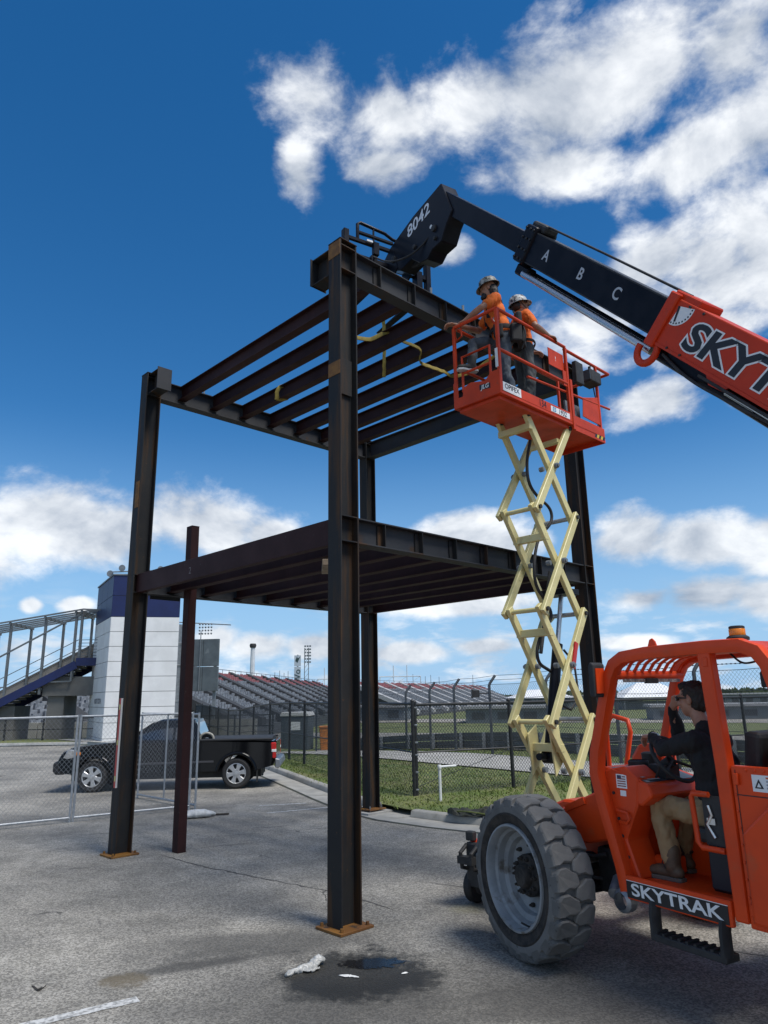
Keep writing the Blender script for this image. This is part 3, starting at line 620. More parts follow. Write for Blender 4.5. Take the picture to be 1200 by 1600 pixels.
for k, (x, y) in cols.items():
    z0 = .024 if k != 'B' else .085
    c = M().prism(ibeam_poly(CD, CB, .012, .018), (x, y, z0), (0, 1, 0), (1, 0, 0), (0, 0, HT - z0)).build('column', COLST, FR, bevel=.003)
    M().box((x, y, z0 - .011), (.40, .36, .024)).build('base_plate', RUST, c, bevel=.003)
    if k in 'BR':
        for sx in (-.14, .14):
            for sy in (-.12, .12): M().tube([(x + sx, y + sy, 0), (x + sx, y + sy, z0 + .05)], .014, 8).build('anchor_bolt', STEEL, c)
    else:
        for sx in (-.155, .155):
            for sy in (-.14, .14): M().tube([(x + sx, y + sy, z0), (x + sx, y + sy, z0 + .03)], .016, 6).build('anchor_bolt', RUST, c)
    # continuity plates in the open sides of the column at each floor
    for z in (3.597, 3.86, 6.74, 7.04):
        for sy in (-1, 1): M().box((x, y + sy * .053, z), (CD - .037, .094, .012)).build('stiffener', COLST, c)
    M().box((x, y, HT + .006), (CD + .01, CB + .01, .012)).build('cap_plate', COLST, c, bevel=.002)
    if k == 'L':
        M().box((x - CD / 2 - .0035, y - .03, 5.1), (.006, .11, .42)).build('rust_tag', PATCH, c)
    if k == 'F':
        M().box((x - CD / 2 - .0025, y, 5.52), (.005, CB - .01, .16)).build('rust_tag', PATCH, c)
        M().box((x - CD / 2 - .0025, y, 7.0), (.005, CB - .004, .19)).build('rust_tag', PATCH, c)
        M().box((x + .0, y - .03, 5.45), (.20, .014, .42)).build('splice_plate', COLST, c, bevel=.002)
# top girders (front right, back left) and the end beam; mid ring
def girder(name, p, q, zt, d, bf, m, chan=False, side=1):
    p, q = Vector((*p, zt - d / 2)), Vector((*q, zt - d / 2)); x = (q - p).normalized(); y = Vector((0, 0, 1)).cross(x)
    poly = chan_poly(d, bf, .010, .014) if chan else ibeam_poly(d, bf, .010, .016)
    return M().prism(poly, p, y * side, (0, 0, 1), q - p).build(name, m, FR, bevel=.0025)
hc = CD / 2 + .003
TG, TGD = 7.05, .32; MG, MGD = 3.866, .276
gFR = girder('girder', (hc, 0), (SW - hc, 0), TG, TGD, .17, GIRST)
gLB = girder('girder', (hc, 4.705), (SW - hc, 4.705), TG, TGD, .17, GIRST)
gBR = girder('end_beam', (SW, .11), (SW, 4.595), TG, TGD, .17, GIRST)
mFR = girder('girder', (hc, 0), (SW - hc, 0), MG, MGD, .17, GIRST)
mLB = girder('girder', (hc, 4.705), (SW - hc, 4.705), MG, MGD, .17, GIRST)
mFL = girder('edge_beam', (-.06, .115), (-.06, 4.66), MG, MGD, .09, MAROON, True, -1)
mBR = girder('edge_beam', (SW + .03, .115), (SW + .03, 4.595), MG, MGD, .09, MAROON, True, 1)
# stub ends at the missing top edge beam
for y0, y1 in ((.106, .44), (4.28, 4.60)):
    s_ = girder('beam_stub', (0, y0), (0, y1), TG + .04, .34, .19, COLST)
    ye = y1 if y0 < 1 else y0
    M().box((0, ye + (.007 if y0 < 1 else -.007), TG - .13), (.24, .012, .36)).build('end_plate', GIRST if y0 > 1 else COLST, s_, bevel=.002)
# joists
JX = [.53 + .592 * i for i in range(7)]
jsrc = None
for lvl, (zt, par1, par2) in enumerate(((TG - .006, gFR, gLB), (MG - .006, mFR, mLB))):
    for i, x in enumerate(JX):
        if jsrc is None:
            jsrc = M().prism(ibeam_poly(.225, .135, .009, .013), (0, .012, -.1125), (1, 0, 0), (0, 0, 1), (0, 4.681, 0)).build('joist', MAROON, FR, bevel=.002); jo = jsrc
        else: jo = inst(jsrc, 'joist', FR)
        jo.location = (x, 0, zt)
        # web stiffeners outside the girders at each joist, and clip angles
        for (yy, gp) in ((-.046, par1), (4.705 + .046, par2)):
            dd = TGD if lvl == 0 else MGD
            M().box((x, yy, (TG if lvl == 0 else MG) - dd / 2), (.011, .076, dd - .036)).build('stiffener', COLST, gp)
            if yy < 0: M().box((x - .035, yy + .028, (TG if lvl == 0 else MG) - dd / 2), (.06, .010, dd - .05)).build('clip_plate', COLST, gp)
# erection bolts and stub rods standing on the top flange
for x in (1.55, 2.2):
    M().tube([(x, .03, TG), (x, .03, TG + .17)], .018, 8).build('stub_rod', GALVG, gFR)
for x in (.95, 1.55, 2.1, 2.75):
    M().tube([(x, 4.72, TG), (x, 4.72, TG + .16)], .014, 6).build('stub_rod', GALVG, gLB)
M().box((.5, 4.8, MG - MGD - .02), (.5, .012, .06)).build('shim_plate', GIRST, mLB)
M().box((-.155, 2.95, MG - .03), (.006, .3, .02)).build('chalk_mark', WHITEP, mFL) if False else None
text('chalk_mark', '2', mat('chalk', (.16, .14, .14), .9), mFL, frame_mtx((-.0625 - .001, 3.05, MG - .16), (0, -1, 0), (0, 0, 1)), .13, .0006)
# footing at the rear column
tag(M().box((-0.324, 13.94, .02), (.62, .5, .04), ERZ).build('footing', mat('fresh_cement', (.40, .39, .36), .9, (.3, .29, .27), 5, bump=.3)), kind='structure')
# ------------------------------------------------ loose post, level, straps, plank
def fw_(x, y, z=0):                                  # frame-local to world
    c, s = math.cos(ERZ), math.sin(ERZ); return Vector((FX + c * x - s * y, FY + s * x + c * y, z))
RP = fw_(.17, 3.86)
lp = thing('steel_post', 'slim maroon primed steel post standing inside the left side of the frame', 'post', (-2.93, 10.78, 0), ERZ)
lp.rotation_euler = (0, R(-0.4), ERZ)
M().prism(chan_poly(.155, .13, .009, .011), (-.06, .0, 0.0), (1, 0, 0), (0, 1, 0), (0, 0, 4.62)).build('shaft', MAROON, lp, bevel=.002)
M().bx(-.058, .07, -.08, .08, 4.615, 4.628).build('cap', MAROON, lp)
lv = thing('spirit_level', 'long red and silver spirit level held upright on the leftmost column', 'level', tuple(fw_(-.1405, 4.655, .88)), ERZ)
REDLV = mat('red_level', (.50, .03, .025), .4, (.42, .03, .02), 8)
M().bx(-.011, .011, 0, .06, 0, 1.2).build('body', REDLV, lv, bevel=.002)
M().bx(-.012, .012, -.012, -.0005, 0, 1.2).build('edge_strip', mat('silver_strip', (.62, .62, .60), .4, metal=.3), lv, bevel=.001)
for z in (.12, .6, 1.08): M().box((-.0115, .03, z), (.004, .03, .07)).build('vial', mat('vial', (.55, .6, .2), .2), lv)
def strap(label, pts, w=.05, grp='yellow lifting straps on the upper joists'):
    pts = [Vector(p) for p in pts]; o = thing('lifting_strap', label, 'strap', tuple(pts[0]))
    p = []
    for a, b in zip(pts, pts[1:]):
        k = max(1, int((b - a).length / .06)); p += [a + (b - a) * i / k for i in range(k)]
    p.append(pts[-1])
    for _ in range(3): p = [p[0]] + [(p[i - 1] + p[i] * 2 + p[i + 1]) / 4 for i in range(1, len(p) - 1)] + [p[-1]]
    p = [q + Vector((random.uniform(-.006, .006), random.uniform(-.006, .006), random.uniform(-.006, .006))) for q in p]
    M().tube(p, w / 2, 6, ry=.012).build('webbing', STRAP, o, smooth=60, world=True)
    return o
o = strap('yellow strap looped over the third joist near the back girder', [fw_(JX[2] - .09, 3.55, 6.80), fw_(JX[2] - .09, 3.53, 7.05), fw_(JX[2], 3.5, 7.075), fw_(JX[2] + .09, 3.42, 7.05), fw_(JX[2] + .085, 3.42, 6.80), fw_(JX[2], 3.5, 6.79), fw_(JX[2] - .085, 3.56, 6.82)], .075)
o = strap('yellow strap hanging down from the fork carriage to the joists', [fw_(2.20, 1.60, 8.22), fw_(2.21, 1.60, 7.8), fw_(2.22, 1.61, 7.2), fw_(2.22, 1.62, 6.72)], .06)
M().lathe([(.03, -.02), (.04, 0), (.03, .02)], 10, (0, 0, 0)).build('shackle', STEEL, o)
o = strap('yellow strap sagging in a loop under the fourth and fifth joists', [fw_(JX[2] + .02, .9, 7.06), fw_(JX[2] + .10, .95, 6.95), fw_(JX[3] - .10, .8, 6.86), fw_(JX[3], 1.0, 6.75), fw_(JX[4] - .1, .85, 6.70), fw_(JX[4], .9, 6.66), fw_(JX[4] + .2, .6, 6.72), fw_(JX[4] + .32, .25, 6.92)], .07)
o = strap('yellow strap knotted on the second and third joists behind the front column', [fw_(JX[1] + .06, 1.3, 7.06), fw_(JX[1] + .16, 1.28, 6.9), fw_(JX[2] - .12, 1.15, 6.93), fw_(JX[2] - .02, 1.0, 7.075), fw_(JX[2] + .1, .9, 7.0)], .07)
tb = thing('timber_block', 'weathered timber block wedged under the middle floor behind the front column', 'timber', tuple(fw_(.55, .95, MG - .33)), ERZ + .9)
M().box((0, 0, 0), (.62, .10, .07)).build('block', WOOD, tb, bevel=.004)
M().box((.05, .0, .045), (.5, .03, .02)).build('batten', WOOD, tb)

# ================================================================== scissor lift   (x along the platform, y towards the frame)
QX, QY = .886, 8.144
SL = thing('scissor_lift', 'raised orange and cream scissor lift carrying two workers beside the steel frame', 'scissor lift', (QX, QY, 0), ERZ)
# base
BASE = M().prism([(-.20, .24), (-.12, .15), (1.78, .15), (1.86, .24), (1.86, .52), (1.80, .60), (-.14, .60), (-.20, .52)], (0, -.66, 0), (1, 0, 0), (0, 0, 1), (0, .60, 0)).build('base', LIFTRED, SL, bevel=.012)
M().bx(.25, 1.65, -.662 - .012, -.662, .22, .50).build('battery_tray_door', LIFTRED, BASE, bevel=.004)
M().bx(.12, 1.75, -.60, -.14, .60, .64).build('deck_plate', BLACKM, BASE)
for x in (-.07, 1.72):
    for y in (-.665, -.055):
        wv = M().lathe([(.0, -.055), (.10, -.055), (.145, -.05), (.163, -.03), (.163, .03), (.145, .05), (.10, .055), (0, .055)], 28, (x, y, .163), 'Y').build('wheel', TYREBLK, SL, smooth=40)
        M().lathe([(0, -.062), (.07, -.062), (.085, -.05)], 20, (x, y, .163), 'Y').lathe([(.085, .05), (.07, .062), (0, .062)], 20, (x, y, .163), 'Y').build('hub', mat('hub_dark', (.06, .06, .06), .6), wv, smooth=40)
# black bracket / ladder at the left end of the base
lb = M().tube([(-.20, -.06, .34), (-.28, -.06, .36), (-.30, -.06, .50), (-.20, -.06, .56)], .022, 8).tube([(-.20, -.20, .34), (-.28, -.20, .36), (-.30, -.20, .50), (-.20, -.20, .56)], .022, 8).bx(-.32, -.24, -.22, -.03, .40, .47).build('entry_bracket', BLACKM, SL, smooth=40)
M().box((-.17, -.10, .645), (.07, .10, .09)).build('charger_plug', BLACKM, SL, bevel=.01)
M().bx(-.212, -.10, -.668, -.052, .17, .585).build('end_cover', BLACKM, SL, bevel=.015)
# arms: four stacked crosses on a near and a far side
S0, S1 = .70, 1.52; ZL = [.64, 1.74, 2.98, 4.18, 5.36]
ysn, ysf = (-.615, -.545), (-.135, -.065)
def arm(p, q, y, w=.098, t=.052):
    a = Vector((p[0], y, p[1])); b = Vector((q[0], y, q[1])); d = (b - a).normalized()
    o = M().bar(a - d * .06, b + d * .06, t, w, (0, 0, 1)).build('arm', CREAM, SL, bevel=.006)
    for e in (a, b): M().lathe([(0, -.05), (.026, -.05), (.026, .05), (0, .05)], 12, (e.x, e.y, e.z), 'Y').build('end_pin', BLACKM, o)
    return o
for i in range(4):
    z0, z1 = ZL[i], ZL[i + 1]
    for (yo, yi) in ((ysn[0], ysn[1]), (ysf[1], ysf[0])):
        flip = 0
        arm((S0, z0), (S1, z1), yo); arm((S0, z1), (S1, z0), yi)
        mx_, mz_ = (S0 + S1) / 2, (z0 + z1) / 2; s_ = -1 if yo < -.3 else 1
        M().lathe([(0, 0), (.035, 0), (.035, .035), (.022, .035), (.022, .055), (0, .055)], 14, (mx_, yo + s_ * .027, mz_), 'Y', mat=None if s_ > 0 else Matrix.Diagonal((1, -1, 1))).build('centre_pin', GALVG, SL, smooth=40)
        M().lathe([(0, 0), (.032, 0), (.032, .05), (0, .05)], 14, (mx_, yi - s_ * .078, mz_), 'Y').build('centre_pin', GALVG, SL, smooth=40)
    if i < 4:
        for x, zz in ((S0, z1), (S1, z1)):
            if i < 3: M().tube([(x, -.615, zz), (x, -.065, zz)], .028, 10).build('cross_tube', CREAM if x == S0 else GALV, SL, smooth=40)
    if i == 3: continue
    zc = z0 + (z1 - z0) * (.80 if i % 2 else .74); xs = S0 + (S1 - S0) * (.2 if i % 2 else .26)
    M().bx(xs - .035, xs + .035, -.575, -.10, zc - .045, zc + .045).build('cross_beam', CREAM, SL, bevel=.006)
M().bx(S0 + .0, S0 + .07, -.58, -.1, 5.18, 5.26).build('cross_beam', CREAM, SL, bevel=.006); M().bx(S1 - .22, S1 - .15, -.58, -.1, 5.14, 5.2).build('cross_beam', CREAM, SL, bevel=.006)
# gusset plates carrying the lift cylinder
M().prism([(.80, 1.60), (.98, 1.70), (1.02, 1.30), (.86, 1.15)], (0, -.50, 0), (1, 0, 0), (0, 0, 1), (0, .02, 0)).build('gusset', CREAM, SL, bevel=.003)
M().prism([(.80, 1.60), (.98, 1.70), (1.02, 1.30), (.86, 1.15)], (0, -.20, 0), (1, 0, 0), (0, 0, 1), (0, .02, 0)).build('gusset', CREAM, SL, bevel=.003)
ca, cb, cc = Vector((.98, -.34, 1.35)), Vector((1.33, -.34, 2.62)), Vector((1.50, -.34, 3.25))
cy = M().tube([ca, cb], .062, 16).lathe([(0, -.06), (.075, -.06), (.075, .06), (0, .06)], 16, tuple(ca), 'Y').build('lift_cylinder', BLACKP, SL, smooth=40)
M().tube([cb, cc], .03, 14).build('rod', CHROME, cy, smooth=40)
M().tube([(.78, -.34, 1.36), (.98, -.34, 1.35)], .04, 12).build('cylinder_port', BLACKP, cy, smooth=40)
M().bx(1.32, 1.62, -.52, -.16, 3.22, 3.29).build('rod_mount', BLACKP, cy, bevel=.004)
M().tube([(1.36, -.40, 2.55), (1.52, -.43, 2.4), (1.55, -.44, 2.0), (1.38, -.42, 1.85), (1.25, -.40, 1.9)], .014, 8).build('hydraulic_hose', BLACKM, SL, smooth=60)
def hose(pts, r=.017):
    p = [Vector(q) for q in pts]
    for _ in range(3):
        n_ = [p[0]]
        for a, b in zip(p, p[1:]): n_ += [a * .75 + b * .25, a * .25 + b * .75]
        p = n_ + [p[-1]]
    return M().tube(p, r, 8)
hose([(1.12, -.3, 5.2), (1.0, -.3, 4.9), (1.0, -.3, 4.6), (1.2, -.3, 4.45), (1.45, -.32, 4.35), (1.45, -.32, 4.15), (1.15, -.3, 3.95), (1.0, -.3, 3.6), (1.0, -.3, 3.3), (1.2, -.3, 3.15), (1.35, -.3, 2.95), (1.0, -.3, 2.7), (.85, -.34, 2.4), (1.2, -.3, 2.3)], .02).build('cable_loop', BLACKM, SL, smooth=60)
hose([(1.25, -.36, 3.5), (1.05, -.37, 2.9), (.9, -.38, 2.5)], .022).build('conduit', BLACKM, SL, smooth=60)
M().bar((1.13, -.652, 2.32), (1.24, -.652, 2.62), .022, .065, (0, 0, 1)).build('safety_prop', REDL, SL, bevel=.004)
# platform
ZP = 5.40; PL, PY0, PY1 = 1.52, -.70, 0.0
pf = M().bx(0, PL, PY0, PY1, ZP, ZP + .035).bx(0, PL, PY0, PY0 + .012, ZP + .036, ZP + .16).bx(0, PL, PY1 - .012, PY1, ZP + .036, ZP + .16).build('platform', LIFTRED, SL, bevel=.004)
M().bx(.03, PL - .02, PY0 + .05, PY1 - .05, ZP - .05, ZP - .002).build('underframe', LIFTRED, pf, bevel=.004)
M().bx(.012, PL, PY0 + .013, PY1 - .013, ZP + .036, ZP + .042).build('deck', mat('deck_grey', (.1, .1, .1), .7, (.06, .06, .06), 20, bump=.3), pf)
M().bx(-.012, PL, PY0 - .004, PY0 - .0005, ZP + .045, ZP + .062).build('toe_seam', DECALB, pf) if False else None
# end panel (left) with a cut-out frame
ep = M().prism([(PY0, ZP + .001), (PY1, ZP + .001), (PY1, ZP + .34), (PY1 - .07, ZP + .34), (PY1 - .07, ZP + .13), (PY1 - .14, ZP + .13), (PY1 - .16, ZP + .24), (PY1 - .27, ZP + .27), (PY0 + .22, ZP + .22), (PY0 + .12, ZP + .30), (PY0, ZP + .30)], (-.014, 0, 0), (0, 1, 0), (0, 0, 1), (.012, 0, 0)).build('end_panel', LIFTRED, SL, bevel=.002)
# rails
rl = .021
def rail(pts, r=rl, name='rail', m=LIFTRED, par=SL): return M().tube(pts, r, 10).build(name, m, par, smooth=40)
ZT, ZM = ZP + 1.10, ZP + .57
for y in (PY0 + .02, PY1 - .02):
    for x in (.02, PL - .02): M().bx(x - .019, x + .019, y - .019, y + .019, ZP + .04, ZT - .01).build('rail_post', LIFTRED, SL, bevel=.003)
    rail([(.02, y, ZT), (1.50, y, ZT)]); rail([(.02, y, ZM), (1.50, y, ZM)])
rail([(.02, PY0 + .02, ZT), (.02, PY1 - .02, ZT)]);
# gate frame at the left end
gt = M().tube([(.02, PY0 + .15, ZP + .22), (.02, PY0 + .15, ZP + .66), (.02, PY1 - .13, ZP + .66), (.02, PY1 - .13, ZP + .20)], .018, 8).build('entry_gate', LIFTRED, SL, smooth=40)
rail([(.02, PY0 + .15, ZP + .44), (.02, PY1 - .13, ZP + .44)], .016, 'gate_bar', LIFTRED, gt)
for y in (PY0 + .06, PY1 - .06):
    M().tube([(.06, y - .04, ZT - .02), (.06, y - .05, ZT - .13), (.06, y + .03, ZT - .16), (.06, y + .06, ZT - .08)], .012, 8).build('lanyard_hook', LIFTRED, SL, smooth=40)
M().bx(.0, .03, PY0 + .02, PY0 + .06, ZP + .34, ZP + .58).build('gate_tag', WHITEP, SL)
# roll-out extension deck
EX0, EX1 = .62, 2.34; yE0, yE1 = PY0 + .045, PY1 - .045
ed = M().bx(PL + .004, EX1, PY0 + .005, PY1 - .005, ZP + .005, ZP + .03).bx(PL + .004, EX1, PY0 + .005, PY0 + .017, ZP - .06, ZP + .15).bx(PL + .004, EX1, PY1 - .017, PY1 - .005, ZP - .06, ZP + .15).bx(EX1 - .012, EX1, PY0 + .018, PY1 - .018, ZP - .06, ZP + .12).build('extension_deck', LIFTRED, SL, bevel=.003)
M().bx(PL + .001, PL + .05, PY0 - .012, PY0 + .02, ZP - .06, ZP + .64).build('extension_guide', LIFTRED, SL, bevel=.004)
for y in (yE0, yE1):
    rail([(EX0 + .9, y, ZT - .012), (EX1 + .35, y, ZT - .012)]); rail([(EX0, y, ZM - .16), (EX1 + .28, y, ZM - .04)] if y == yE0 else [(EX0, y, ZM - .1), (EX1 + .3, y, ZM - .06)], .016)
    M().bx(EX1 - .04, EX1 - .005, y - .017, y + .017, ZP + .12, ZT - .02).build('rail_post', LIFTRED, SL, bevel=.003)
rail([(EX1 + .35, yE0, ZT - .012), (EX1 + .35, yE1, ZT - .012)]); 
M().bx(1.40, 1.50, yE0 - .035, yE0 - .02, ZP + .52, ZP + .74).build('guide_plate', LIFTRED, SL, bevel=.003)
sg = M().bx(1.12, 1.47, yE0 - .01, yE0 + .0, ZP + .74, ZP + .98).build('sign_plate', LIFTRED, SL, bevel=.003)
text('sign_mark', '!', DECALW, sg, frame_mtx((1.28, yE0 - .0105, ZP + .86), (1, 0, 0), (0, 0, 1)), .09, .0006)
# documents box, battery box and controls at the right end
M().bx(1.62, 1.98, yE0 + .1, yE0 + .13, ZP + .14, ZP + .42).build('document_plate', GALVG, SL, bevel=.003)
M().prism([(1.86, .22), (2.32, .20), (2.32, .62), (1.90, .50)], (0, yE0 - .01, ZP), (1, 0, 0), (0, 0, 1), (0, .012, 0)).build('control_guard', LIFTRED, SL, bevel=.003)
cb_ = M().bx(2.05, 2.32, yE0 - .08, yE0 + .12, ZP + .78, ZP + .96).build('control_box', BLACKM, SL, bevel=.012)
M().tube([(2.2, yE0 + .02, ZP + .96), (2.2, yE0 + .02, ZP + 1.06)], .02, 8).build('joystick', BLACKM, cb_, smooth=40)
M().bx(2.03, 2.055, yE0 - .07, yE0 + .11, ZP + .80, ZP + .94).build('control_face', mat('panel_dark', (.05, .055, .06), .4), cb_)
M().bx(1.72, 1.90, yE0 - .05, yE0 + .02, ZP + .66, ZP + .98).build('tool_tray', BLACKM, SL, bevel=.01)
hose([(2.31, yE0 + .05, ZP + .8), (2.38, yE0 + .05, ZP + .5), (2.33, yE0 + .05, ZP + .12)], .008).build('control_cable', BLACKM, SL)
M().bx(2.0, 2.3, yE0 + .06, yE0 + .3, ZP + .04, ZP + .18).build('tool_bag', BLACKM, SL, bevel=.03, seg=2)
M().bx(.9, 1.5, PY1 - .35, PY1 - .06, ZP + .045, ZP + .34).build('material_box', BLACKM, SL, bevel=.02)
YEL = mat('hazard_yellow', (.62, .42, .03), .5)
for k in range(5):
    M().prism([(0, 0), (.05, 0), (.075, .05), (.025, .05)], (2.06 + k * .05, PY0 + .0035, ZP - .03), (1, 0, 0), (0, 0, 1), (0, .0015, 0)).build('hazard_stripe', YEL if k % 2 else DECALB, ed)
# decals
TY = PY0 - .0012
def plate(x0, x1, z0, z1, par, m=DECALW): return M().bx(x0, x1, TY - .0015, TY, z0, z1).build('decal', m, par)
d1 = plate(.035, .39, ZP + .045, ZP + .155, pf); text('decal_text', 'OPIFEX', DECALB, d1, frame_mtx((.21, TY - .003, ZP + .108), (1, 0, 0), (0, 0, 1)), .088, .0006, sx=1.0, bold=.001)
plate(.20, .36, ZP + .056, ZP + .060, d1, mat('grey_print', (.35, .35, .35), .6))
text('number_mark', '134', DECALB, pf, frame_mtx((.84, TY - .001, ZP + .098), (1, 0, 0), (0, 0, 1)), .13, .0006, sx=.85)
d2 = plate(1.02, 1.45, ZP + .055, ZP + .13, pf); text('decal_text', 'ES', mat('blue_decal', (.02, .25, .45), .5), d2, frame_mtx((1.09, TY - .003, ZP + .092), (1, 0, 0), (0, 0, 1)), .085, .0006, sx=1.0, shear=.15, bold=.001)
text('decal_text', '1932', DECALB, d2, frame_mtx((1.28, TY - .003, ZP + .092), (1, 0, 0), (0, 0, 1)), .085, .0006, sx=1.1, shear=.15, bold=.001)
jd = M().prism([(-.40, ZP + .125), (-.56, ZP + .105), (-.56, ZP + .17), (-.40, ZP + .19)], (-.0155, 0, 0), (0, 1, 0), (0, 0, 1), (.0012, 0, 0)).build('decal', DECALB, ep)
text('decal_text', 'JLG', DECALW, jd, frame_mtx((-.0165, -.48, ZP + .148), (0, -1, 0), (0, 0, 1)), .075, .0006, sx=1.0, shear=.2, bold=.001)
# ================================================================== telehandler   (x forward, y left, z up)
TH = thing('telehandler', 'orange telehandler with long black boom reaching over the steel tower', 'telehandler', (1.154, 6.437, 0), R(121))
# ---- wheels
TR, TW = .63, .37
def make_wheel():
    w = bpy.data.objects.new('wheel', None); COL.objects.link(w); w.parent = TH
    prof = [(.40, -.165), (.44, -.18), (.52, -.19), (.565, -.185), (.585, -.15), (.588, 0), (.585, .15), (.565, .185), (.53, .192), (.50, .190)]
    ty = M().lathe(prof, 64, (0, 0, 0), 'Y').build('tyre', RUBBER, w, smooth=35)
    M().lathe([(.50, .1905), (.485, .1955), (.475, .189), (.44, .184), (.412, .172), (.40, .15)], 64, (0, 0, 0), 'Y').build('bead_ring', DIRT, ty, smooth=40)
    def lug(sign, off):
        base = [(-.080, .192), (.056, .192), (.094, .150), (.100, .085), (.066, .030), (.050, -.012), (-.030, -.028), (-.060, .022), (-.052, .085), (-.066, .130)]
        def pt(t, y, r_): a = t / .60; return (r_ * math.sin(a), y * sign, r_ * math.cos(a))
        top = [pt(t * .93 + .002, min(y, .176) * .97 + .003, .630 if y < .17 else .612) for t, y in base]; bot = [pt(t, y, .574 if y < .17 else .545) for t, y in base]
        k = len(base); g = M(); fs = [tuple(range(k)) if sign > 0 else tuple(range(k - 1, -1, -1))]
        fs += [((i, i + k, (i + 1) % k + k, (i + 1) % k) if sign > 0 else (i, (i + 1) % k, (i + 1) % k + k, i + k)) for i in range(k)]
        g.add(top + bot, fs); return g
    NL = 21
    for sign, off in ((1, 0), (-1, .5)):
        src = None
        for i in range(NL):
            if src is None: src = lug(sign, 0).build('lug', RUBBER, ty, bevel=.010); q = src
            else: q = inst(src, 'lug', ty)
            q.rotation_euler = (0, 2 * math.pi * (i + off) / NL, 0)
    rm = M().lathe([(.398, .15), (.412, .172), (.408, .190), (.392, .193), (.380, .175), (.372, .12), (.352, .105), (.340, .05), (.300, .035), (.285, -.01), (.265, -.02), (.20, -.02), (.185, -.03), (0, -.03)], 56, (0, 0, 0), 'Y').lathe([(.30, -.16), (.40, -.165)], 40, (0, 0, 0), 'Y').build('rim', RIMGREY, w, smooth=40)
    hb = M().lathe([(.165, -.03), (.165, .035), (.150, .05), (.095, .055), (.09, .10), (.075, .115), (0, .115)], 28, (0, 0, 0), 'Y').build('hub', DIRT, w, smooth=40)
    bs = None
    for i in range(10):
        a = 2 * math.pi * i / 10
        if bs is None: bs = M().lathe([(.018, 0), (.018, .03), (.010, .035), (.010, .05), (0, .05)], 6, (0, 0, 0), 'Y').build('wheel_nut', DIRT, hb); q = bs
        else: q = inst(bs, 'wheel_nut', hb)
        q.location = (.135 * math.sin(a), .045, .135 * math.cos(a))
    for i in range(8):
        a = 2 * math.pi * (i + .5) / 8; q = inst(bs, 'wheel_nut', rm, (.232 * math.sin(a), -.022, .232 * math.cos(a)))
    M().tube([(.0, .20, -.33), (.0, .13, -.37)], .008, 6).build('valve_stem', BLACKM, rm)
    return w
W1 = make_wheel(); W1.location = (0, 0, TR * .975 - .006); W1.scale = (.975,) * 3; W1.rotation_euler = (0, .35, R(-7))
for (x, y, a) in ((0, -2.06, R(173)), (-3.25, 0, 0), (-3.25, -2.06, R(180))):
    q = copy_tree(W1, TH); q.location = (x, y, TR * .975 - .006); q.rotation_euler = (0, .9, a)
# ---- chassis and axles
ch = M().prism([(.55, .72), (.62, .98), (.30, 1.10), (-.6, 1.12), (-4.3, 1.15), (-4.5, .9), (-4.4, .62), (-.4, .58), (.3, .55)], (0, -1.36, 0), (1, 0, 0), (0, 0, 1), (0, .66, 0)).build('chassis', ORANGE, TH, bevel=.02)
ax = M().tube([(0, -.22, .60), (0, -.55, .58), (0, -1.5, .58), (0, -1.84, .60)], [.10, .13, .13, .10], 14).box((0, -1.03, .58), (.34, .5, .36)).tube([(0, -.20, .62), (0, -.34, .60)], [.17, .14], 14).build('front_axle', DIRT, TH, smooth=40)
M().tube([(-.20, -.30, .70), (-.22, -1.1, .72)], .03, 8).build('tie_rod', CHROME, ax, smooth=40)
M().tube([(-.08, -.30, .46), (-.25, -.75, .50)], .045, 10).build('steer_cylinder', BLACKP, ax, smooth=40)
M().tube([(-3.25, -.22, .60), (-3.25, -1.84, .60)], .13, 12).build('rear_axle', DIRT, TH, smooth=40)
M().prism([(.12, 1.02), (-.30, 1.20), (-.70, 1.36), (-.80, .98), (-.35, .86), (.08, .86)], (0, -.72, 0), (1, 0, 0), (0, 0, 1), (0, .40, 0)).build('nose_panel', ORANGE, TH, bevel=.015)
M().prism([(-.12, 1.125), (-.34, 1.215), (-.36, 1.165), (-.14, 1.085)], (0, -.318, 0), (1, 0, 0), (0, 0, 1), (0, .012, 0)).build('nose_flange', ORANGE, TH)
M().bx(-.85, -.35, -.70, -.40, .50, .84).build('hydraulic_tank', BLACKM, TH, bevel=.03, seg=2)
M().tube([(-.55, -.42, .62), (-.62, -.28, .55)], .05, 10).build('lamp_pipe', GALV, TH, smooth=40)
M().lathe([(.075, 0), (.085, .02), (.085, .09), (.06, .11)], 16, (-.70, -.36, .52), 'Y').build('filter_can', GALV, TH, smooth=40)
hose([(.0, -.38, .95), (-.15, -.30, .90), (-.3, -.34, .75), (-.5, -.36, .8)], .016).build('axle_hose', BLACKM, TH, smooth=60)
hose([(.05, -.4, .9), (-.1, -.28, .8), (-.28, -.3, .62), (-.4, -.4, .6)], .014).build('axle_hose', BLACKM, TH, smooth=60)
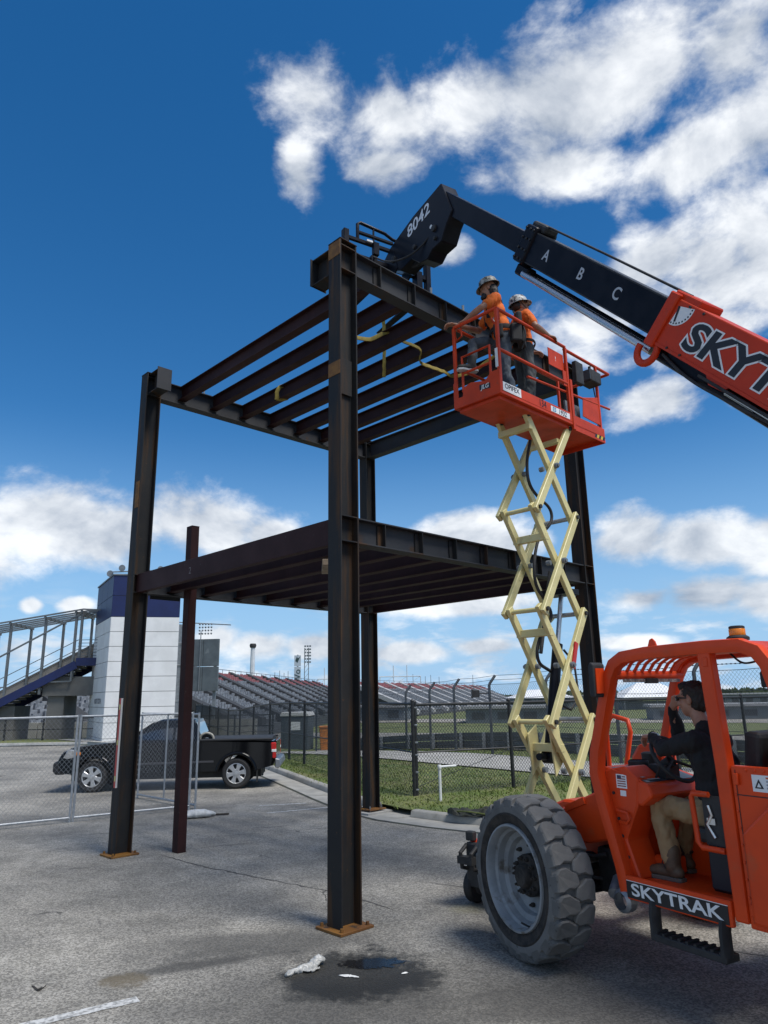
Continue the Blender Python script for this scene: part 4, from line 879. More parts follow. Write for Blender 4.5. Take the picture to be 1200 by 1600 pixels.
# ---- cab
YL, YR = -.16, -.96
loop = [(-.875, .64), (-.845, .80), (-.72, 1.22), (-.665, 1.44), (-.69, 1.60), (-.80, 1.92), (-.885, 2.16), (-.945, 2.255), (-1.04, 2.305), (-1.25, 2.325), (-1.75, 2.335), (-2.02, 2.33), (-2.13, 2.285), (-2.19, 2.20), (-2.24, 2.0), (-2.36, 1.2), (-2.38, .9)]
LB = M().tube([(x, YL, z) for x, z in loop], .048, 12, sq=.55, ry=.05, upv=(1, 0, 0)).build('cab_frame', ORANGE, TH, smooth=50)
M().tube([(x, YR, z) for x, z in loop], .042, 12, sq=.5, ry=.045, upv=(1, 0, 0)).build('cab_frame', ORANGE, TH, smooth=50)
def pillar(y, nm='pillar'):
    return M().prism([(-1.70, 2.325), (-1.80, 2.325), (-1.835, 1.57), (-1.84, .64), (-1.745, .64), (-1.735, 1.57)], (0, y - .04, 0), (1, 0, 0), (0, 0, 1), (0, .08, 0)).build(nm, ORANGE, TH, bevel=.014, seg=2)
bp_ = pillar(YL); pillar(YR)
M().box((-1.765, YL + .042, 2.235), (.035, .012, .06)).build('latch', ORANGE, bp_, bevel=.004)
# roof: solid rear sheet, slotted front sheet, visor
rf = M().prism([(-1.30, 2.345), (-2.02, 2.365), (-2.14, 2.31), (-2.13, 2.285), (-2.02, 2.33), (-1.30, 2.315)], (0, YR, 0), (1, 0, 0), (0, 0, 1), (0, YL - YR, 0)).build('roof', ORANGE, TH, bevel=.004)
prof_f = [(-.93, 2.20), (-.985, 2.265), (-1.06, 2.305), (-1.18, 2.325), (-1.31, 2.335)]
nb = 9; sl_src = None
for i in range(nb):
    y = YR + .05 + (YL - YR - .10) * i / (nb - 1)
    M().tube([(x, y, z) for x, z in prof_f], .012, 6, ry=.016, upv=(1, 0, 0)).build('roof_slat', ORANGE, rf, smooth=50)
M().tube([(-.915, YR, 2.175), (-.915, YL, 2.175)], .035, 8, sq=.5).build('visor_bar', ORANGE, TH, smooth=50)
M().bx(-.955, -.945, YR + .06, -.60, 2.12, 2.145).bx(-.955, -.945, -.50, YL - .07, 2.12, 2.145).build('visor_label', mat('visor_print', (.32, .30, .28), .6, (.12, .1, .1), 60), TH)
M().bx(-.965, -.94, -.62, -.48, 2.11, 2.15).build('visor_clip', BLACKM, TH)
M().prism([(0, 0), (.09, 0), (.075, .045), (.05, .07), (.025, .06), (.012, .03)], (-1.27, YL - .006, 2.36), (-1, 0, 0), (0, 0, 1), (0, .014, 0)).lathe([(.012, -.008), (.012, .008)], 10, (-1.318, YL, 2.40), 'Y').build('lifting_lug', ORANGE, TH, bevel=.003)
bc = M().lathe([(0, 0), (.072, 0), (.072, .018), (.055, .03), (.05, .032)], 24, (-1.95, -.24, 2.372)).build('beacon_base', BLACKM, TH, smooth=40)
M().lathe([(.05, .03), (.052, .035), (.052, .070), (.048, .076)], 24, (-1.95, -.24, 2.372)).build('beacon_lens', AMBER, bc, smooth=40)
M().lathe([(.050, .076), (.050, .090), (.04, .095), (0, .095)], 24, (-1.95, -.24, 2.372)).build('beacon_cap', BLACKM, bc, smooth=40)
# floor, sill, firewall, side panels
M().bx(-.80, -1.74, YR, YL + .02, .66, .72).build('cab_floor', ORANGE, TH, bevel=.006)
si = M().bx(-.90, -1.735, YL + .012, YL + .05, .60, .755).build('sill', ORANGE, TH, bevel=.006)
sd_ = M().bx(-.905, -1.715, YL + .0505, YL + .054, .612, .722).build('sill_decal', DECALB, si)
text('sill_text', 'SKYTRAK', DECALW, sd_, frame_mtx((-1.31, YL + .0555, .668), (-1, 0, 0), (0, 0, 1)), .112, .0006, sx=1.52, bold=.0022, shear=-.05)
M().bx(-.905, -1.715, YL + .0505, YL + .0535, .723, .727).build('sill_edge_line', DECALW, si)
fw1 = M().prism([(-.86, .72), (-.73, 1.2), (-.70, 1.46), (-.90, 1.50), (-1.02, 1.42), (-.99, 1.22), (-.86, .98), (-.96, .72)], (0, YL - .04, 0), (1, 0, 0), (0, 0, 1), (0, -.25, 0)).build('front_console', ORANGE, TH, bevel=.012)
M().prism([(-.80, .72), (-.68, 1.2), (-.66, 1.42), (-.74, 1.42), (-.80, 1.2), (-.88, .72)], (0, YL - .30, 0), (1, 0, 0), (0, 0, 1), (0, -.48, 0)).build('firewall', ORANGE, TH, bevel=.01)
M().bx(-.90, -1.05, -.42, -.62, .725, .86).build('pedal_box', ORANGE, TH, bevel=.02)
for y in (-.47, -.57, -.70): M().box((-1.0, y, .90), (.05, .07, .12), mat=Matrix.Rotation(R(35), 3, 'Y')).build('pedal', BLACKM, TH, bevel=.008)
dash = M().prism([(-.68, 1.49), (-1.10, 1.385), (-1.13, 1.30), (-1.02, 1.22), (-.72, 1.36)], (0, YL - .05, 0), (1, 0, 0), (0, 0, 1), (0, -.66, 0)).build('dashboard', ORANGE, TH, bevel=.02, seg=2)
dn = Vector((-.2425, 0, .970)).cross(Vector((0, 0, 0))); 
def on_dash(x, y, up_=.004): return (x, y, 1.49 + (x + .68) * .25 + up_)
DASHP = mat('dash_panel', (.035, .045, .06), .35, (.05, .06, .08), 12)
dp = M().add([on_dash(-.74, YL - .08), on_dash(-1.07, YL - .08), on_dash(-1.07, -.80), on_dash(-.74, -.80)], [(0, 1, 2, 3)]).build('instrument_panel', DASHP, dash)
for k, (x, y) in enumerate([(-.80, -.30), (-.80, -.36), (-.86, -.27), (-.92, -.27), (-.98, -.28)]): M().lathe([(.018, 0), (.016, .012), (0, .012)], 12, on_dash(x, y)).build('switch', BLACKM, dp)
for (x, y, a, b_) in ((-1.02, -.36, .06, .11), (-1.0, -.62, .05, .10), (-.95, -.26, .16, .03)): M().box(on_dash(x, y, .006), (a, b_, .003)).build('panel_label', mat('panel_print', (.45, .46, .47), .5, (.2, .2, .2), 80), dp)
gg = M().lathe([(.075, 0), (.08, .05), (.07, .06)], 24, on_dash(-.80, -.48)).build('gauge_pod', BLACKM, dash, smooth=40)
M().lathe([(.068, .052), (0, .054)], 24, on_dash(-.80, -.48)).build('gauge_glass', mat('gauge_blue', (.07, .10, .16), .15), gg)
M().lathe([(.055, 0), (.06, .09), (.04, .10), (0, .10)], 18, on_dash(-.76, -.66)).build('gauge_pod', BLACKM, dash, smooth=40)
# steering column and wheel
sc_ = M().tube([(-.88, -.55, 1.40), (-1.06, -.55, 1.53)], [.06, .045], 12).box((-.98, -.55, 1.44), (.16, .16, .12)).build('steering_column', BLACKM, TH, smooth=40)
swm = Matrix.Rotation(R(-52), 3, 'Y')
ring = [Vector((-1.08, -.55, 1.545)) + swm @ Vector((.19 * math.cos(a), .19 * math.sin(a), 0)) for a in [2 * math.pi * i / 36 for i in range(36)]]
sw = M().tube(ring, .016, 8, closed=True).build('steering_wheel', BLACKM, sc_, smooth=60)
for a in (0, 2.1, 4.2):
    M().tube([(-1.07, -.55, 1.535), Vector((-1.08, -.55, 1.545)) + swm @ Vector((.185 * math.cos(a), .185 * math.sin(a), 0))], .012, 6).build('spoke', BLACKM, sw)
M().tube([(-.96, -.68, 1.42), (-.98, -.70, 1.64)], .010, 6).sphere((-.98, -.70, 1.66), .022, 6).build('lever', REDL, TH)
M().tube([(-1.0, -.42, 1.40), (-1.1, -.36, 1.5)], .010, 6).sphere((-1.1, -.36, 1.51), .018, 6).build('lever', BLACKM, TH)
# cowl seen beyond the dash
M().prism([(-.42, 1.30), (-.47, 1.52), (-.55, 1.62), (-.72, 1.64), (-.78, 1.58), (-.80, 1.30)], (0, -.98, 0), (1, 0, 0), (0, 0, 1), (0, .20, 0)).build('cowl', ORANGE, TH, bevel=.03, seg=2)
M().tube([(-.02, -1.0, 1.30), (-.02, -1.0, 1.74), (-.10, -1.0, 1.84), (-.28, -1.0, 1.80), (-.30, -1.0, 1.70), (-.22, -1.0, 1.42), (-.24, -1.0, 1.3)], .022, 8).build('guard_loop', ORANGE, TH, smooth=50)
# seat
st = M().box((-1.62, -.55, 1.08), (.50, .50, .10)).box((-1.86, -.55, 1.45), (.12, .48, .66), mat=Matrix.Rotation(R(-8), 3, 'Y')).build('seat', mat('black_vinyl_seat', (.012, .012, .013), .6, (.02, .02, .02), 20, bump=.1), TH, bevel=.03, seg=2)
M().bx(-1.42, -1.80, -.36, -.78, .72, 1.02).build('seat_box', mat('dark_navy', (.012, .014, .02), .6), TH, bevel=.02)
M().tube([(-1.62, YL - .02, 1.37), (-1.50, YL - .02, 1.37), (-1.485, YL - .02, 1.345), (-1.50, YL - .02, 1.06), (-1.53, YL - .02, 1.03), (-1.70, YL - .02, 1.03)], .018, 8, sq=.4).build('grab_handle', ORANGE, TH, smooth=50)
lk = M().bx(-1.55, -1.72, YL - .06, YL - .04, 1.05, 1.36).build('latch_panel', BLACKM, TH)
M().tube([(-1.60, YL - .03, 1.30), (-1.62, YL - .03, 1.24), (-1.58, YL - .03, 1.18), (-1.63, YL - .03, 1.10)], .012, 6).box((-1.61, YL - .033, 1.20), (.06, .01, .04)).build('latch_hook', CHROME, lk, smooth=50)
# rear half door with a sloped pressing, and the body behind it
rd = M().bx(-1.842, -2.34, YL - .03, YL + .03, .62, 1.575).build('rear_side_panel', ORANGE, TH, bevel=.012, seg=2)
M().prism([(-1.90, .66), (-2.32, .66), (-2.32, 1.36), (-2.10, 1.36), (-1.90, 1.18)], (0, YL + .03, 0), (1, 0, 0), (0, 0, 1), (0, .055, 0)).build('pressing', ORANGE, rd, bevel=.02, seg=2)
for z_ in (.70, 1.46): M().bx(-1.87, -1.90, YL + .031, YL + .055, z_, z_ + .07).build('hinge', ORANGE, rd, bevel=.004)
wd = M().bx(-1.985, -2.25, YL + .0305, YL + .032, 1.43, 1.53).build('warning_decal', DECALW, rd)
M().prism([(0, 0), (.06, 0), (.03, .055)], (-2.0, YL + .033, 1.45), (-1, 0, 0), (0, 0, 1), (0, .001, 0)).build('decal_symbol', DECALB, wd)
M().prism([(0, 0), (.028, 0), (.014, .026)], (-2.016, YL + .0342, 1.458), (-1, 0, 0), (0, 0, 1), (0, .0008, 0)).build('decal_symbol', DECALW, wd)
for k in range(4): M().bx(-2.08, -2.23, YL + .033, YL + .034, 1.45 + k * .02, 1.46 + k * .02).build('decal_line', mat('orange_print', (.6, .12, .03), .5) if k == 3 else mat('grey_print', (.35, .35, .35), .6), wd)
M().bx(-2.36, -4.4, -.60, YL + .08, .62, 1.30).build('rear_body', ORANGE, TH, bevel=.03, seg=2)
M().bx(-4.42, -4.9, -1.9, -.2, .55, 1.5).build('counterweight', BLACKP, TH, bevel=.05, seg=2)
M().bx(-1.5, -3.2, -1.95, -1.40, .75, 1.55).build('engine_hood', ORANGE, TH, bevel=.06, seg=2)
M().bx(-2.22, -2.235, YL - .02, YR + .02, 1.15, 1.60).build('cab_back_panel', BLACKM, TH)
M().prism([(-1.98, 1.58), (-2.14, 1.58), (-2.14, 1.80), (-2.06, 1.82), (-1.99, 1.72)], (0, -.82, 0), (1, 0, 0), (0, 0, 1), (0, .5, 0)).build('head_restraint', BLACKM, TH, bevel=.03, seg=2)
M().bx(-2.10, -2.16, YL - .09, YL - .02, 2.06, 2.16).build('work_lamp', BLACKM, TH, bevel=.008)
hose([(-1.83, -.3, 2.30), (-1.92, -.28, 2.22), (-2.02, -.25, 2.22), (-2.12, -.2, 2.24)], .007).build('lamp_cable', BLACKM, TH)
# stickers on the front console
sk = M().add([(-.815, YL - .0385, 1.44), (-.915, YL - .0385, 1.44), (-.915, YL - .0385, 1.34), (-.815, YL - .0385, 1.34)], [(0, 3, 2, 1)]).build('safety_sticker', DECALW, fw1)
M().bx(-.825, -.865, YL - .0375, YL - .0370, 1.41, 1.432).build('sticker_print', mat('navy_print', (.03, .04, .09), .6), sk)
for k in range(5): M().bx(-.825 if k > 0 else -.872, -.905, YL - .0378, YL - .0372, 1.352 + (4 - k) * .017, 1.360 + (4 - k) * .017).build('sticker_print', mat('red_print', (.25, .06, .05), .6), sk)
M().bx(-.845, -.90, YL - .0388, YL - .0380, 1.285, 1.325).build('safety_sticker', DECALW, fw1)
M().tube([(-.80, YL - .03, 1.18), (-.91, YL - .02, 1.17), (-.93, YL - .015, 1.13), (-.90, YL - .02, 1.10), (-.82, YL - .03, 1.10)], .012, 6).build('grab_bar', ORANGE, fw1, smooth=50)
# mirror and step
mr_ = M().prism([(-.02, -.13), (.02, -.13), (.035, -.10), (.03, .11), (.01, .14), (-.025, .12)], (-.83, YL + .02, 2.14), (1, 0, 0), (0, 0, 1), (0, .13, 0)).build('mirror', BLACKM, TH, bevel=.012, seg=2)
M().bx(-.862, -.852, YL + .04, YL + .13, 2.04, 2.23).build('mirror_back', ORANGE, mr_)
M().tube([(-.86, YL + .02, 2.1), (-.88, YL - .0, 2.08)], .014, 6).build('mirror_arm', BLACKM, mr_)
sp_ = M().bx(-1.10, -1.68, YL - .06, YL + .08, .385, .43).build('step', BLACKM, TH, bevel=.006)
for i in range(9): M().box((-1.14 - i * .062, YL + .01, .437), (.02, .12, .016)).build('step_tooth', BLACKM, sp_)
for x in (-1.12, -1.66): M().tube([(x, YL + .02, .62), (x, YL + .035, .56), (x, YL + .035, .42)], .030, 8, sq=.6, ry=.05).build('step_hanger', BLACKM, sp_, smooth=50)
# seams, rivets and weld beads on the panels
for (xa, za, xb, zb) in ((-1.86, 1.40, -2.32, 1.40), (-1.875, .66, -1.875, 1.55)): M().bar((xa, YL + .0305, za), (xb, YL + .0305, zb), .004, .006).build('panel_seam', BLACKM, rd)
rv = None
for k, (x, z) in enumerate([(-1.862, .70 + .1 * i) for i in range(9)] + [(-1.95 - .06 * i, 1.552) for i in range(6)]):
    if rv is None: rv = M().lathe([(0, 0), (.009, 0), (.008, .006), (0, .008)], 8, (0, 0, 0), 'Y').build('rivet', ORANGE, rd); q = rv
    else: q = inst(rv, 'rivet', rd)
    q.location = (x, YL + .030, z)
for (x, z) in ((-.80, .86), (-.76, 1.0), (-.74, 1.12), (-.71, 1.30)): M().lathe([(0, 0), (.012, 0), (.012, .010), (0, .010)], 6, (x - .07, YL - .040, z), 'Y').build('bolt', BLACKM, fw1)
M().tube([(-.78, YL - .02, 1.475), (-1.02, YL - .06, 1.41), (-1.10, YL - .06, 1.375)], .006, 6).build('weld_bead', ORANGE, dash)
# ---- boom
BO = Vector((-1.082, -1.03, 5.453)); bd = Vector((.6845, 0, .729)).normalized(); bn = Vector((-bd.z, 0, bd.x))
def bpt(t, h=0.0, y=0.0): return BO + bd * t + bn * h + Vector((0, y, 0))
def bsec(name, t0, t1, dep, wid, m, par=TH, h0=0.0, bev=.012): return M().bar(bpt(t0, h0), bpt(t1, h0), wid, dep, bn).build(name, m, par, bevel=bev, seg=2)
b1 = bsec('boom_outer', -5.0, -.22, .43, .34, BOOMRED)
M().bar(bpt(-.30), bpt(-.18), .40, .50, bn).build('boom_collar', BOOMRED, b1, bevel=.012)
M().bar(bpt(-.52, .235), bpt(-.19, .235), .30, .08, bn).build('collar_block', BOOMRED, b1, bevel=.012)
for y in (-.172, .172): M().bar(bpt(-4.9, -.205, y), bpt(-.3, -.205, y), .012, .025, bn).build('boom_flange', BOOMRED, b1)
for h_ in (-.19, .19):
    for t_ in (-.45, -.62): M().lathe([(0, 0), (.012, 0), (.012, .012), (0, .012)], 6, tuple(bpt(t_, h_, .1705)), 'Y').build('bolt', BLACKM, b1)
b2 = bsec('boom_middle', -.5, 2.32, .35, .27, BLACKP)
M().bar(bpt(2.12, .01), bpt(2.34, .01), .33, .43, bn).build('boom_collar', BLACKP, b2, bevel=.03, seg=2)
M().bar(bpt(2.05, .23), bpt(2.34, .23), .20, .10, bn).build('sheave_box', BLACKM, b2, bevel=.03, seg=2)
for t_ in (2.15, 2.22, 2.30):
    for h_ in (-.16, -.05, .07, .18): M().lathe([(0, 0), (.014, 0), (.014, .014), (0, .014)], 6, tuple(bpt(t_, h_, .166)), 'Y').build('bolt', BLACKM, b2)
for h_ in (-.165, .165): M().bar(bpt(-.2, h_, .1365), bpt(2.1, h_, .1365), .004, .012, bn).build('weld_seam', BLACKM, b2)
b3 = bsec('boom_inner', 1.9, 4.72, .255, .205, BLACKP, h0=-.005)
# cable above, extension cylinder below
M().tube([bpt(2.2, .27, .05), bpt(1.0, .275, .05), bpt(-.3, .27, .05)], .013, 8).build('extension_chain', BLACKM, b2, smooth=50)
M().tube([bpt(2.2, -.20), bpt(2.2, -.32)], .05, 10).bar(bpt(2.06, -.275), bpt(2.32, -.275), .14, .13, bn).build('cylinder_bracket', BLACKP, b2, bevel=.02)
rod = M().tube([bpt(2.15, -.295, .05), bpt(-.2, -.295, .05)], .040, 20).build('extension_rod', CHROME, b2, smooth=40)
M().tube([bpt(2.15, -.26, -.06), bpt(-.2, -.26, -.06)], .03, 10).build('hose_tube', BLACKP, b2, smooth=40)
M().tube([bpt(-.25, -.285, .02), bpt(-4.6, -.29, .02)], .062, 16).build('cylinder_barrel', BLACKP, b1, smooth=40)
M().tube([bpt(-1.2, -.265, .13), bpt(-4.6, -.275, .13)], .022, 10).build('hydraulic_pipe', CHROME, b1, smooth=40)
M().tube([bpt(-.9, -.255, .165), bpt(-4.6, -.25, .165)], .014, 8).build('hydraulic_pipe', BLACKM, b1, smooth=40)
hose([bpt(-.4, -.26, .12), bpt(-.8, -.33, .15), bpt(-1.3, -.31, .15), bpt(-1.9, -.28, .13)], .014).build('boom_hose', BLACKM, b1, smooth=60)
M().prism([(-.42, -.20), (-1.05, -.20), (-1.05, -.25), (-.80, -.34), (-.45, -.33)], BO + Vector((0, -.1, 0)), bd, bn, (0, .20, 0)).build('cylinder_cradle', BLACKP, b1, bevel=.01)
# tow ring under the collar
rg = [bpt(-.2 + .11 * math.cos(a) - .03, -.30 + .12 * math.sin(a), .14) for a in [math.pi * (.05 + i / 14 * 1.45) + math.pi * .55 for i in range(15)]]
M().tube(rg, .034, 8, sq=.5, ry=.03).build('rest_hook', BOOMRED, b1, smooth=50)
M().prism([(-.95, -.215), (-1.22, -.215), (-1.18, -.27), (-1.03, -.28)], BO + Vector((0, .14, 0)), bd, bn, (0, .02, 0)).build('boom_tab', BOOMRED, b1)
# lift cylinder down to the chassis
M().tube([bpt(-2.4, -.38), (-2.0, -1.03, 1.9)], .10, 14).tube([(-2.0, -1.03, 2.1), (-1.9, -1.03, 1.2)], .07, 12).build('lift_cylinder', BLACKP, TH, smooth=40)
M().box((-4.25, -1.03, 1.8), (.6, .62, 1.5)).build('boom_tower', ORANGE, TH, bevel=.03)
# boom lettering and angle gauge
yb = .1705
text('boom_text', 'SKYTRAK', DECALW, b1, frame_mtx(bpt(-.56, -.02, yb + .002), -bd, bn), .335, .0008, sx=1.32, shear=.14, bold=.024, align='LEFT')
text('boom_text', 'SKYTRAK', DECALB, b1, frame_mtx(bpt(-.56, -.02, yb + .0045), -bd, bn), .335, .0008, sx=1.32, shear=.14, bold=.010, align='LEFT')
g0 = (-.34, .16)
ag = M().add([tuple(bpt(g0[0], g0[1], yb + .001))] + [tuple(bpt(g0[0] + .17 * math.cos(a), g0[1] + .17 * math.sin(a), yb + .001)) for a in [R(-190 + 105 * i / 12) for i in range(13)]], [tuple(range(14))]).build('angle_gauge', DECALW, b1)
M().add([tuple(bpt(g0[0] + u, g0[1] + v, yb + .003)) for u, v in ((-.01, 0), (.015, 0), (-.02, -.135), (-.04, -.13))], [(0, 1, 2, 3)]).build('gauge_needle', DECALB, ag)
for i in range(9):
    a = R(-185 + 95 * i / 8); M().box(tuple(bpt(g0[0] + .15 * math.cos(a), g0[1] + .15 * math.sin(a), yb + .0025)), (.014, .001, .014)).build('gauge_mark', DECALB, ag)
LET = mat('pale_grey_letter', (.42, .44, .47), .5)
for s_, t_ in (('A', 1.78), ('B', 1.11), ('C', .49)): text('boom_letter', s_, LET, b2, frame_mtx(bpt(t_, .0, .137), -bd, bn), .17, .0008, sx=.95, bold=.003)
# ---- boom head and fork carriage
hp = [(2.03, 9.04), (2.76, 8.97), (3.4, 8.83), (3.62, 8.70), (3.55, 8.52), (3.14, 8.27), (2.82, 8.28), (2.62, 8.10), (2.42, 8.05), (2.30, 8.13), (2.07, 8.13), (1.94, 8.32), (1.80, 8.45)]
hd_ = M().prism(hp, (0, -1.17, 0), (1, 0, 0), (0, 0, 1), (0, .27, 0)).build('boom_head', BLACKP, TH, bevel=.012)
for x, z, r_ in ((2.22, 8.42, .05), (2.72, 8.42, .035), (3.3, 8.55, .055), (2.2, 8.25, .03)): M().lathe([(0, 0), (r_, 0), (r_, .03), (r_ * .5, .035), (0, .035)], 14, (x, -.90, z), 'Y').build('pin', BLACKM, hd_)
M().lathe([(0, 0), (.03, 0), (.03, .004), (0, .004)], 12, (2.30, -.898, 8.50), 'Y').build('grease_dot', WHITEP, hd_)
text('head_text', '8042', mat('bright_letter', (.7, .72, .75), .5), hd_, frame_mtx((2.62, -.8975, 8.80), (-.99, 0, .13), (.13, 0, .99)), .27, .0008, sx=1.12, shear=.1, bold=.004)
M().tube([(2.5, -1.03, 8.18), (3.15, -1.03, 8.38)], .06, 12).build('tilt_cylinder', BLACKP, hd_, smooth=40)
cr_ = M().bx(3.46, 3.54, -1.66, -.14, 8.50, 8.58).bx(3.46, 3.54, -1.66, -.14, 8.20, 8.27).build('carriage', BLACKP, TH, bevel=.008)
for y in (-.15, -1.64): M().bx(3.44, 3.54, y - .045, y + .045, 8.12, 8.94 if y > -1 else 8.88).build('carriage_post', BLACKP, cr_, bevel=.008)
M().bx(3.47, 3.52, -1.60, -.20, 8.80, 8.86).build('carriage_bar', BLACKP, cr_, bevel=.006)
M().tube([(3.50, -.37, 8.86), (3.50, -.37, 9.12), (3.50, -.42, 9.16), (3.50, -.86, 9.12), (3.50, -1.0, 9.06), (3.50, -1.15, 9.05), (3.5, -1.2, 8.9), (3.5, -1.2, 8.84)], .026, 8, sq=.5).build('backrest_loop', BLACKP, cr_, smooth=50)
M().bx(3.48, 3.51, -.66, -.64, 8.86, 9.12).build('backrest_bar', BLACKP, cr_)
M().bx(3.47, 3.52, -1.0, -.37, 8.955, 9.0).build('carriage_bar', BLACKP, cr_, bevel=.006)
for y in (-.62, -1.45):
    M().prism([(3.42, 8.10), (3.42, 8.60), (3.56, 8.60), (3.57, 8.16), (4.72, 8.12), (4.72, 8.10)], (0, y - .055, 0), (1, 0, 0), (0, 0, 1), (0, .11, 0)).build('fork', BLACKP, cr_, bevel=.006)
for y in (-.90, -1.17): M().prism([(3.2, 8.35), (3.5, 8.25), (3.5, 8.75), (3.3, 8.72)], (0, y - .02, 0), (1, 0, 0), (0, 0, 1), (0, .03, 0)).build('pivot_ear', BLACKP, cr_, bevel=.004)
hose([(2.2, -.95, 8.5), (2.6, -.86, 8.25), (3.1, -.7, 8.3), (3.45, -.60, 8.6)], .014).build('tilt_hose', BLACKM, hd_, smooth=60)
M().bx(3.40, 3.47, -.70, -.60, 8.62, 8.84).build('tilt_bracket', BLACKP, cr_, bevel=.006)
M().bx(3.43, 3.45, -.60, -.50, 8.83, 8.86).build('carriage_tag', WHITEP, cr_)
# ================================================================== people
from mathutils import noise as MN
def blob(name, parts, voxel, m, parent, smooth=6, wr=0.0, wscale=14.0, seed=0.0):
    g = M()
    for p in parts:
        if p[0] == 'c':                                   # tapered capsule
            a, b, r0, r1 = Vector(p[1]), Vector(p[2]), p[3], p[4]; t = (b - a); L = max(1e-4, t.length); t.normalize()
            x = t.orthogonal().normalized(); y = t.cross(x); n = 14; rings = []
            st = [(-1.0, .02), (-.85, .53), (-.5, .87), (0, 1.0)]
            for s_, k in st: rings.append((a + t * (s_ * r0), r0 * k))
            rings.append((a * .5 + b * .5, (r0 + r1) / 2))
            for s_, k in reversed(st): rings.append((b - t * (s_ * r1), r1 * k))
            g.loft([[c + x * (r_ * math.cos(2 * math.pi * j / n)) + y * (r_ * math.sin(2 * math.pi * j / n)) for j in range(n)] for c, r_ in rings])
        else:                                             # ellipsoid with optional rotation
            q = M().sphere((0, 0, 0), p[2], 9); rm = p[3] if len(p) > 3 else Matrix.Identity(3)
            g.add([rm @ Vector(v) + Vector(p[1]) for v in q.v], q.f)
    me = g.mesh(name, m); o = bpy.data.objects.new(name, me); COL.objects.link(o)
    md = o.modifiers.new('r', 'REMESH'); md.mode = 'VOXEL'; md.voxel_size = voxel; md.use_smooth_shade = True
    s = o.modifiers.new('s', 'SMOOTH'); s.factor = .5; s.iterations = smooth
    dg = bpy.context.evaluated_depsgraph_get(); me2 = bpy.data.meshes.new_from_object(o.evaluated_get(dg)); me2.name = name
    o.modifiers.clear(); o.data = me2; bpy.data.meshes.remove(me)
    if not me2.materials: me2.materials.append(m)
    if wr:
        k = len(me2.vertices); co = np.empty(k * 3); me2.vertices.foreach_get('co', co); no = np.empty(k * 3); me2.vertices.foreach_get('normal', no)
        co = co.reshape(-1, 3); no = no.reshape(-1, 3)
        d = np.array([MN.fractal(Vector((c[0] * wscale + seed, c[1] * wscale, c[2] * wscale * .55 + c[0] * 6)), 0.6, 2.2, 3) for c in co])
        co = co + no * (d * wr)[:, None]; me2.vertices.foreach_set('co', co.ravel()); me2.update()
    me2.polygons.foreach_set('use_smooth', [True] * len(me2.polygons))
    o.parent = parent; return o
def hand_parts(w, d, pn, side, curl=.9, sc=1.0):
    """wrist w, pointing direction d, palm normal pn (towards the held thing), side = thumb direction"""
    w, d, pn, th = Vector(w), Vector(d).normalized(), Vector(pn).normalized(), Vector(side).normalized()
    P = []; pc = w + d * .05 * sc
    for k in range(4):
        off = th * (.031 - .0207 * k) * sc; kn = w + d * (.092 - .004 * abs(k - 1.2)) * sc + off
        P.append(('c', w + d * .012 * sc + off * .6, kn, .0155 * sc, .0115 * sc))
        ln = (.040, .046, .043, .034)[k] * sc; ang = curl * (0.75 + .06 * k)
        d1 = (d * math.cos(ang) + pn * math.sin(ang)).normalized(); m1 = kn + d1 * ln
        d2 = (d * math.cos(ang * 2.0) + pn * math.sin(ang * 2.0)).normalized(); m2 = m1 + d2 * ln * .65
        d3 = (d * math.cos(ang * 2.7) + pn * math.sin(ang * 2.7)).normalized(); m3 = m2 + d3 * ln * .5
        P += [('c', kn, m1, .0095 * sc, .0088 * sc), ('c', m1, m2, .0086 * sc, .008 * sc), ('c', m2, m3, .0078 * sc, .0066 * sc)]
    tb = w + d * .026 * sc + th * .028 * sc; t1 = tb + (d * .55 + th * .62 + pn * .25).normalized() * .042 * sc; t2 = t1 + (d * .75 + th * .12 + pn * .55).normalized() * .034 * sc
    P += [('c', tb - th * .012 * sc, t1, .0155 * sc, .0115 * sc), ('c', t1, t2, .0105 * sc, .008 * sc)]
    return P
def rotm(yaw=0, pitch=0, roll=0): return Matrix.Rotation(yaw, 3, 'Z') @ Matrix.Rotation(pitch, 3, 'Y') @ Matrix.Rotation(roll, 3, 'X')
def head_parts(c, hm, s=1.0):
    c = Vector(c); V = lambda x, y, z: c + hm @ (Vector((x, y, z)) * s)
    E_ = lambda x, y, z, r: ('e', V(x, y, z), tuple(q * s for q in r), hm)
    P = [E_(-.010, 0, .030, (.098, .077, .095)), E_(.022, 0, -.035, (.075, .062, .085)), E_(.055, 0, -.082, (.034, .034, .030)), E_(.086, 0, .028, (.018, .055, .014)),
         E_(.100, 0, -.012, (.018, .015, .026)), E_(.108, 0, -.026, (.017, .018, .013)), E_(.086, 0, -.060, (.014, .025, .010)), E_(.084, 0, -.074, (.013, .022, .009)),
         E_(.062, .045, -.022, (.022, .020, .026)), E_(.062, -.045, -.022, (.022, .020, .026))]
    for sy in (-1, 1): P.append(E_(-.012, sy * .079, -.008, (.020, .012, .033)))
    return P
SKIN = mat('skin', (.34, .17, .10), .5, (.28, .13, .075), 12, bump=.05, bscale=150)
SKIN2 = mat('light_skin', (.40, .21, .14), .5, (.33, .16, .10), 12, bump=.05, bscale=150)
HAIR = mat('dark_hair', (.010, .008, .006), .6, (.02, .015, .012), 60, bump=.5, bscale=120)
SHIRTO = mat('hi_vis_orange_cotton', (.72, .145, .012), .85, (.62, .115, .010), 9, bump=.15, bscale=30)
SHIRTB = mat('black_cotton', (.008, .008, .009), .85, (.012, .012, .013), 9, bump=.2, bscale=25)
JEANS = mat('faded_denim', (.045, .058, .075), .85, (.075, .092, .11), 7, bump=.15, bscale=40)
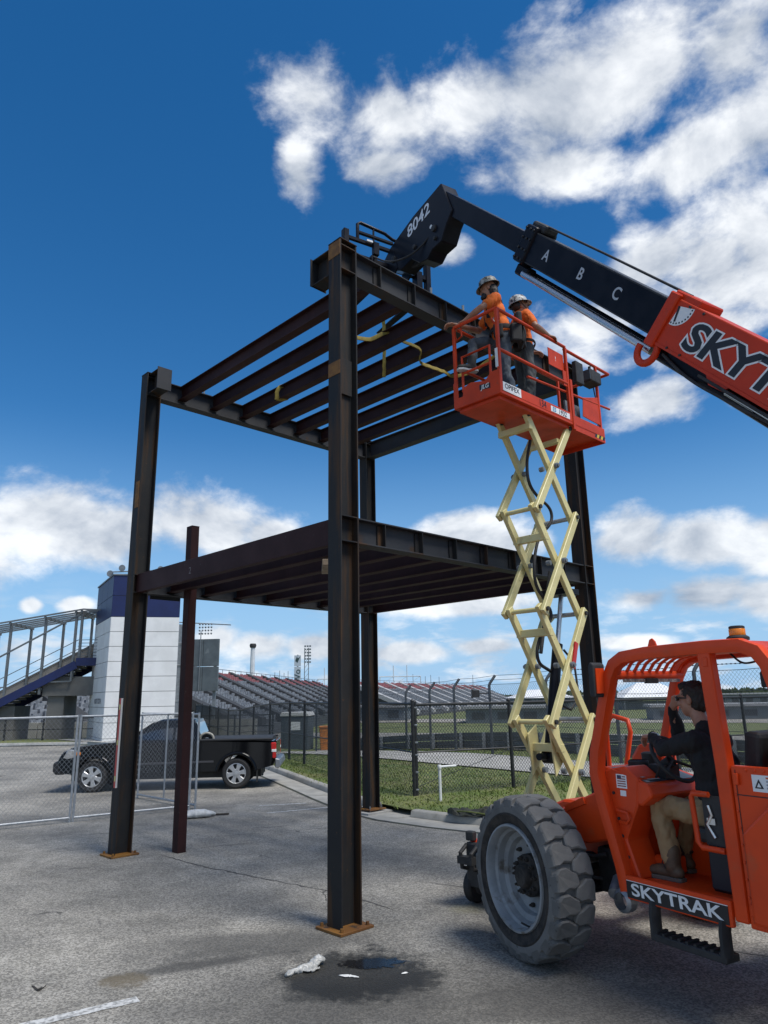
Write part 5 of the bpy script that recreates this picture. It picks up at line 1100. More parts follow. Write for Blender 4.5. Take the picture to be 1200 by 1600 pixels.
JEANS2 = mat('dark_work_trousers', (.045, .052, .055), .85, (.07, .078, .08), 7, bump=.15, bscale=40)
KHAKI = mat('khaki_cotton', (.30, .20, .10), .85, (.24, .155, .075), 8, bump=.2, bscale=30)
BOOT = mat('brown_leather', (.11, .07, .04), .65, (.075, .048, .028), 14, bump=.1)
SOLE = mat('rubber_sole', (.12, .10, .08), .8)
SOLEW = mat('pale_sole', (.5, .5, .48), .7)
def shoe(name, ankle, fwd, m, sole_m, parent, s=1.0, up=(0, 0, 1)):
    a, f, u = Vector(ankle), Vector(fwd).normalized(), Vector(up).normalized(); f = (f - u * f.dot(u)).normalized()
    l = u.cross(f); rm = Matrix((f, l, u)).transposed(); V = lambda x, y, z: a + rm @ (Vector((x, y, z)) * s)
    o = blob(name, [('c', V(-.005, 0, .08), V(0, 0, -.02), .052 * s, .055 * s), ('e', V(-.02, 0, -.055), (.06 * s, .045 * s, .045 * s), rm), ('e', V(.07, 0, -.055), (.10 * s, .047 * s, .042 * s), rm), ('e', V(.14, 0, -.062), (.055 * s, .050 * s, .034 * s), rm)], .010, m, parent, 4)
    g = M(); out = [(-.075, -.03), (-.075, .03), (-.05, .043), (.05, .040), (.13, .054), (.185, .035), (.195, 0), (.185, -.035), (.13, -.054), (.05, -.040), (-.05, -.043)]
    g.loft([[V(x, y, z) for x, y in out] for z in (-.108, -.082)]); g.build('sole', sole_m, o, bevel=.004)
    return o
def person(label, loc, rz, J, skin, shirt, trou, sleeve, s=1.0, longsleeve=False, boots=(BOOT, SOLE), seed=0.0, belly=.0, hands=None):
    p = thing('person', label, 'person', loc, rz)
    j = {k: Vector(v) for k, v in J.items() if k not in ('hm',)}; hm = J['hm']
    pel, ch, nk, hd = j['pel'], j['ch'], j['nk'], j['hd']; ax = (ch - pel).normalized()
    lat = (j['sL'] - j['sR']).normalized(); fwd = lat.cross(ax).normalized(); tm = Matrix((fwd, lat, ax)).transposed()
    lat2 = (j['hL'] - j['hR']).normalized(); pm = Matrix((lat2.cross(Vector((0, 0, 1))).normalized(), lat2, Vector((0, 0, 1)))).transposed()
    def torso(k):
        return [('e', pel, (.125 * s + k, .165 * s + k, .13 * s + k), pm), ('e', pel * .55 + ch * .45, (.115 * s + k + belly, .150 * s + k, .20 * s + k), tm), ('e', ch, (.125 * s + k, .175 * s + k, .19 * s + k), tm),
                ('c', j['sL'] - lat * .03, j['sR'] + lat * .03, .062 * s + k, .062 * s + k), ('c', ch + ax * .10, nk, .085 * s + k, .058 * s + k)]
    def armp(S, E, H, k, t1=1.0):
        E2 = S + (E - S) * t1
        return [('c', S, E2, .056 * s + k, .046 * s + k + (.008 if t1 < 1 else 0))]
    body = torso(0) + [('c', nk - ax * .03, hd - Vector((0, 0, .05)), .054 * s, .052 * s)] + head_parts(hd, hm, s)
    hnd = []
    for q in 'LR':
        S, E, H = j['s' + q], j['e' + q], j['w' + q]
        body += [('c', S, E, .050 * s, .042 * s), ('c', E, E + (H - E) * .35, .043 * s, .043 * s), ('c', E + (H - E) * .35, H, .043 * s, .026 * s)]
        body += hand_parts(H, *hands[q][:3], curl=hands[q][3], sc=s)
        body += [('c', j['h' + q], j['k' + q], .075 * s, .05 * s), ('c', j['k' + q], j['a' + q], .05 * s, .036 * s)]
    b = blob('body', body, .0075, skin, p, 5)
    sh = torso(.014)[1:] + [('e', pel + ax * .05, (.135 * s, .172 * s, .12 * s), pm)]
    for q in 'LR':
        S, E, H = j['s' + q], j['e' + q], j['w' + q]
        if longsleeve: sh += [('c', S, E, .066 * s, .054 * s), ('c', E, H - (H - E).normalized() * .02, .054 * s, .036 * s)]
        else: sh += [('c', S, S + (E - S) * sleeve, .068 * s, .066 * s)]
    blob('shirt', sh, .012, shirt, p, 5, .014, 11, seed)
    tr = [('e', pel, (.140 * s, .178 * s, .13 * s), pm)]
    for q in 'LR':
        h, k, a = j['h' + q], j['k' + q], j['a' + q]
        tr += [('c', h, h + (k - h) * .5, .092 * s, .080 * s), ('c', h + (k - h) * .5, k, .080 * s, .068 * s), ('c', k, k + (a - k) * .45, .068 * s, .066 * s), ('c', k + (a - k) * .45, a + (k - a) * .10, .066 * s, .062 * s)]
    blob('trousers', tr, .012, trou, p, 5, .018, 10, seed + 3)
    for q in 'LR': shoe('boot', j['a' + q], j['f' + q], boots[0], boots[1], p, s, J.get('u' + q, (0, 0, 1)))
    return p
def hard_hat(c, hm, base, parent, m, band=None):
    c = Vector(c); g = M(); n = 28; hm = hm @ Matrix.Diagonal((.91, .91, .95))
    prof = [(.0, .128), (.05, .124), (.095, .098), (.118, .055), (.124, .012), (.124, 0)]
    vs = []
    for r_, z in prof:
        for i in range(n):
            a = 2 * math.pi * i / n; vs.append((r_ * 1.12 * math.cos(a), r_ * math.sin(a), z + (.006 if abs(math.sin(a)) < .25 and r_ < .11 else 0)))
    br = []
    for i in range(n):
        a = 2 * math.pi * i / n; e = .022 + .035 * max(0, math.cos(a)); br.append(((.124 * 1.12 + e) * math.cos(a), (.124 + e * .8) * math.sin(a), -.006 - .02 * max(0, math.cos(a))))
    vs += br; vs += [(x, y, z - .005) for x, y, z in br]
    fs = [(i * n + k, i * n + (k + 1) % n, (i + 1) * n + (k + 1) % n, (i + 1) * n + k) for i in range(len(prof) + 1) for k in range(n)]
    g.add([c + hm @ Vector(v) for v in vs], fs)
    o = g.build('hard_hat', m, parent, smooth=40)
    gr = M()
    for k in range(3): gr.tube([c + hm @ Vector((x, (k - 1) * .035, z + .002)) for x, z in ((-.115, .07), (-.07, .112), (0, .130 - .004 * abs(k - 1)), (.07, .112), (.115, .07))], .008, 6)
    gr.build('ridge', m, o, smooth=50); return o
CAMO = mat('camo_hat', (.17, .17, .15), .5, (.04, .045, .035), 22, lo=.48, hi=.52, c3=(.34, .33, .30), s3=18, l3=.56, h3=.58)
CAMO2 = mat('speckled_hat', (.40, .41, .40), .45, (.04, .04, .045), 26, lo=.50, hi=.53)
STRAPB = mat('harness_webbing', (.012, .012, .013), .8)
def lw(x, y, z):                                      # lift-local to world
    c, s_ = math.cos(ERZ), math.sin(ERZ); return (QX + c * x - s_ * y, QY + s_ * x + c * y, z)
ZD = ZP + .043
# ---- worker with one foot up on the gate, facing the left end of the platform
def in_person(root, rz):                              # lift-local point -> person-local
    def f(x, y, z):
        w = Vector(lw(x, y, z)) - Vector(root); c, s_ = math.cos(-rz), math.sin(-rz); return (c * w.x - s_ * w.y, s_ * w.x + c * w.y, w.z)
    return f
hmA = rotm(R(-14), R(14)); rA, zA = lw(.56, -.40, ZD), R(176); fA = in_person(rA, zA)
JA = dict(pel=(0, 0, .97), ch=(.10, 0, 1.30), nk=(.135, 0, 1.52), hd=(.17, .0, 1.66), hm=hmA, sL=(.10, .19, 1.43), eL=(.30, .30, 1.24), wL=fA(.07, -.16, ZT + .065), sR=(.13, -.19, 1.43), eR=(.30, -.30, 1.24), wR=fA(.06, -.02, ZT + .065),
          hL=(0, .10, .93), kL=(.03, .13, .50), aL=(-.02, .13, .105), fL=(1, .15, 0), hR=(.03, -.10, .95), kR=(.40, -.06, .95), aR=fA(.09, -.22, ZP + .565), fR=(.9, .3, -.05))
pA = person('worker in orange shirt and jeans with a foot up on the lift gate', rA, zA, JA, SKIN, SHIRTO, JEANS, .62, seed=1.0, boots=(mat('dark_boot', (.03, .026, .022), .7), SOLEW),
            hands={'L': ((.85, -.35, -.2), (0, 0, -1), (.3, -.8, 0), 1.0), 'R': ((.9, .1, .0), (0, 0, -1), (.1, .9, .1), .7)})
hard_hat((.163, 0, 1.715), hmA, None, pA, CAMO)
blob('hair', [('c', (.13, .0, 1.66), (.07, .02, 1.50), .085, .05), ('c', (.10, .05, 1.62), (.03, .07, 1.40), .04, .02), ('c', (.10, -.05, 1.62), (.02, -.03, 1.36), .04, .022), ('c', (.19, .0, 1.60), (.235, 0, 1.55), .055, .04)], .010, HAIR, pA, 2, .01, 30)
hb_ = M()
hA = M().tube([(.20, .11, 1.20), (.21, .10, 1.38), (.12, .115, 1.515), (.02, .10, 1.44), (-.02, .0, 1.27), (-.06, -.08, 1.10)], .024, 6, ry=.006).tube([(.21, -.11, 1.20), (.22, -.10, 1.38), (.13, -.115, 1.515), (.02, -.10, 1.44), (-.02, .0, 1.27), (-.06, .08, 1.10)], .024, 6, ry=.006)
hA.build('harness', STRAPB, pA, smooth=50)
bt = M().tube([Vector((.02, 0, 1.03)) + Vector((.165 * math.cos(a), .205 * math.sin(a), 0)) for a in [2 * math.pi * i / 24 for i in range(24)]], .035, 6, closed=True, ry=.012).build('tool_belt', STRAPB, pA, smooth=50)
for (x, y, z, d) in ((-.12, .19, .93, (.14, .09, .24)), (-.20, .05, .95, (.10, .20, .26)), (-.17, -.12, .96, (.11, .14, .22)), (.10, .23, .95, (.12, .07, .18))): M().box((x, y, z), d, random.uniform(-.3, .3)).build('pouch', STRAPB, bt, bevel=.02, seg=2)
M().box((-.17, .04, 1.16), (.08, .20, .22), .1).build('harness_pack', STRAPB, pA, bevel=.03, seg=2)
rg = [Vector((.12, .245, 1.10)) + Vector((.035 * math.cos(a), 0, .035 * math.sin(a))) for a in [2 * math.pi * i / 16 for i in range(16)]]
M().tube(rg, .006, 6, closed=True).build('ring_clip', STEEL, bt, smooth=50)
hose([(-.12, .06, 1.3), (-.22, .16, 1.05), (-.24, .22, .85), (-.18, .18, .72)], .010).build('lanyard', STRAPB, pA)
# ---- worker looking up, a hand on the near rail
hmB = rotm(R(-8), R(-14)); rB, zB = lw(.94, -.40, ZD), ERZ - R(28); fB = in_person(rB, zB)
JB = dict(pel=(0, 0, .92), ch=(-.02, 0, 1.22), nk=(-.02, 0, 1.42), hd=(.01, 0, 1.545), hm=hmB, sL=(-.02, .19, 1.34), eL=(.06, .27, 1.06), wL=(.28, .22, 1.04), sR=(-.02, -.19, 1.34), eR=(.02, -.34, 1.10), wR=fB(1.17, -.665, ZT + .05),
          hL=(0, .09, .88), kL=(.03, .11, .47), aL=(-.02, .12, .105), fL=(1, .2, 0), hR=(0, -.09, .88), kR=(.03, -.11, .47), aR=(-.02, -.13, .105), fR=(1, -.2, 0))
pB = person('worker in orange shirt looking up, one hand on the lift rail', rB, zB, JB, SKIN, SHIRTO, JEANS2, .70, s=.97, seed=5.0, belly=.01,
            hands={'L': ((1, -.1, 0), (0, 0, -1), (0, -1, 0), .9), 'R': ((.9, .15, -.12), (.1, -.1, -1), (.1, 1, 0), .95)})
hard_hat((-.012, 0, 1.592), hmB, None, pB, CAMO2)
M().tube([(.10, .02, 1.47), (.05, .085, 1.50), (-.03, .09, 1.58)], .006, 5).tube([(.10, -.02, 1.47), (.05, -.085, 1.50), (-.03, -.09, 1.58)], .006, 5).build('chin_strap', STRAPB, pB)
blob('hair', [('e', (-.045, 0, 1.55), (.075, .078, .07)), ('c', (.082, 0, 1.485), (.075, 0, 1.45), .028, .02)], .010, HAIR, pB, 2)
M().tube([Vector((0, 0, .985)) + Vector((.155 * math.cos(a), .192 * math.sin(a), 0)) for a in [2 * math.pi * i / 24 for i in range(24)]], .022, 6, closed=True, ry=.01).build('belt', STRAPB, pB, smooth=50)
# ---- operator in the cab
def tw(x, y, z):
    c, s_ = math.cos(R(121)), math.sin(R(121)); return (1.154 + c * x - s_ * y, 6.437 + s_ * x + c * y, z)
OX, OY = -1.60, -.55
L_ = lambda x, y, z: (x - OX, y - OY, z - .72)
hmO = rotm(R(6), R(2))
JO = dict(pel=L_(-1.52, -.53, 1.22), ch=L_(-1.46, -.52, 1.53), nk=L_(-1.41, -.52, 1.77), hd=L_(-1.34, -.52, 1.985), hm=hmO,
          sL=L_(-1.43, -.33, 1.70), eL=L_(-1.17, -.34, 1.63), wL=L_(-.99, -.45, 1.71), sR=L_(-1.40, -.72, 1.68), eR=L_(-.98, -.78, 1.66), wR=L_(-1.04, -.66, 1.93),
          hL=L_(-1.48, -.43, 1.19), kL=L_(-1.03, -.39, 1.225), aL=L_(-1.10, -.39, .835), fL=(1, .08, 0), hR=L_(-1.48, -.63, 1.19), kR=L_(-1.08, -.70, 1.21), aR=L_(-.98, -.68, .84), fR=(1, -.05, .25))
pO = person('operator in black shirt and khaki trousers seated in the telehandler cab', tw(OX, OY, .72), R(121), JO, SKIN2, SHIRTB, KHAKI, .6, longsleeve=True, s=1.08, seed=9.0, belly=.045,
            hands={'L': ((.95, -.3, .0), (0, 0, -1), (0, -1, .1), .9), 'R': ((-.75, .45, .48), (-.4, .3, -.75), (0, .3, 1), .55)})
ho = Vector(JO['hd'])
blob('hair', [('e', ho + Vector((-.022, 0, .045)), (.106, .089, .095)), ('e', ho + Vector((-.058, 0, -.005)), (.070, .082, .092)), ('e', ho + Vector((.048, 0, .094)), (.056, .067, .038))], .008, HAIR, pO, 2, .008, 40)
for sy in (-1, 1):
    fr_ = M().box(ho + Vector((.108, sy * .036, .008)), (.006, .052, .036)).build('glasses', GLASSD, pO, bevel=.003)
    M().bar(ho + Vector((.108, sy * .065, .014)), ho + Vector((-.01, sy * .092, .010)), .004, .009).build('temple', BLACKM, fr_)
wr_ = Vector(JO['wL']); dv = (wr_ - Vector(JO['eL'])).normalized(); cw = wr_ - dv * .03
x_ = dv.orthogonal().normalized(); y_ = dv.cross(x_)
M().tube([cw + x_ * .036 * math.cos(a) + y_ * .036 * math.sin(a) for a in [2 * math.pi * i / 20 for i in range(20)]], .012, 6, closed=True, ry=.005).build('wrist_watch', CHROME, pO, smooth=50)
M().tube([Vector((0, 0, 0)) + Vector(JO['pel']) + Vector((.145 * math.cos(a), .18 * math.sin(a), .07)) for a in [2 * math.pi * i / 24 for i in range(24)]], .02, 6, closed=True, ry=.008).build('belt', STRAPB, pO, smooth=50)
M().tube([Vector(JO['aL']) + Vector((.03, .05, .05)), Vector(JO['aL']) + Vector((.055, .045, .0)), Vector(JO['aL']) + Vector((.02, .06, -.03))], .004, 5).build('boot_lace', BLACKM, pO)
# ================================================================== pickup truck   (x forward, y left)
PT = thing('pickup_truck', 'black pickup truck parked side-on behind the wire fence panels', 'pickup truck', (-5.29, 18.55, 0), R(184.3))
def arch(cx, r, z0, k=10, cz=.34):
    a0 = math.asin(max(-1, (z0 - cz) / r)); return [(cx + r * math.cos(math.pi - a0 - (math.pi - 2 * a0) * i / k), cz + r * math.sin(math.pi - a0 - (math.pi - 2 * a0) * i / k)) for i in range(k + 1)]
XF, XR, ZB = 1.65, -1.65, .40
low = [(-2.50, .48), (-2.52, .62), (-2.52, .80)] 
side = [(-2.50, .50)] + arch(XR, .43, ZB) + arch(XF, .43, ZB) + [(2.30, .42), (2.44, .50), (2.47, .70), (2.40, .86), (2.20, .99), (1.70, 1.06), (.95, 1.11), (.80, 1.10), (-.72, 1.10), (-.74, 1.12), (-2.50, 1.06), (-2.54, .86)]
def shell(pts, yw):
    # body side with tumblehome: slices across y
    g = M(); rings = []
    for y, inset, dz in ((-yw, .045, 0), (-yw + .03, .010, 0), (-yw + .09, 0, 0), (yw - .09, 0, 0), (yw - .03, .010, 0), (yw, .045, 0)):
        cx = sum(p[0] for p in pts) / len(pts); rings.append([(x - inset * (1 if x > 1.9 else -1 if x < -2.3 else 0), y * (1.0 - .055 * max(0, z - .62) / .45 - (.03 if z < .5 else 0)), z - (inset * .9 if z > .95 else 0)) for x, z in pts])
    g.loft(rings); return g
bd_ = shell([p for p in side if True], .87).build('body', CARBLK, PT, smooth=38)
bd_.data.polygons.foreach_set('use_smooth', [True] * len(bd_.data.polygons)); bd_.data.set_sharp_from_angle(angle=R(30))
# bed recess lining and tailgate
M().bx(-2.44, -.84, -.66, .66, 1.062, 1.125).build('bed_liner', BLACKM, bd_)
for s_ in (-1, 1): M().bx(-2.50, -.76, s_ * .79 - .055, s_ * .79 + .055, 1.075, 1.125).build('bed_rail', CARTRIM, bd_, bevel=.015)
M().bx(-2.565, -2.53, -.70, .70, .62, 1.06).build('tailgate', CARBLK, bd_, bevel=.02)
# cabin
base = [(1.02, 1.09), (-.74, 1.09)]
cabp = [(1.05, 1.075), (.90, 1.15), (.33, 1.52), (.18, 1.565), (-.45, 1.575), (-.60, 1.55), (-.76, 1.10), (-.76, 1.06)]
def yat(z): return .80 - .19 * sstep(1.0, 1.60, z) * 1.0 - .03 * max(0, z - 1.1)
g = M(); rings = []
for f_, ins in ((-1, 0), (-.86, -.02), (.86, -.02), (1, 0)): rings.append([(x, f_ * yat(z), z + (.025 if abs(f_) < 1 and z > 1.45 else 0)) for x, z in cabp])
g.loft(rings); cab = g.build('cabin', CARBLK, PT, smooth=30)
def side_glass(poly, m=GLASSD, off=.006, nm='side_window'):
    for s_ in (1, -1):
        P_ = [(x, s_ * (yat(z) + off), z) for x, z in poly]; P2 = [(x, s_ * (yat(z) - .01), z) for x, z in poly]; k = len(poly)
        M().add(P_ + P2, [tuple(range(k)) if s_ < 0 else tuple(range(k - 1, -1, -1))] + [(i, (i + 1) % k, (i + 1) % k + k, i + k) for i in range(k)]).build(nm, m, cab)
side_glass([(.82, 1.14), (.33, 1.455), (.20, 1.49), (-.12, 1.50), (-.12, 1.12)]); side_glass([(-.18, 1.12), (-.18, 1.50), (-.44, 1.495), (-.53, 1.47), (-.64, 1.14)])
M().add([(.965, -.66, 1.15), (.965, .66, 1.15), (.40, .56, 1.52), (.40, -.56, 1.52)], [(0, 1, 2, 3)]).build('windscreen', GLASSD, cab)
M().add([(-.775, -.62, 1.16), (-.775, .62, 1.16), (-.635, .56, 1.50), (-.635, -.56, 1.50)], [(3, 2, 1, 0)]).build('rear_window', GLASSD, cab)
for s_ in (1, -1):
    M().sphere((.72, s_ * .93, 1.16), (.07, .11, .09), 8).build('mirror', CARBLK, PT, smooth=60)
    for (xc) in (XF, XR):
        ar = [(xc + .455 * math.cos(a), .34 + .455 * math.sin(a)) for a in [R(8 + 164 * i / 18) for i in range(19)]]
        M().tube([(x, s_ * .865, z) for x, z in ar], .045, 8, ry=.05).build('fender_flare', CARBLK, PT, smooth=60)
    M().bar((1.12, s_ * .868, .60), (-1.12, s_ * .868, .62), .02, .045).build('side_moulding', mat('moulding_grey', (.05, .05, .055), .35), PT, bevel=.006)
    for x0 in (.98, -.15, -.72): M().bar((x0, s_ * .860, .45), (x0 - .02, s_ * .842, 1.05), .006, .010).build('door_gap', BLACKM, PT)
    M().box((-.02, s_ * .845, .93), (.16, .03, .035)).build('door_handle', CARBLK, PT, bevel=.01)
    hl = M().prism([(2.41, .70), (2.24, .97), (1.98, .93), (2.10, .76)], (0, s_ * .845 - (.12 if s_ > 0 else 0), 0), (1, 0, 0), (0, 0, 1), (0, .125, 0)).build('headlight', mat('headlight_lens', (.55, .56, .56), .12, (.3, .3, .3), 20, metal=.5), PT, bevel=.02)
    M().box((2.0, s_ * .85, .86), (.10, .03, .07)).build('indicator', AMBER, PT, bevel=.01)
    tl_ = M().bx(-2.565, -2.44, s_ * .79 - .06, s_ * .79 + .055, .66, 1.02).build('tail_light', REDL, PT, bevel=.02)
    M().bx(-2.57, -2.46, s_ * .79 - .058, s_ * .79 + .060, .80, .87).build('reversing_lens', WHITEP, tl_, bevel=.01)
    for xx in (XR - .47,): M().bx(xx - .02, xx, s_ * .72 - .12, s_ * .72 + .14, .14, .48).build('mud_flap', TYREBLK, PT)
M().prism([(2.52, .40), (2.58, .48), (2.58, .66), (2.46, .72), (2.30, .70), (2.30, .40)], (0, -.80, 0), (1, 0, 0), (0, 0, 1), (0, 1.60, 0)).build('front_bumper', CARTRIM, PT, bevel=.04, seg=2)
M().bx(2.38, 2.46, -.55, .55, .74, .90).build('grille', mat('grille', (.08, .08, .085), .4, metal=.6), PT, bevel=.02)
M().prism([(-2.70, .50), (-2.66, .64), (-2.54, .66), (-2.54, .46), (-2.62, .42)], (0, -.80, 0), (1, 0, 0), (0, 0, 1), (0, 1.60, 0)).build('rear_bumper', mat('bumper_chrome', (.35, .36, .37), .3, metal=.9), PT, bevel=.02)
M().bx(-2.2, 2.2, -.60, .60, .24, .45).build('underbody', BLACKM, PT)
hoop = [(-1.02, .35 + .12 * math.cos(a), 1.10 + .12 * math.sin(a) * 1.1) for a in [math.pi * i / 12 for i in range(13)]]
def pickup_wheel():
    w = bpy.data.objects.new('wheel', None); COL.objects.link(w); w.parent = PT
    M().lathe([(.20, -.10), (.30, -.115), (.335, -.09), (.345, -.04), (.345, .04), (.335, .09), (.30, .115), (.225, .105)], 40, (0, 0, 0), 'Y').build('tyre', TYREBLK, w, smooth=40)
    rmx = M().lathe([(.225, .10), (.232, .108), (.218, .112), (.205, .09), (.20, .03), (0, .02)], 40, (0, 0, 0), 'Y').build('rim', mat('rim_shadow', (.03, .03, .032), .6), w, smooth=40)
    SIL = mat('silver_alloy', (.55, .56, .57), .3, metal=.7)
    M().lathe([(.205, .095), (.218, .113), (.228, .111)], 40, (0, 0, 0), 'Y').build('rim_lip', SIL, rmx, smooth=40)
    for i in range(6):
        a = 2 * math.pi * i / 6; c_, s_ = math.cos(a), math.sin(a)
        P_ = [(.03, -.045), (.12, -.040), (.208, -.062), (.208, .062), (.12, .040), (.03, .045)]
        M().prism([(u, v) for u, v in P_], (0, .085, 0), (s_, 0, c_), (c_, 0, -s_), (0, .022, 0)).build('spoke', SIL, rmx, bevel=.006)
    M().lathe([(.055, .10), (.05, .122), (0, .125)], 18, (0, 0, 0), 'Y').build('hub_cap', SIL, rmx, smooth=40)
    return w
w0 = pickup_wheel(); w0.location = (XF, .765, .345); w0.rotation_euler = (0, .2, 0)
for (x, y, a, sp_) in ((XR, .765, 0, .7), (XF, -.765, math.pi, 0), (XR, -.765, math.pi, 0)):
    q = copy_tree(w0, PT); q.location = (x, y, .345); q.rotation_euler = (0, sp_, a)
# coiled hose lying in the bed
hs_ = thing('coiled_hose', 'pale ribbed hose looped over the side of the pickup bed', 'hose', (-4.35, 18.0, 1.1), R(184.3))
M().tube([(.16 * math.cos(a), 0, .02 + .135 * math.sin(a)) for a in [math.pi * i / 16 for i in range(17)]], .030, 10).build('hose', mat('pale_hose', (.36, .34, .29), .6, (.2, .19, .16), 30), hs_, smooth=50)
M().tube([(.09 * math.cos(a), -.05, .02 + .08 * math.sin(a)) for a in [math.pi * i / 12 for i in range(13)]], .04, 8).build('inner_coil', BLACKM, hs_, smooth=50)

# ================================================================== temporary fence panels
def panel(label, p, q, h, mids=(.5,), foot=True):
    t = thing('fence_panel', label, 'fence panel', (p[0], p[1], 0)); a, b = Vector((*p, 0)), Vector((*q, 0)); z0 = .07
    for nm, u, v in (('top_rail', a + Vector((0, 0, h)), b + Vector((0, 0, h))), ('bottom_rail', a + Vector((0, 0, z0)), b + Vector((0, 0, z0)))): M().tube([u, v], .021, 8).build(nm, GALV, t, smooth=40, world=True)
    for f_ in (0, 1): e_ = a + (b - a) * f_; M().tube([e_ + Vector((0, 0, .0)), e_ + Vector((0, 0, h + .03))], .021, 8).build('end_post', GALV, t, smooth=40, world=True)
    for f_ in mids: e_ = a + (b - a) * f_; M().tube([e_ + Vector((0, 0, z0)), e_ + Vector((0, 0, h))], .017, 8).build('middle_post', GALV, t, smooth=40, world=True)
    g = chain(M(), a, b, z0, h, .078, .0019); tag(g.build('wire_mesh', mat('mesh_galv', (.20, .21, .22), .5, metal=.4), t, world=True), kind='stuff')
    if foot:
        for e_ in (a, b): M().box(e_ + Vector((0, 0, .02)), (.08, .7, .04), math.atan2(b.y - a.y, b.x - a.x)).build('foot', GALVG, t, world=True)
    return t
PA, PB_, PC_ = (-8.05, 11.75), (-3.84, 14.70), (-5.45, 16.55)
panel('galvanised wire fence panel at the left edge, in front of the pickup', PA, (-5.60, 13.47), 1.78, (.03,), False)
panel('galvanised wire fence panel between the leftmost column and its end post', (-5.555, 13.50), PB_, 1.78, (), False)
panel('galvanised wire fence panel swung back towards the pickup door', (-3.74, 14.78), PC_, 1.76, (.52,), False)
sb = thing('sandbag', 'white sandbag lying at the foot of the fence panels', 'sandbag', (-3.42, 13.72, 0), .25)
blob('bag', [('e', (0, 0, .07), (.24, .13, .075)), ('e', (.13, .02, .06), (.14, .11, .06)), ('e', (-.14, -.01, .055), (.12, .12, .055)), ('c', (.22, 0, .07), (.30, .03, .05), .04, .025)], .014, mat('white_woven', (.62, .62, .60), .8, (.5, .5, .48), 14, bump=.2), sb, 4, .008, 8)
M().tube([(-.05, .04, .03), (.55, .10, .025)], .018, 6).build('tie_stick', DIRT, sb)
# ================================================================== small things on the ground
rag = thing('plastic_sheet', 'crumpled translucent white plastic sheet lying in the puddle', 'plastic sheet', (-.66, 6.27, .006), .5)
def crumple(sx, sy, amp, seed, rows=26, cols=18):
    rnd = random.Random(seed)
    def fn(u, v):
        w = .35 + .65 * abs(math.sin(2.6 * u + .4)) ; x = (u - .5) * sx; y = (v - .5) * sy * w + .05 * math.sin(5 * u + seed)
        z = amp * (abs(MN.fractal(Vector((u * 3.2 + seed, v * 2.4, seed)), 1.0, 2.1, 3)) * .9 + .35 * math.exp(-((u - .72) / .16) ** 2)) * (1 if .02 < v < .98 else .2)
        return (x, y, max(.002, z))
    return M().grid(fn, rows, cols)
PLAS = mat('white_plastic', (.48, .48, .46), .4, (.34, .34, .32), 9, alpha=.9, spec=.6)
blob('sheet', [('e', (.13, .06, .035), (.075, .05, .035)), ('e', (.08, .02, .025), (.06, .05, .025)), ('c', (-.22, -.06, .012), (.02, .0, .022), .018, .034), ('e', (.02, -.06, .012), (.085, .045, .014)), ('e', (-.2, -.07, .012), (.04, .03, .014)), ('c', (.02, .0, .02), (.12, .06, .03), .03, .03)], .007, PLAS, rag, 3, .016, 20, 4.0); rag.scale = (.85, .85, .85)
for (x, y, s_, a) in ((-.33, 6.10, .17, -.25), (.10, 6.14, .06, .2)):
    sc2 = thing('plastic_scrap', 'thin white plastic strip floating in the puddle' if s_ > .1 else 'tiny white plastic flake at the right of the puddle', 'plastic scrap', (x, y, .007), a)
    gq = M(); kk = 20
    up_ = [((-.5 + i / (kk - 1)) * s_, s_ * .10 * math.sin(math.pi * i / (kk - 1)) * random.uniform(.5, 1.1), .003 + .006 * math.sin(math.pi * i / (kk - 1))) for i in range(kk)]
    dn_ = [(x, -y * random.uniform(.5, 1.1) + .004 * math.sin(x * 60), .001) for x, y, z in reversed(up_)]
    gq.add(up_ + dn_, [(i, i + 1, 2 * kk - 2 - i, 2 * kk - 1 - i) for i in range(kk - 1)]).build('scrap', mat('white_scrap', (.62, .62, .60), .5), sc2, smooth=70)
pl_ = thing('leaf_litter', 'small dark scrap of debris on the asphalt at the left', 'debris', (-2.62, 6.0, 0), .3)
crumple(.10, .05, .02, 8.0, 8, 5).build('scrap', DIRT, pl_, smooth=70)
wl = thing('white_pipe', 'white pipe post with a short arm standing in the grass', 'pipe', (.97, 14.42, .1), R(25))
M().tube([(0, 0, 0), (0, 0, .62), (0, 0, .64)], .028, 10).tube([(-.028, 0, .625), (.36, 0, .625)], .022, 10).build('pipe', WHITEP, wl, smooth=40)
M().lathe([(.034, .58), (.038, .60), (.038, .65), (.03, .66), (0, .66)], 12).build('elbow', WHITEP, wl, smooth=40)
ct = thing('cloth_bundle', 'dark crumpled netting bundle lying on the kerb', 'cloth', (1.45, 12.60, .13), R(-33))
crumple(.95, .42, .16, 4.4, 30, 16).build('bundle', mat('dark_cloth', (.02, .022, .022), .85, (.04, .045, .03), 15), ct, smooth=60)
hose([(-.35, -.1, .05), (-.1, -.2, .08), (.15, -.12, .05), (.4, -.16, .03)], .012).build('cord', mat('green_cord', (.10, .12, .03), .8), ct)
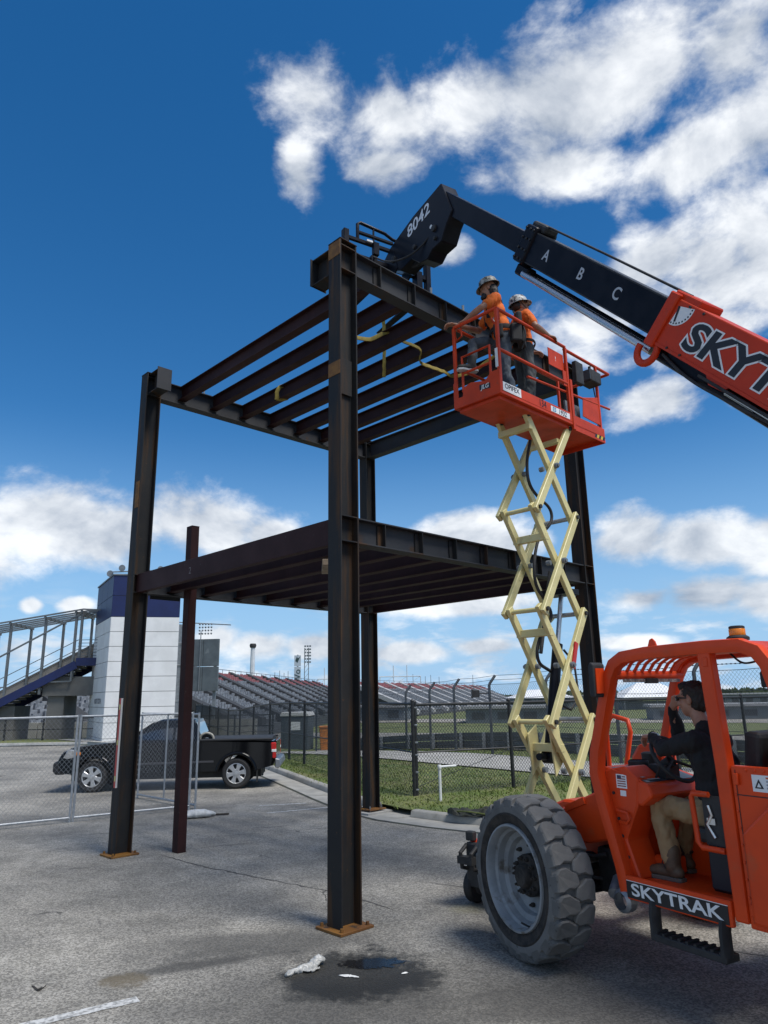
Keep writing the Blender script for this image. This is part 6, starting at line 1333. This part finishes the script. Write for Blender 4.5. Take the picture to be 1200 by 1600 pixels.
# portable toilet and bin beyond the path
pt_ = thing('portable_toilet', 'dark grey portable toilet with a pale roof beyond the path', 'portable toilet', (-6.95, 57.5, hgt(-6.95, 57.5)), R(-5))
PTG = mat('toilet_grey', (.06, .075, .085), .6, (.05, .06, .07), 3)
M().bx(-1.05, 1.05, -1.1, 1.1, .05, 2.55).build('cabin', PTG, pt_, bevel=.05)
M().prism([(-1.15, 2.55), (1.15, 2.55), (1.0, 2.85), (-1.0, 2.85)], (0, -1.2, 0), (1, 0, 0), (0, 0, 1), (0, 2.4, 0)).build('roof', mat('pale_roof', (.5, .5, .48), .6), pt_, bevel=.04)
dr = M().bx(-.78, .78, -1.14, -1.10, .15, 2.4).build('door', PTG, pt_, bevel=.01); M().bx(-.40, .45, -1.16, -1.142, 1.55, 2.15).build('notice', WHITEP, dr)
M().bx(-1.0, 1.0, -1.05, 1.05, 0, .06).build('skid', BLACKM, pt_)
ob = thing('orange_bin', 'orange upright bin standing beyond the path beside the portable toilet', 'bin', (-4.5, 57.5, hgt(-4.5, 57.5)))
M().prism([(-.62, 0), (.62, 0), (.72, 1.65), (-.72, 1.65)], (0, -.6, 0), (1, 0, 0), (0, 0, 1), (0, 1.2, 0)).build('tub', mat('orange_plastic', (.60, .20, .02), .5, (.5, .16, .02), 3), ob, bevel=.05)
M().bx(-.76, .76, -.66, .66, 1.65, 1.78).build('lid', mat('orange_lid', (.52, .17, .02), .5), ob, bevel=.04)
# ================================================================== buildings beyond the lot
# ---- clad stair tower with a blue band
PY = thing('clad_tower', 'white clad stair tower with a dark blue band round its top', 'tower', (-13.92, 36.45, 0))
def V2(a): return Vector((math.cos(R(a)), math.sin(R(a)), 0))
u1 = Vector((.97, .243, 0)).normalized(); u2 = Vector((-.5, .866, 0)).normalized(); LU, LV = 3.35, 5.0; PH = 8.3
CLAD = mat('white_cladding', (.74, .74, .72), .6, (.66, .66, .64), 1.2, c3=(.55, .55, .53), s3=.9, l3=.6, h3=.8)
BLUEC = mat('navy_cladding', (.006, .015, .085), .5, (.005, .012, .07), 1.5)
core = M().prism([(0, 0), (LU, 0), (LU, LV), (0, LV)], u1 * .04 + u2 * .04, u1, u2, (0, 0, PH)).build('core', mat('joint_dark', (.12, .12, .12), .9), PY)
core.scale = (.985, .985, 1)
rows_z = [.0] + [.25 + .74 * i for i in range(9)]
def clad(o_, ud, wd, nrm, n, z0, z1, m):
    for i in range(n):
        a, b = wd * i / n + .012, wd * (i + 1) / n - .012
        P_ = [o_ + ud * a, o_ + ud * b]
        M().add([P_[0] + Vector((0, 0, z0 + .012)), P_[1] + Vector((0, 0, z0 + .012)), P_[1] + Vector((0, 0, z1 - .012)), P_[0] + Vector((0, 0, z1 - .012))] + [q + nrm * -.06 + Vector((0, 0, z)) for q, z in ((P_[0], z0 + .012), (P_[1], z0 + .012), (P_[1], z1 - .012), (P_[0], z1 - .012))],
                [(0, 1, 2, 3), (7, 6, 5, 4), (0, 4, 5, 1), (1, 5, 6, 2), (2, 6, 7, 3), (3, 7, 4, 0)]).build('panel', m, PY)
n1 = Vector((u1.y, -u1.x, 0)); n2 = Vector((-u2.y, u2.x, 0))
for za, zb in zip(rows_z, rows_z[1:]):
    clad(Vector((0, 0, 0)), u1, LU, n1, 2, za, zb, CLAD); clad(Vector((0, 0, 0)), u2, LV, n2, 3, za, zb, CLAD)
for za, zb in ((6.17, 7.25), (7.25, 8.3)):
    clad(Vector((0, 0, 0)), u1, LU, n1, 2, za, zb, BLUEC); clad(Vector((0, 0, 0)), u2, LV, n2, 3, za, zb, BLUEC)
M().prism([(-.05, -.05), (LU + .05, -.05), (LU + .05, LV + .05), (-.05, LV + .05)], (0, 0, PH), u1, u2, (0, 0, .07)).build('parapet', GALVG, PY)
lt = M().bar((-.3, .5, PH + .25), (1.6, .9, PH + .35), .05, .06).build('light_bar', GALVG, PY)
for q in ((-.45, .75, PH + .18), (.25, .5, PH + .42), (2.2, .7, PH + .35), (2.6, .8, PH + .32)): M().lathe([(0, 0), (.10, .02), (.17, .16), (.17, .20), (0, .20)], 14, q, 'Y', mat=Matrix.Rotation(R(180), 3, 'Z')).build('spotlight', GALVG, PY, smooth=40)
text('tower_text', 'HOST COTA', mat('grey_letter', (.16, .17, .19), .6), PY, frame_mtx(u2 * 2.1 + n2 * .02 + Vector((0, 0, 2.02)), -u2, (0, 0, 1)), .36, .004)
# ---- footbridge stair with steel canopy
SB = thing('footbridge_stair', 'grey footbridge stair with a steel canopy frame beside the white tower', 'stair', (-15.3, 38.2, 0))
GA = mat('canopy_steel', (.15, .165, .17), .5, (.12, .13, .135), 3, metal=.3)
CONC2 = mat('stair_concrete', (.24, .225, .20), .85, (.19, .18, .16), 1.2); CONCD = mat('column_concrete', (.17, .165, .15), .9, (.13, .125, .115), 1.0)
dK = Vector((-.995, -.10, 0)).normalized(); aK = Vector((.10, -.995, 0)).normalized()        # walking direction (left, nearer) and across (towards the camera)
O_ = Vector((-.25, 4.6, 0))
def sp3(s, t, z): return O_ + dK * s + aK * t + Vector((0, 0, z))
WB = 3.0
M().prism([(-1.5, 0), (1.6, 0), (1.6, WB), (-1.5, WB)], O_ + Vector((0, 0, 3.98)), dK, aK, (0, 0, .30)).build('landing', CONC2, SB)
ft = M().bar(sp3(-1.5, WB + .04, 4.12), sp3(1.62, WB + .04, 4.12), .08, .42).build('blue_fascia', BLUEC, SB)
ns = 26; run = 7.6; rise = 4.0
for i in range(ns):
    s_ = 1.6 + run * i / ns; z = 4.28 - rise * (i + 1) / ns
    M().prism([(s_, 0), (s_ + run / ns + .04, 0), (s_ + run / ns + .04, WB), (s_, WB)], O_ + Vector((0, 0, z - .12)), dK, aK, (0, 0, .13)).build('step', CONC2, SB)
M().bar(sp3(1.6, WB + .05, 3.98), sp3(1.6 + run, WB + .05, 3.98 - rise), .09, .42).build('stringer', BLUEC, SB)
M().bar(sp3(1.6, -.05, 3.98), sp3(1.6 + run, -.05, 3.98 - rise), .09, .42).build('stringer', BLUEC, SB)
sw_ = M().add([tuple(sp3(1.6, WB + .01, 4.25)), tuple(sp3(1.6 + run, WB + .01, .25)), tuple(sp3(1.6 + run, WB + .01, 1.15)), tuple(sp3(1.6, WB + .01, 5.15))] + [tuple(sp3(1.6, WB - .04, 4.25)), tuple(sp3(1.6 + run, WB - .04, .25)), tuple(sp3(1.6 + run, WB - .04, 1.15)), tuple(sp3(1.6, WB - .04, 5.15))], [(0, 1, 2, 3), (7, 6, 5, 4), (3, 2, 6, 7), (0, 3, 7, 4), (1, 5, 6, 2)])
tag(sw_, None) if False else None
M().add([tuple(sp3(1.6, -.03, 4.25)), tuple(sp3(1.6 + run, -.03, .25)), tuple(sp3(1.6 + run, -.03, 1.35)), tuple(sp3(1.6, -.03, 5.35))] + [tuple(sp3(1.6, -.08, 4.25)), tuple(sp3(1.6 + run, -.08, .25)), tuple(sp3(1.6 + run, -.08, 1.35)), tuple(sp3(1.6, -.08, 5.35))], [(0, 1, 2, 3), (7, 6, 5, 4), (3, 2, 6, 7), (0, 3, 7, 4), (1, 5, 6, 2)]).build('balustrade_panel', CONC2, SB)
M().prism([(-1.3, .2), (3.3, .2), (3.3, WB - .2), (-1.3, WB - .2)], O_ + Vector((0, 0, 2.35)), dK, aK, (0, 0, 1.0)).build('cap_beam', CONCD, SB)
for s_, w in ((-.7, .5), (2.2, .85), (4.7, .75)):
    M().prism([(s_, .4), (s_ + w, .4), (s_ + w, WB - .4), (s_, WB - .4)], O_, dK, aK, (0, 0, 2.34 if s_ < 4 else 1.85)).build('column', CONCD, SB)
# canopy: posts, purlins, roof sheet and rails
def roofz(s): return 6.85 - max(0, s - 1.4) * .17 if s > 1.4 else 6.85 - (1.4 - s) * .05
for s_ in (-1.2, .1, 1.5, 1.8, 3.4, 5.2, 7.0):
    zb = 4.28 if s_ < 1.6 else 4.28 - rise * (s_ - 1.6) / run
    for t_ in (.05, WB - .05): M().bar(sp3(s_, t_, zb - (.9 if s_ in (1.8, 3.4) and t_ > 1 else 0)), sp3(s_, t_, roofz(s_)), .12, .12, (1, 0, 0)).build('canopy_post', GA, SB)
    M().bar(sp3(s_, -.2, roofz(s_)), sp3(s_, WB + .2, roofz(s_)), .10, .12).build('rafter', GA, SB)
for t_ in (-.2, .45, 1.1, 1.75, 2.4, WB + .2):
    M().bar(sp3(-1.4, t_, roofz(-1.4) + .1), sp3(1.4, t_, 6.95), .08, .08).build('purlin', GA, SB); M().bar(sp3(1.4, t_, 6.95), sp3(8.0, t_, roofz(8.0) + .1), .08, .08).build('purlin', GA, SB)
M().bar(sp3(1.6, WB, 6.7), sp3(7.6, WB, 3.3), .08, .08).build('brace', GA, SB); M().bar(sp3(1.8, WB + .03, 3.1), sp3(1.8, WB + .03, 4.4), .09, .09, (1, 0, 0)).build('brace', GA, SB); M().bar(sp3(1.8, WB + .03, 3.1), sp3(4.0, WB + .03, 3.05), .07, .07).build('brace', GA, SB)
for k in range(6):
    z = 4.45 + k * .17
    for t_ in (.02, WB - .02):
        M().tube([sp3(-1.4, t_, z), sp3(1.6, t_, z)], .018, 6).build('rail', GA, SB)
        if k in (2, 5): M().tube([sp3(1.6, t_, z), sp3(1.6 + run, t_, z - rise)], .022, 6).build('rail', GA, SB)
# ---- low fence and wall behind the left lot
lw_ = thing('low_concrete_wall', 'pale low concrete wall behind the stair columns at the left', 'wall', (-17, 46, hgt(-17, 46)))
for k in range(4): M().bx(-9 + k * 4.5, -4.55 + k * 4.5, -.15, .15, 0, .95).build('wall_panel', CONC, lw_, bevel=.01)
bf = thing('low_black_fence', 'low black rail fence behind the pickup at the left', 'fence', (-26, 39, 0.1))
for k in range(11): M().bx(k * 2.0 - .04, k * 2.0 + .04, -.04, .04, 0, 1.15).build('post', FENCEBLK, bf)
for z in (.55, 1.1): M().bx(0, 20, -.02, .02, z - .025, z + .025).build('rail', FENCEBLK, bf)
g = chain(M(), (0, 0), (20, 0), .05, 1.1, .12, .004); tag(g.build('wire_mesh', FENCEBLK, bf), kind='stuff')
# ---- silo and scoreboard behind
sl_ = thing('steel_silo', 'slim grey steel mast tower standing right of the white tower', 'tower', (-17.6, 61, hgt(-17.6, 61)))
for k, (z0, z1, r_) in enumerate(((0, 3.3, .62), (3.36, 6.2, .58), (6.26, 8.0, .54), (8.04, 9.6, .40))): M().lathe([(r_, z0), (r_, z1)], 20).build('section', GALVG, sl_, smooth=40)
for z in (3.33, 6.23, 8.02): M().lathe([(.66, z - .05), (.68, z), (.66, z + .05)], 20).build('flange', GALVG, sl_, smooth=40)
M().tube([(0, 0, 9.6), (0, 0, 11.0)], .05, 6).bar((0, 0, 9.8), (4.5, 0, 9.5), .08, .08).build('mast_arm', GALVG, sl_)
sbd = thing('scoreboard', 'back of a grey scoreboard with a lamp rack on top', 'scoreboard', (-15.2, 60.4, hgt(-15.2, 60.4)), R(-4))
BRD = mat('board_grey', (.10, .12, .13), .6, (.075, .09, .10), 1.5, c3=(.15, .17, .18), s3=1.2, l3=.6, h3=.7)
for (z0, z1) in ((4.05, 6.0), (6.04, 8.25)):
    for (x0, x1) in ((-1.35, .02), (.05, 1.35)): M().bx(x0, x1, -.12, .12, z0, z1).build('panel', BRD, sbd, bevel=.02)
for x in (-1.0, 1.0): M().bx(x - .12, x + .12, .15, .35, 0, 8.2).build('post', GALVG, sbd)
M().bar((-.2, -.16, 4.1), (-.2, -.16, 8.9), .06, .06, (1, 0, 0)).build('mast', GALVG, sbd)
for r_ in range(4):
    for c in range(5): M().sphere((-.35 + c * .25, -.1, 8.7 + r_ * .26), .085, 5).build('lamp', GALVG, sbd)
# ---- grandstands: stepped terraces, seats, aisles
SEATG = mat('grey_seats', (.24, .255, .275), .6, (.13, .14, .155), 1.7, lo=.40, hi=.60, c3=(.28, .29, .31), s3=2.6, l3=.56, h3=.6)
SEATR = mat('red_seats', (.36, .125, .13), .6, (.29, .10, .105), 1.5)
TERR = mat('terrace_grey', (.085, .09, .098), .85, (.065, .07, .075), .5)
def grandstand(label, P0, P1, down, z_top, z_bot, width, rows, bays, redrows, ais_m, seed):
    t = thing('grandstand', label, 'grandstand', (P0[0], P0[1], -2.4)); rnd = random.Random(seed)
    a, b = Vector((*P0, 0)), Vector((*P1, 0)); L = (b - a).length; d = (b - a) / L; dn = Vector((*down, 0)).normalized()
    g = M(); prof = []
    for i in range(rows):
        w = width * i / rows; z = z_top + (z_bot - z_top) * i / (rows - 1); prof += [(w, z), (width * (i + 1) / rows, z)]
    prof += [(width, -2.6), (0, -2.6)]
    g.loft([[p + dn * w + Vector((0, 0, z)) for w, z in prof] for p in (a, b)]); g.build('terrace', TERR, t, world=True)
    for k in range(bays):
        s0, s1 = L * k / bays, L * (k + 1) / bays
        gg, gr = M(), M(); step = max(1.1, L / 240)
        for i in range(rows - 1):
            w = width * (i + .55) / rows; z = z_top + (z_bot - z_top) * i / (rows - 1); s_ = s0 + .9
            while s_ < s1 - .9:
                hh = .42 + rnd.uniform(-.12, .10); c = a + d * (s_ + step * .4) + dn * w + Vector((0, 0, z + hh))
                tgt = gr if i < redrows else gg
                ang = math.atan2(d.y, d.x); tgt.box(c, (step * .78, .28, .5), ang); s_ += step
        if gg.v: tag(gg.build('seat_rows', SEATG, t, world=True), kind='stuff')
        if gr.v: tag(gr.build('seat_rows', SEATR, t, world=True), kind='stuff')
        ai = M(); q = a + d * s0
        ai.add([q + dn * .2 + Vector((0, 0, z_top + .95)) - d * 1.0, q + dn * .2 + Vector((0, 0, z_top + .95)) + d * 1.0, q + dn * width + Vector((0, 0, z_bot + .80)) + d * 1.0, q + dn * width + Vector((0, 0, z_bot + .80)) - d * 1.0] +
               [q + dn * .2 + Vector((0, 0, z_top)) - d * 1.0, q + dn * .2 + Vector((0, 0, z_top)) + d * 1.0, q + dn * width + Vector((0, 0, z_bot - .2)) + d * 1.0, q + dn * width + Vector((0, 0, z_bot - .2)) - d * 1.0], [(0, 1, 2, 3), (0, 4, 5, 1), (1, 5, 6, 2), (2, 6, 7, 3), (3, 7, 4, 0)])
        ai.build('aisle', ais_m, t, world=True)
    rr = M().tube([a + Vector((0, 0, z_top + 1.2)), b + Vector((0, 0, z_top + 1.2))], .05, 5); rr.build('top_rail', GALVG, t, world=True)
    for k in range(bays * 3): p = a + d * (L * k / (bays * 3)); M().tube([p + Vector((0, 0, z_top)), p + Vector((0, 0, z_top + 1.25))], .05, 4).build('rail_post', GALVG, t, world=True)
    return t
DAIS = mat('dark_aisle', (.035, .037, .04), .9); LAIS = mat('pale_aisle', (.36, .36, .36), .9)
grandstand('long grey grandstand with red top rows beyond the left fence', (-28.3, 76), (-18.0, 195), (1, -.10), 5.15, -.9, 13.5, 20, 12, 4, DAIS, 1)
grandstand('low grey bank of seats behind the footbridge stair columns', (-37, 54), (-27.5, 72), (.88, -.46), 2.1, -1.9, 9.0, 14, 3, 0, DAIS, 3)
grandstand('farther grandstand with red top rows and pale aisles right of the rear column', (-9.0, 170), (36.5, 292), (.95, -.36), 4.7, -1.9, 17, 18, 11, 4, LAIS, 2)
# ---- far poles, signs, tents
def pole(label, x, y, h, r_, m, name='light_pole', top=True):
    t = thing(name, label, 'pole', (x, y, -2.4)); M().tube([(0, 0, 0), (0, 0, h)], [r_, r_ * .7], 8).build('shaft', m, t, smooth=40)
    if top: M().lathe([(0, h - .1), (r_ * .95, h), (r_ * 1.15, h + .6), (r_ * .9, h + 1.0), (0, h + 1.0)], 10).build('lamp_head', BLACKM, t, smooth=40)
    return t
FWH = mat('far_white', (.62, .64, .66), .6, (.55, .57, .59), 1); FGR = mat('far_grey', (.15, .17, .19), .7, (.12, .14, .15), 1)
pole('tall white pole with a dark cap above the left grandstand', -33.2, 181, 16.6, .75, FWH)
for k, (px, h) in enumerate(((-30.5, 11.2), (-29.2, 11.6), (-28.0, 11.0), (-26.9, 11.4))): pole(['first', 'second', 'third', 'fourth'][k] + ' thin mast from the left above the far grandstand rail', px, 200, h, .10, FGR, 'mast', False)
sg_ = thing('banner_sign', 'dark vertical banner sign with a leaf mark above the left grandstand', 'sign', (-27.0, 222, -2.4))
M().tube([(0, 0, 0), (0, 0, 17)], .25, 6).build('pole', FGR, sg_); lb_ = M().bx(-1.0, 1.0, -.35, -.25, 13.6, 16.8).build('panel', mat('banner_pale', (.42, .47, .52), .6), sg_)
M().prism([(-.7, 15.2), (0, 14.6), (.8, 16.4), (.1, 15.9), (-.2, 16.5)], (0, -.40, 0), (1, 0, 0), (0, 0, 1), (0, .04, 0)).build('leaf_mark', mat('banner_dark', (.02, .05, .05), .6), lb_)
text('banner_text', 'Vo', mat('banner_dark', (.02, .05, .05), .6), sg_, frame_mtx((0.1, -.42, 11.2), (0, 0, 1), (-1, 0, 0)), 2.6, .01)
pn = M().bx(-1.0, 1.0, -.35, -.25, 9.4, 13.4).build('panel', mat('banner_pale', (.42, .47, .52), .6), sg_)
ltw = thing('floodlight_tower', 'steel floodlight tower with a rack of lamps above the left grandstand', 'light tower', (-24.3, 222, -2.4))
for x in (-.6, .6): M().tube([(x, 0, 0), (x, 0, 19)], .12, 5).build('leg', FGR, ltw)
for i in range(12): M().bar((-.6, 0, 1 + i * 1.5), (.6, 0, 2.5 + i * 1.5), .08, .08).build('brace', FGR, ltw)
for i in range(6):
    for j in range(3): M().bx(-.7 + j * .75, -.15 + j * .75, -.4, -.2, 14.5 + i * .95, 15.0 + i * .95).build('lamp', FGR, ltw)
def truss(label, x, y, w, h0, h1):
    t = thing('truss_frame', label, 'truss', (x, y, -2.4))
    for i in range(4): M().tube([(w * i / 3, 0, 0), (w * i / 3, 0, h1 + (3.5 if i in (1, 2) else 0))], .14, 5).build('post', FWH, t)
    for z in (h0, h1): M().tube([(0, 0, z), (w, 0, z)], .16, 5).build('beam', FWH, t)
    for i in range(3): M().tube([(w * i / 3, 0, h0), (w * (i + 1) / 3, 0, h1)], .08, 4).build('diagonal', FWH, t)
truss('white open truss frame above the right grandstand', -2.2, 236, 13.0, 7.6, 10.4)
truss('white open truss frame above the end of the left grandstand', -22.2, 236, 6.5, 7.0, 10.0)
for k, (x, h) in enumerate(((14.5, 11.2), (18.5, 10.4), (20.3, 10.8), (23, 10.2), (34, 10.6))): pole(['first', 'second', 'third', 'fourth', 'fifth'][k] + ' thin mast from the left above the right grandstand', x - 6, 240, h, .11, FGR, 'mast', False)
def tent(label, x, y, w, d, h, hr):
    t = thing('white_tent', label, 'tent', (x, y, -2.4)); z = h
    M().add([(-w / 2, -d / 2, z), (w / 2, -d / 2, z), (w / 2, d / 2, z), (-w / 2, d / 2, z), (-w * .16, 0, z + hr), (w * .16, 0, z + hr)], [(0, 1, 5, 4), (1, 2, 5), (2, 3, 4, 5), (3, 0, 4), (3, 2, 1, 0)]).build('canopy', mat('white_membrane', (.75, .75, .74), .6, (.68, .68, .68), .3), t)
    for sx in (-1, 0, 1):
        for sy in (-1, 1): M().tube([(sx * w * .48, sy * d * .47, 0), (sx * w * .48, sy * d * .47, z)], .15, 6).build('post', FGR, t)
    M().bx(-w * .46, w * .46, -d * .2, d * .2, 0, z - 1.0).build('stand_block', FGR, t)
tent('large white tent roof behind the scissor lift arms', 42, 205, 17, 12, 3.2, 2.2)
tent('white peaked tent roof seen through the cab window', 67, 190, 17, 12, 3.0, 3.6)
tent('low white tent beside the far track', 84, 200, 12, 8, 2.2, 1.6)
for k, (x, y, w, h) in enumerate(((95, 150, 26, 2.6), (60, 240, 40, 3.2), (110, 230, 34, 3.0), (20, 120, 14, 2.2), (52, 118, 20, 2.0), (-4, 140, 16, 2.4))):
    b_ = thing('trackside_building', ['long grey trackside building beyond the right fence', 'wide low grey building at the horizon behind the lift', 'far low grey building at the right horizon', 'small grey trackside hut row behind the debris fence', 'grey container row beyond the track', 'low grey pit building between the grandstands'][k], 'building', (x, y, -2.4), R(-12))
    M().bx(-w / 2, w / 2, -4, 4, 0, h).build('wall', FGR, b_); M().bx(-w / 2 - .4, w / 2 + .4, -4.5, 4.5, h, h + .4).build('roof', mat('far_roof', (.3, .3, .3), .7), b_)
    for i in range(int(w / 4)): M().bx(-w / 2 + 1 + i * 4, -w / 2 + 3 + i * 4, -4.06, -4.0, .6, h - .5).build('window', mat('far_dark', (.05, .055, .06), .5), b_)
# tyre wall along the far edge of the track, painted blocks
tb_ = M()
# ---- distant trees: low broken line of crowns along the horizon
LEAF = mat('far_foliage', (.045, .065, .028), .9, (.075, .09, .04), .25, detail=6)
V, Fc = [], []
for i in range(9000):
    x = random.uniform(-420, 520); y = random.uniform(420, 520); cl = .5 + .5 * MN.noise(Vector((x * .03, 0, 1.7))); h = 1.5 + 5.0 * cl
    z = -2.4 + random.random() ** .7 * h; w = random.uniform(.9, 2.2); a = random.uniform(0, 6.28); b = len(V)
    V += [(x - w * math.cos(a), y - w * math.sin(a), z - w * .4), (x + w * math.cos(a), y + w * math.sin(a), z - w * .3), (x + random.uniform(-w, w) * .5, y, z + w * .9)]; Fc.append((b, b + 1, b + 2))
tl2 = M(); tl2.v = V; tl2.f = Fc; tl2.mi = [0] * len(Fc)
tag(tl2.build('distant_trees', LEAF), 'low dark line of distant trees along the horizon', 'trees', kind='stuff')

# ------------------------------------------------------------------ repeats share a group
GROUPS = {'fence_panel': 'temporary wire fence panels', 'lifting_strap': 'yellow lifting straps on the upper joists', 'grandstand': 'grandstands beyond the track', 'mast': 'thin masts above the grandstands',
          'white_tent': 'white tents beyond the track', 'trackside_building': 'low buildings beyond the track', 'truss_frame': 'white truss frames above the grandstands', 'chain_link_fence': 'black chain link fence runs', 'plastic_scrap': 'plastic scraps in the puddle', 'person': 'people at work on the site'}
for o in SC.objects:
    if o.parent is None:
        k = o.name.split('.')[0]
        if k in GROUPS: o['group'] = GROUPS[k]
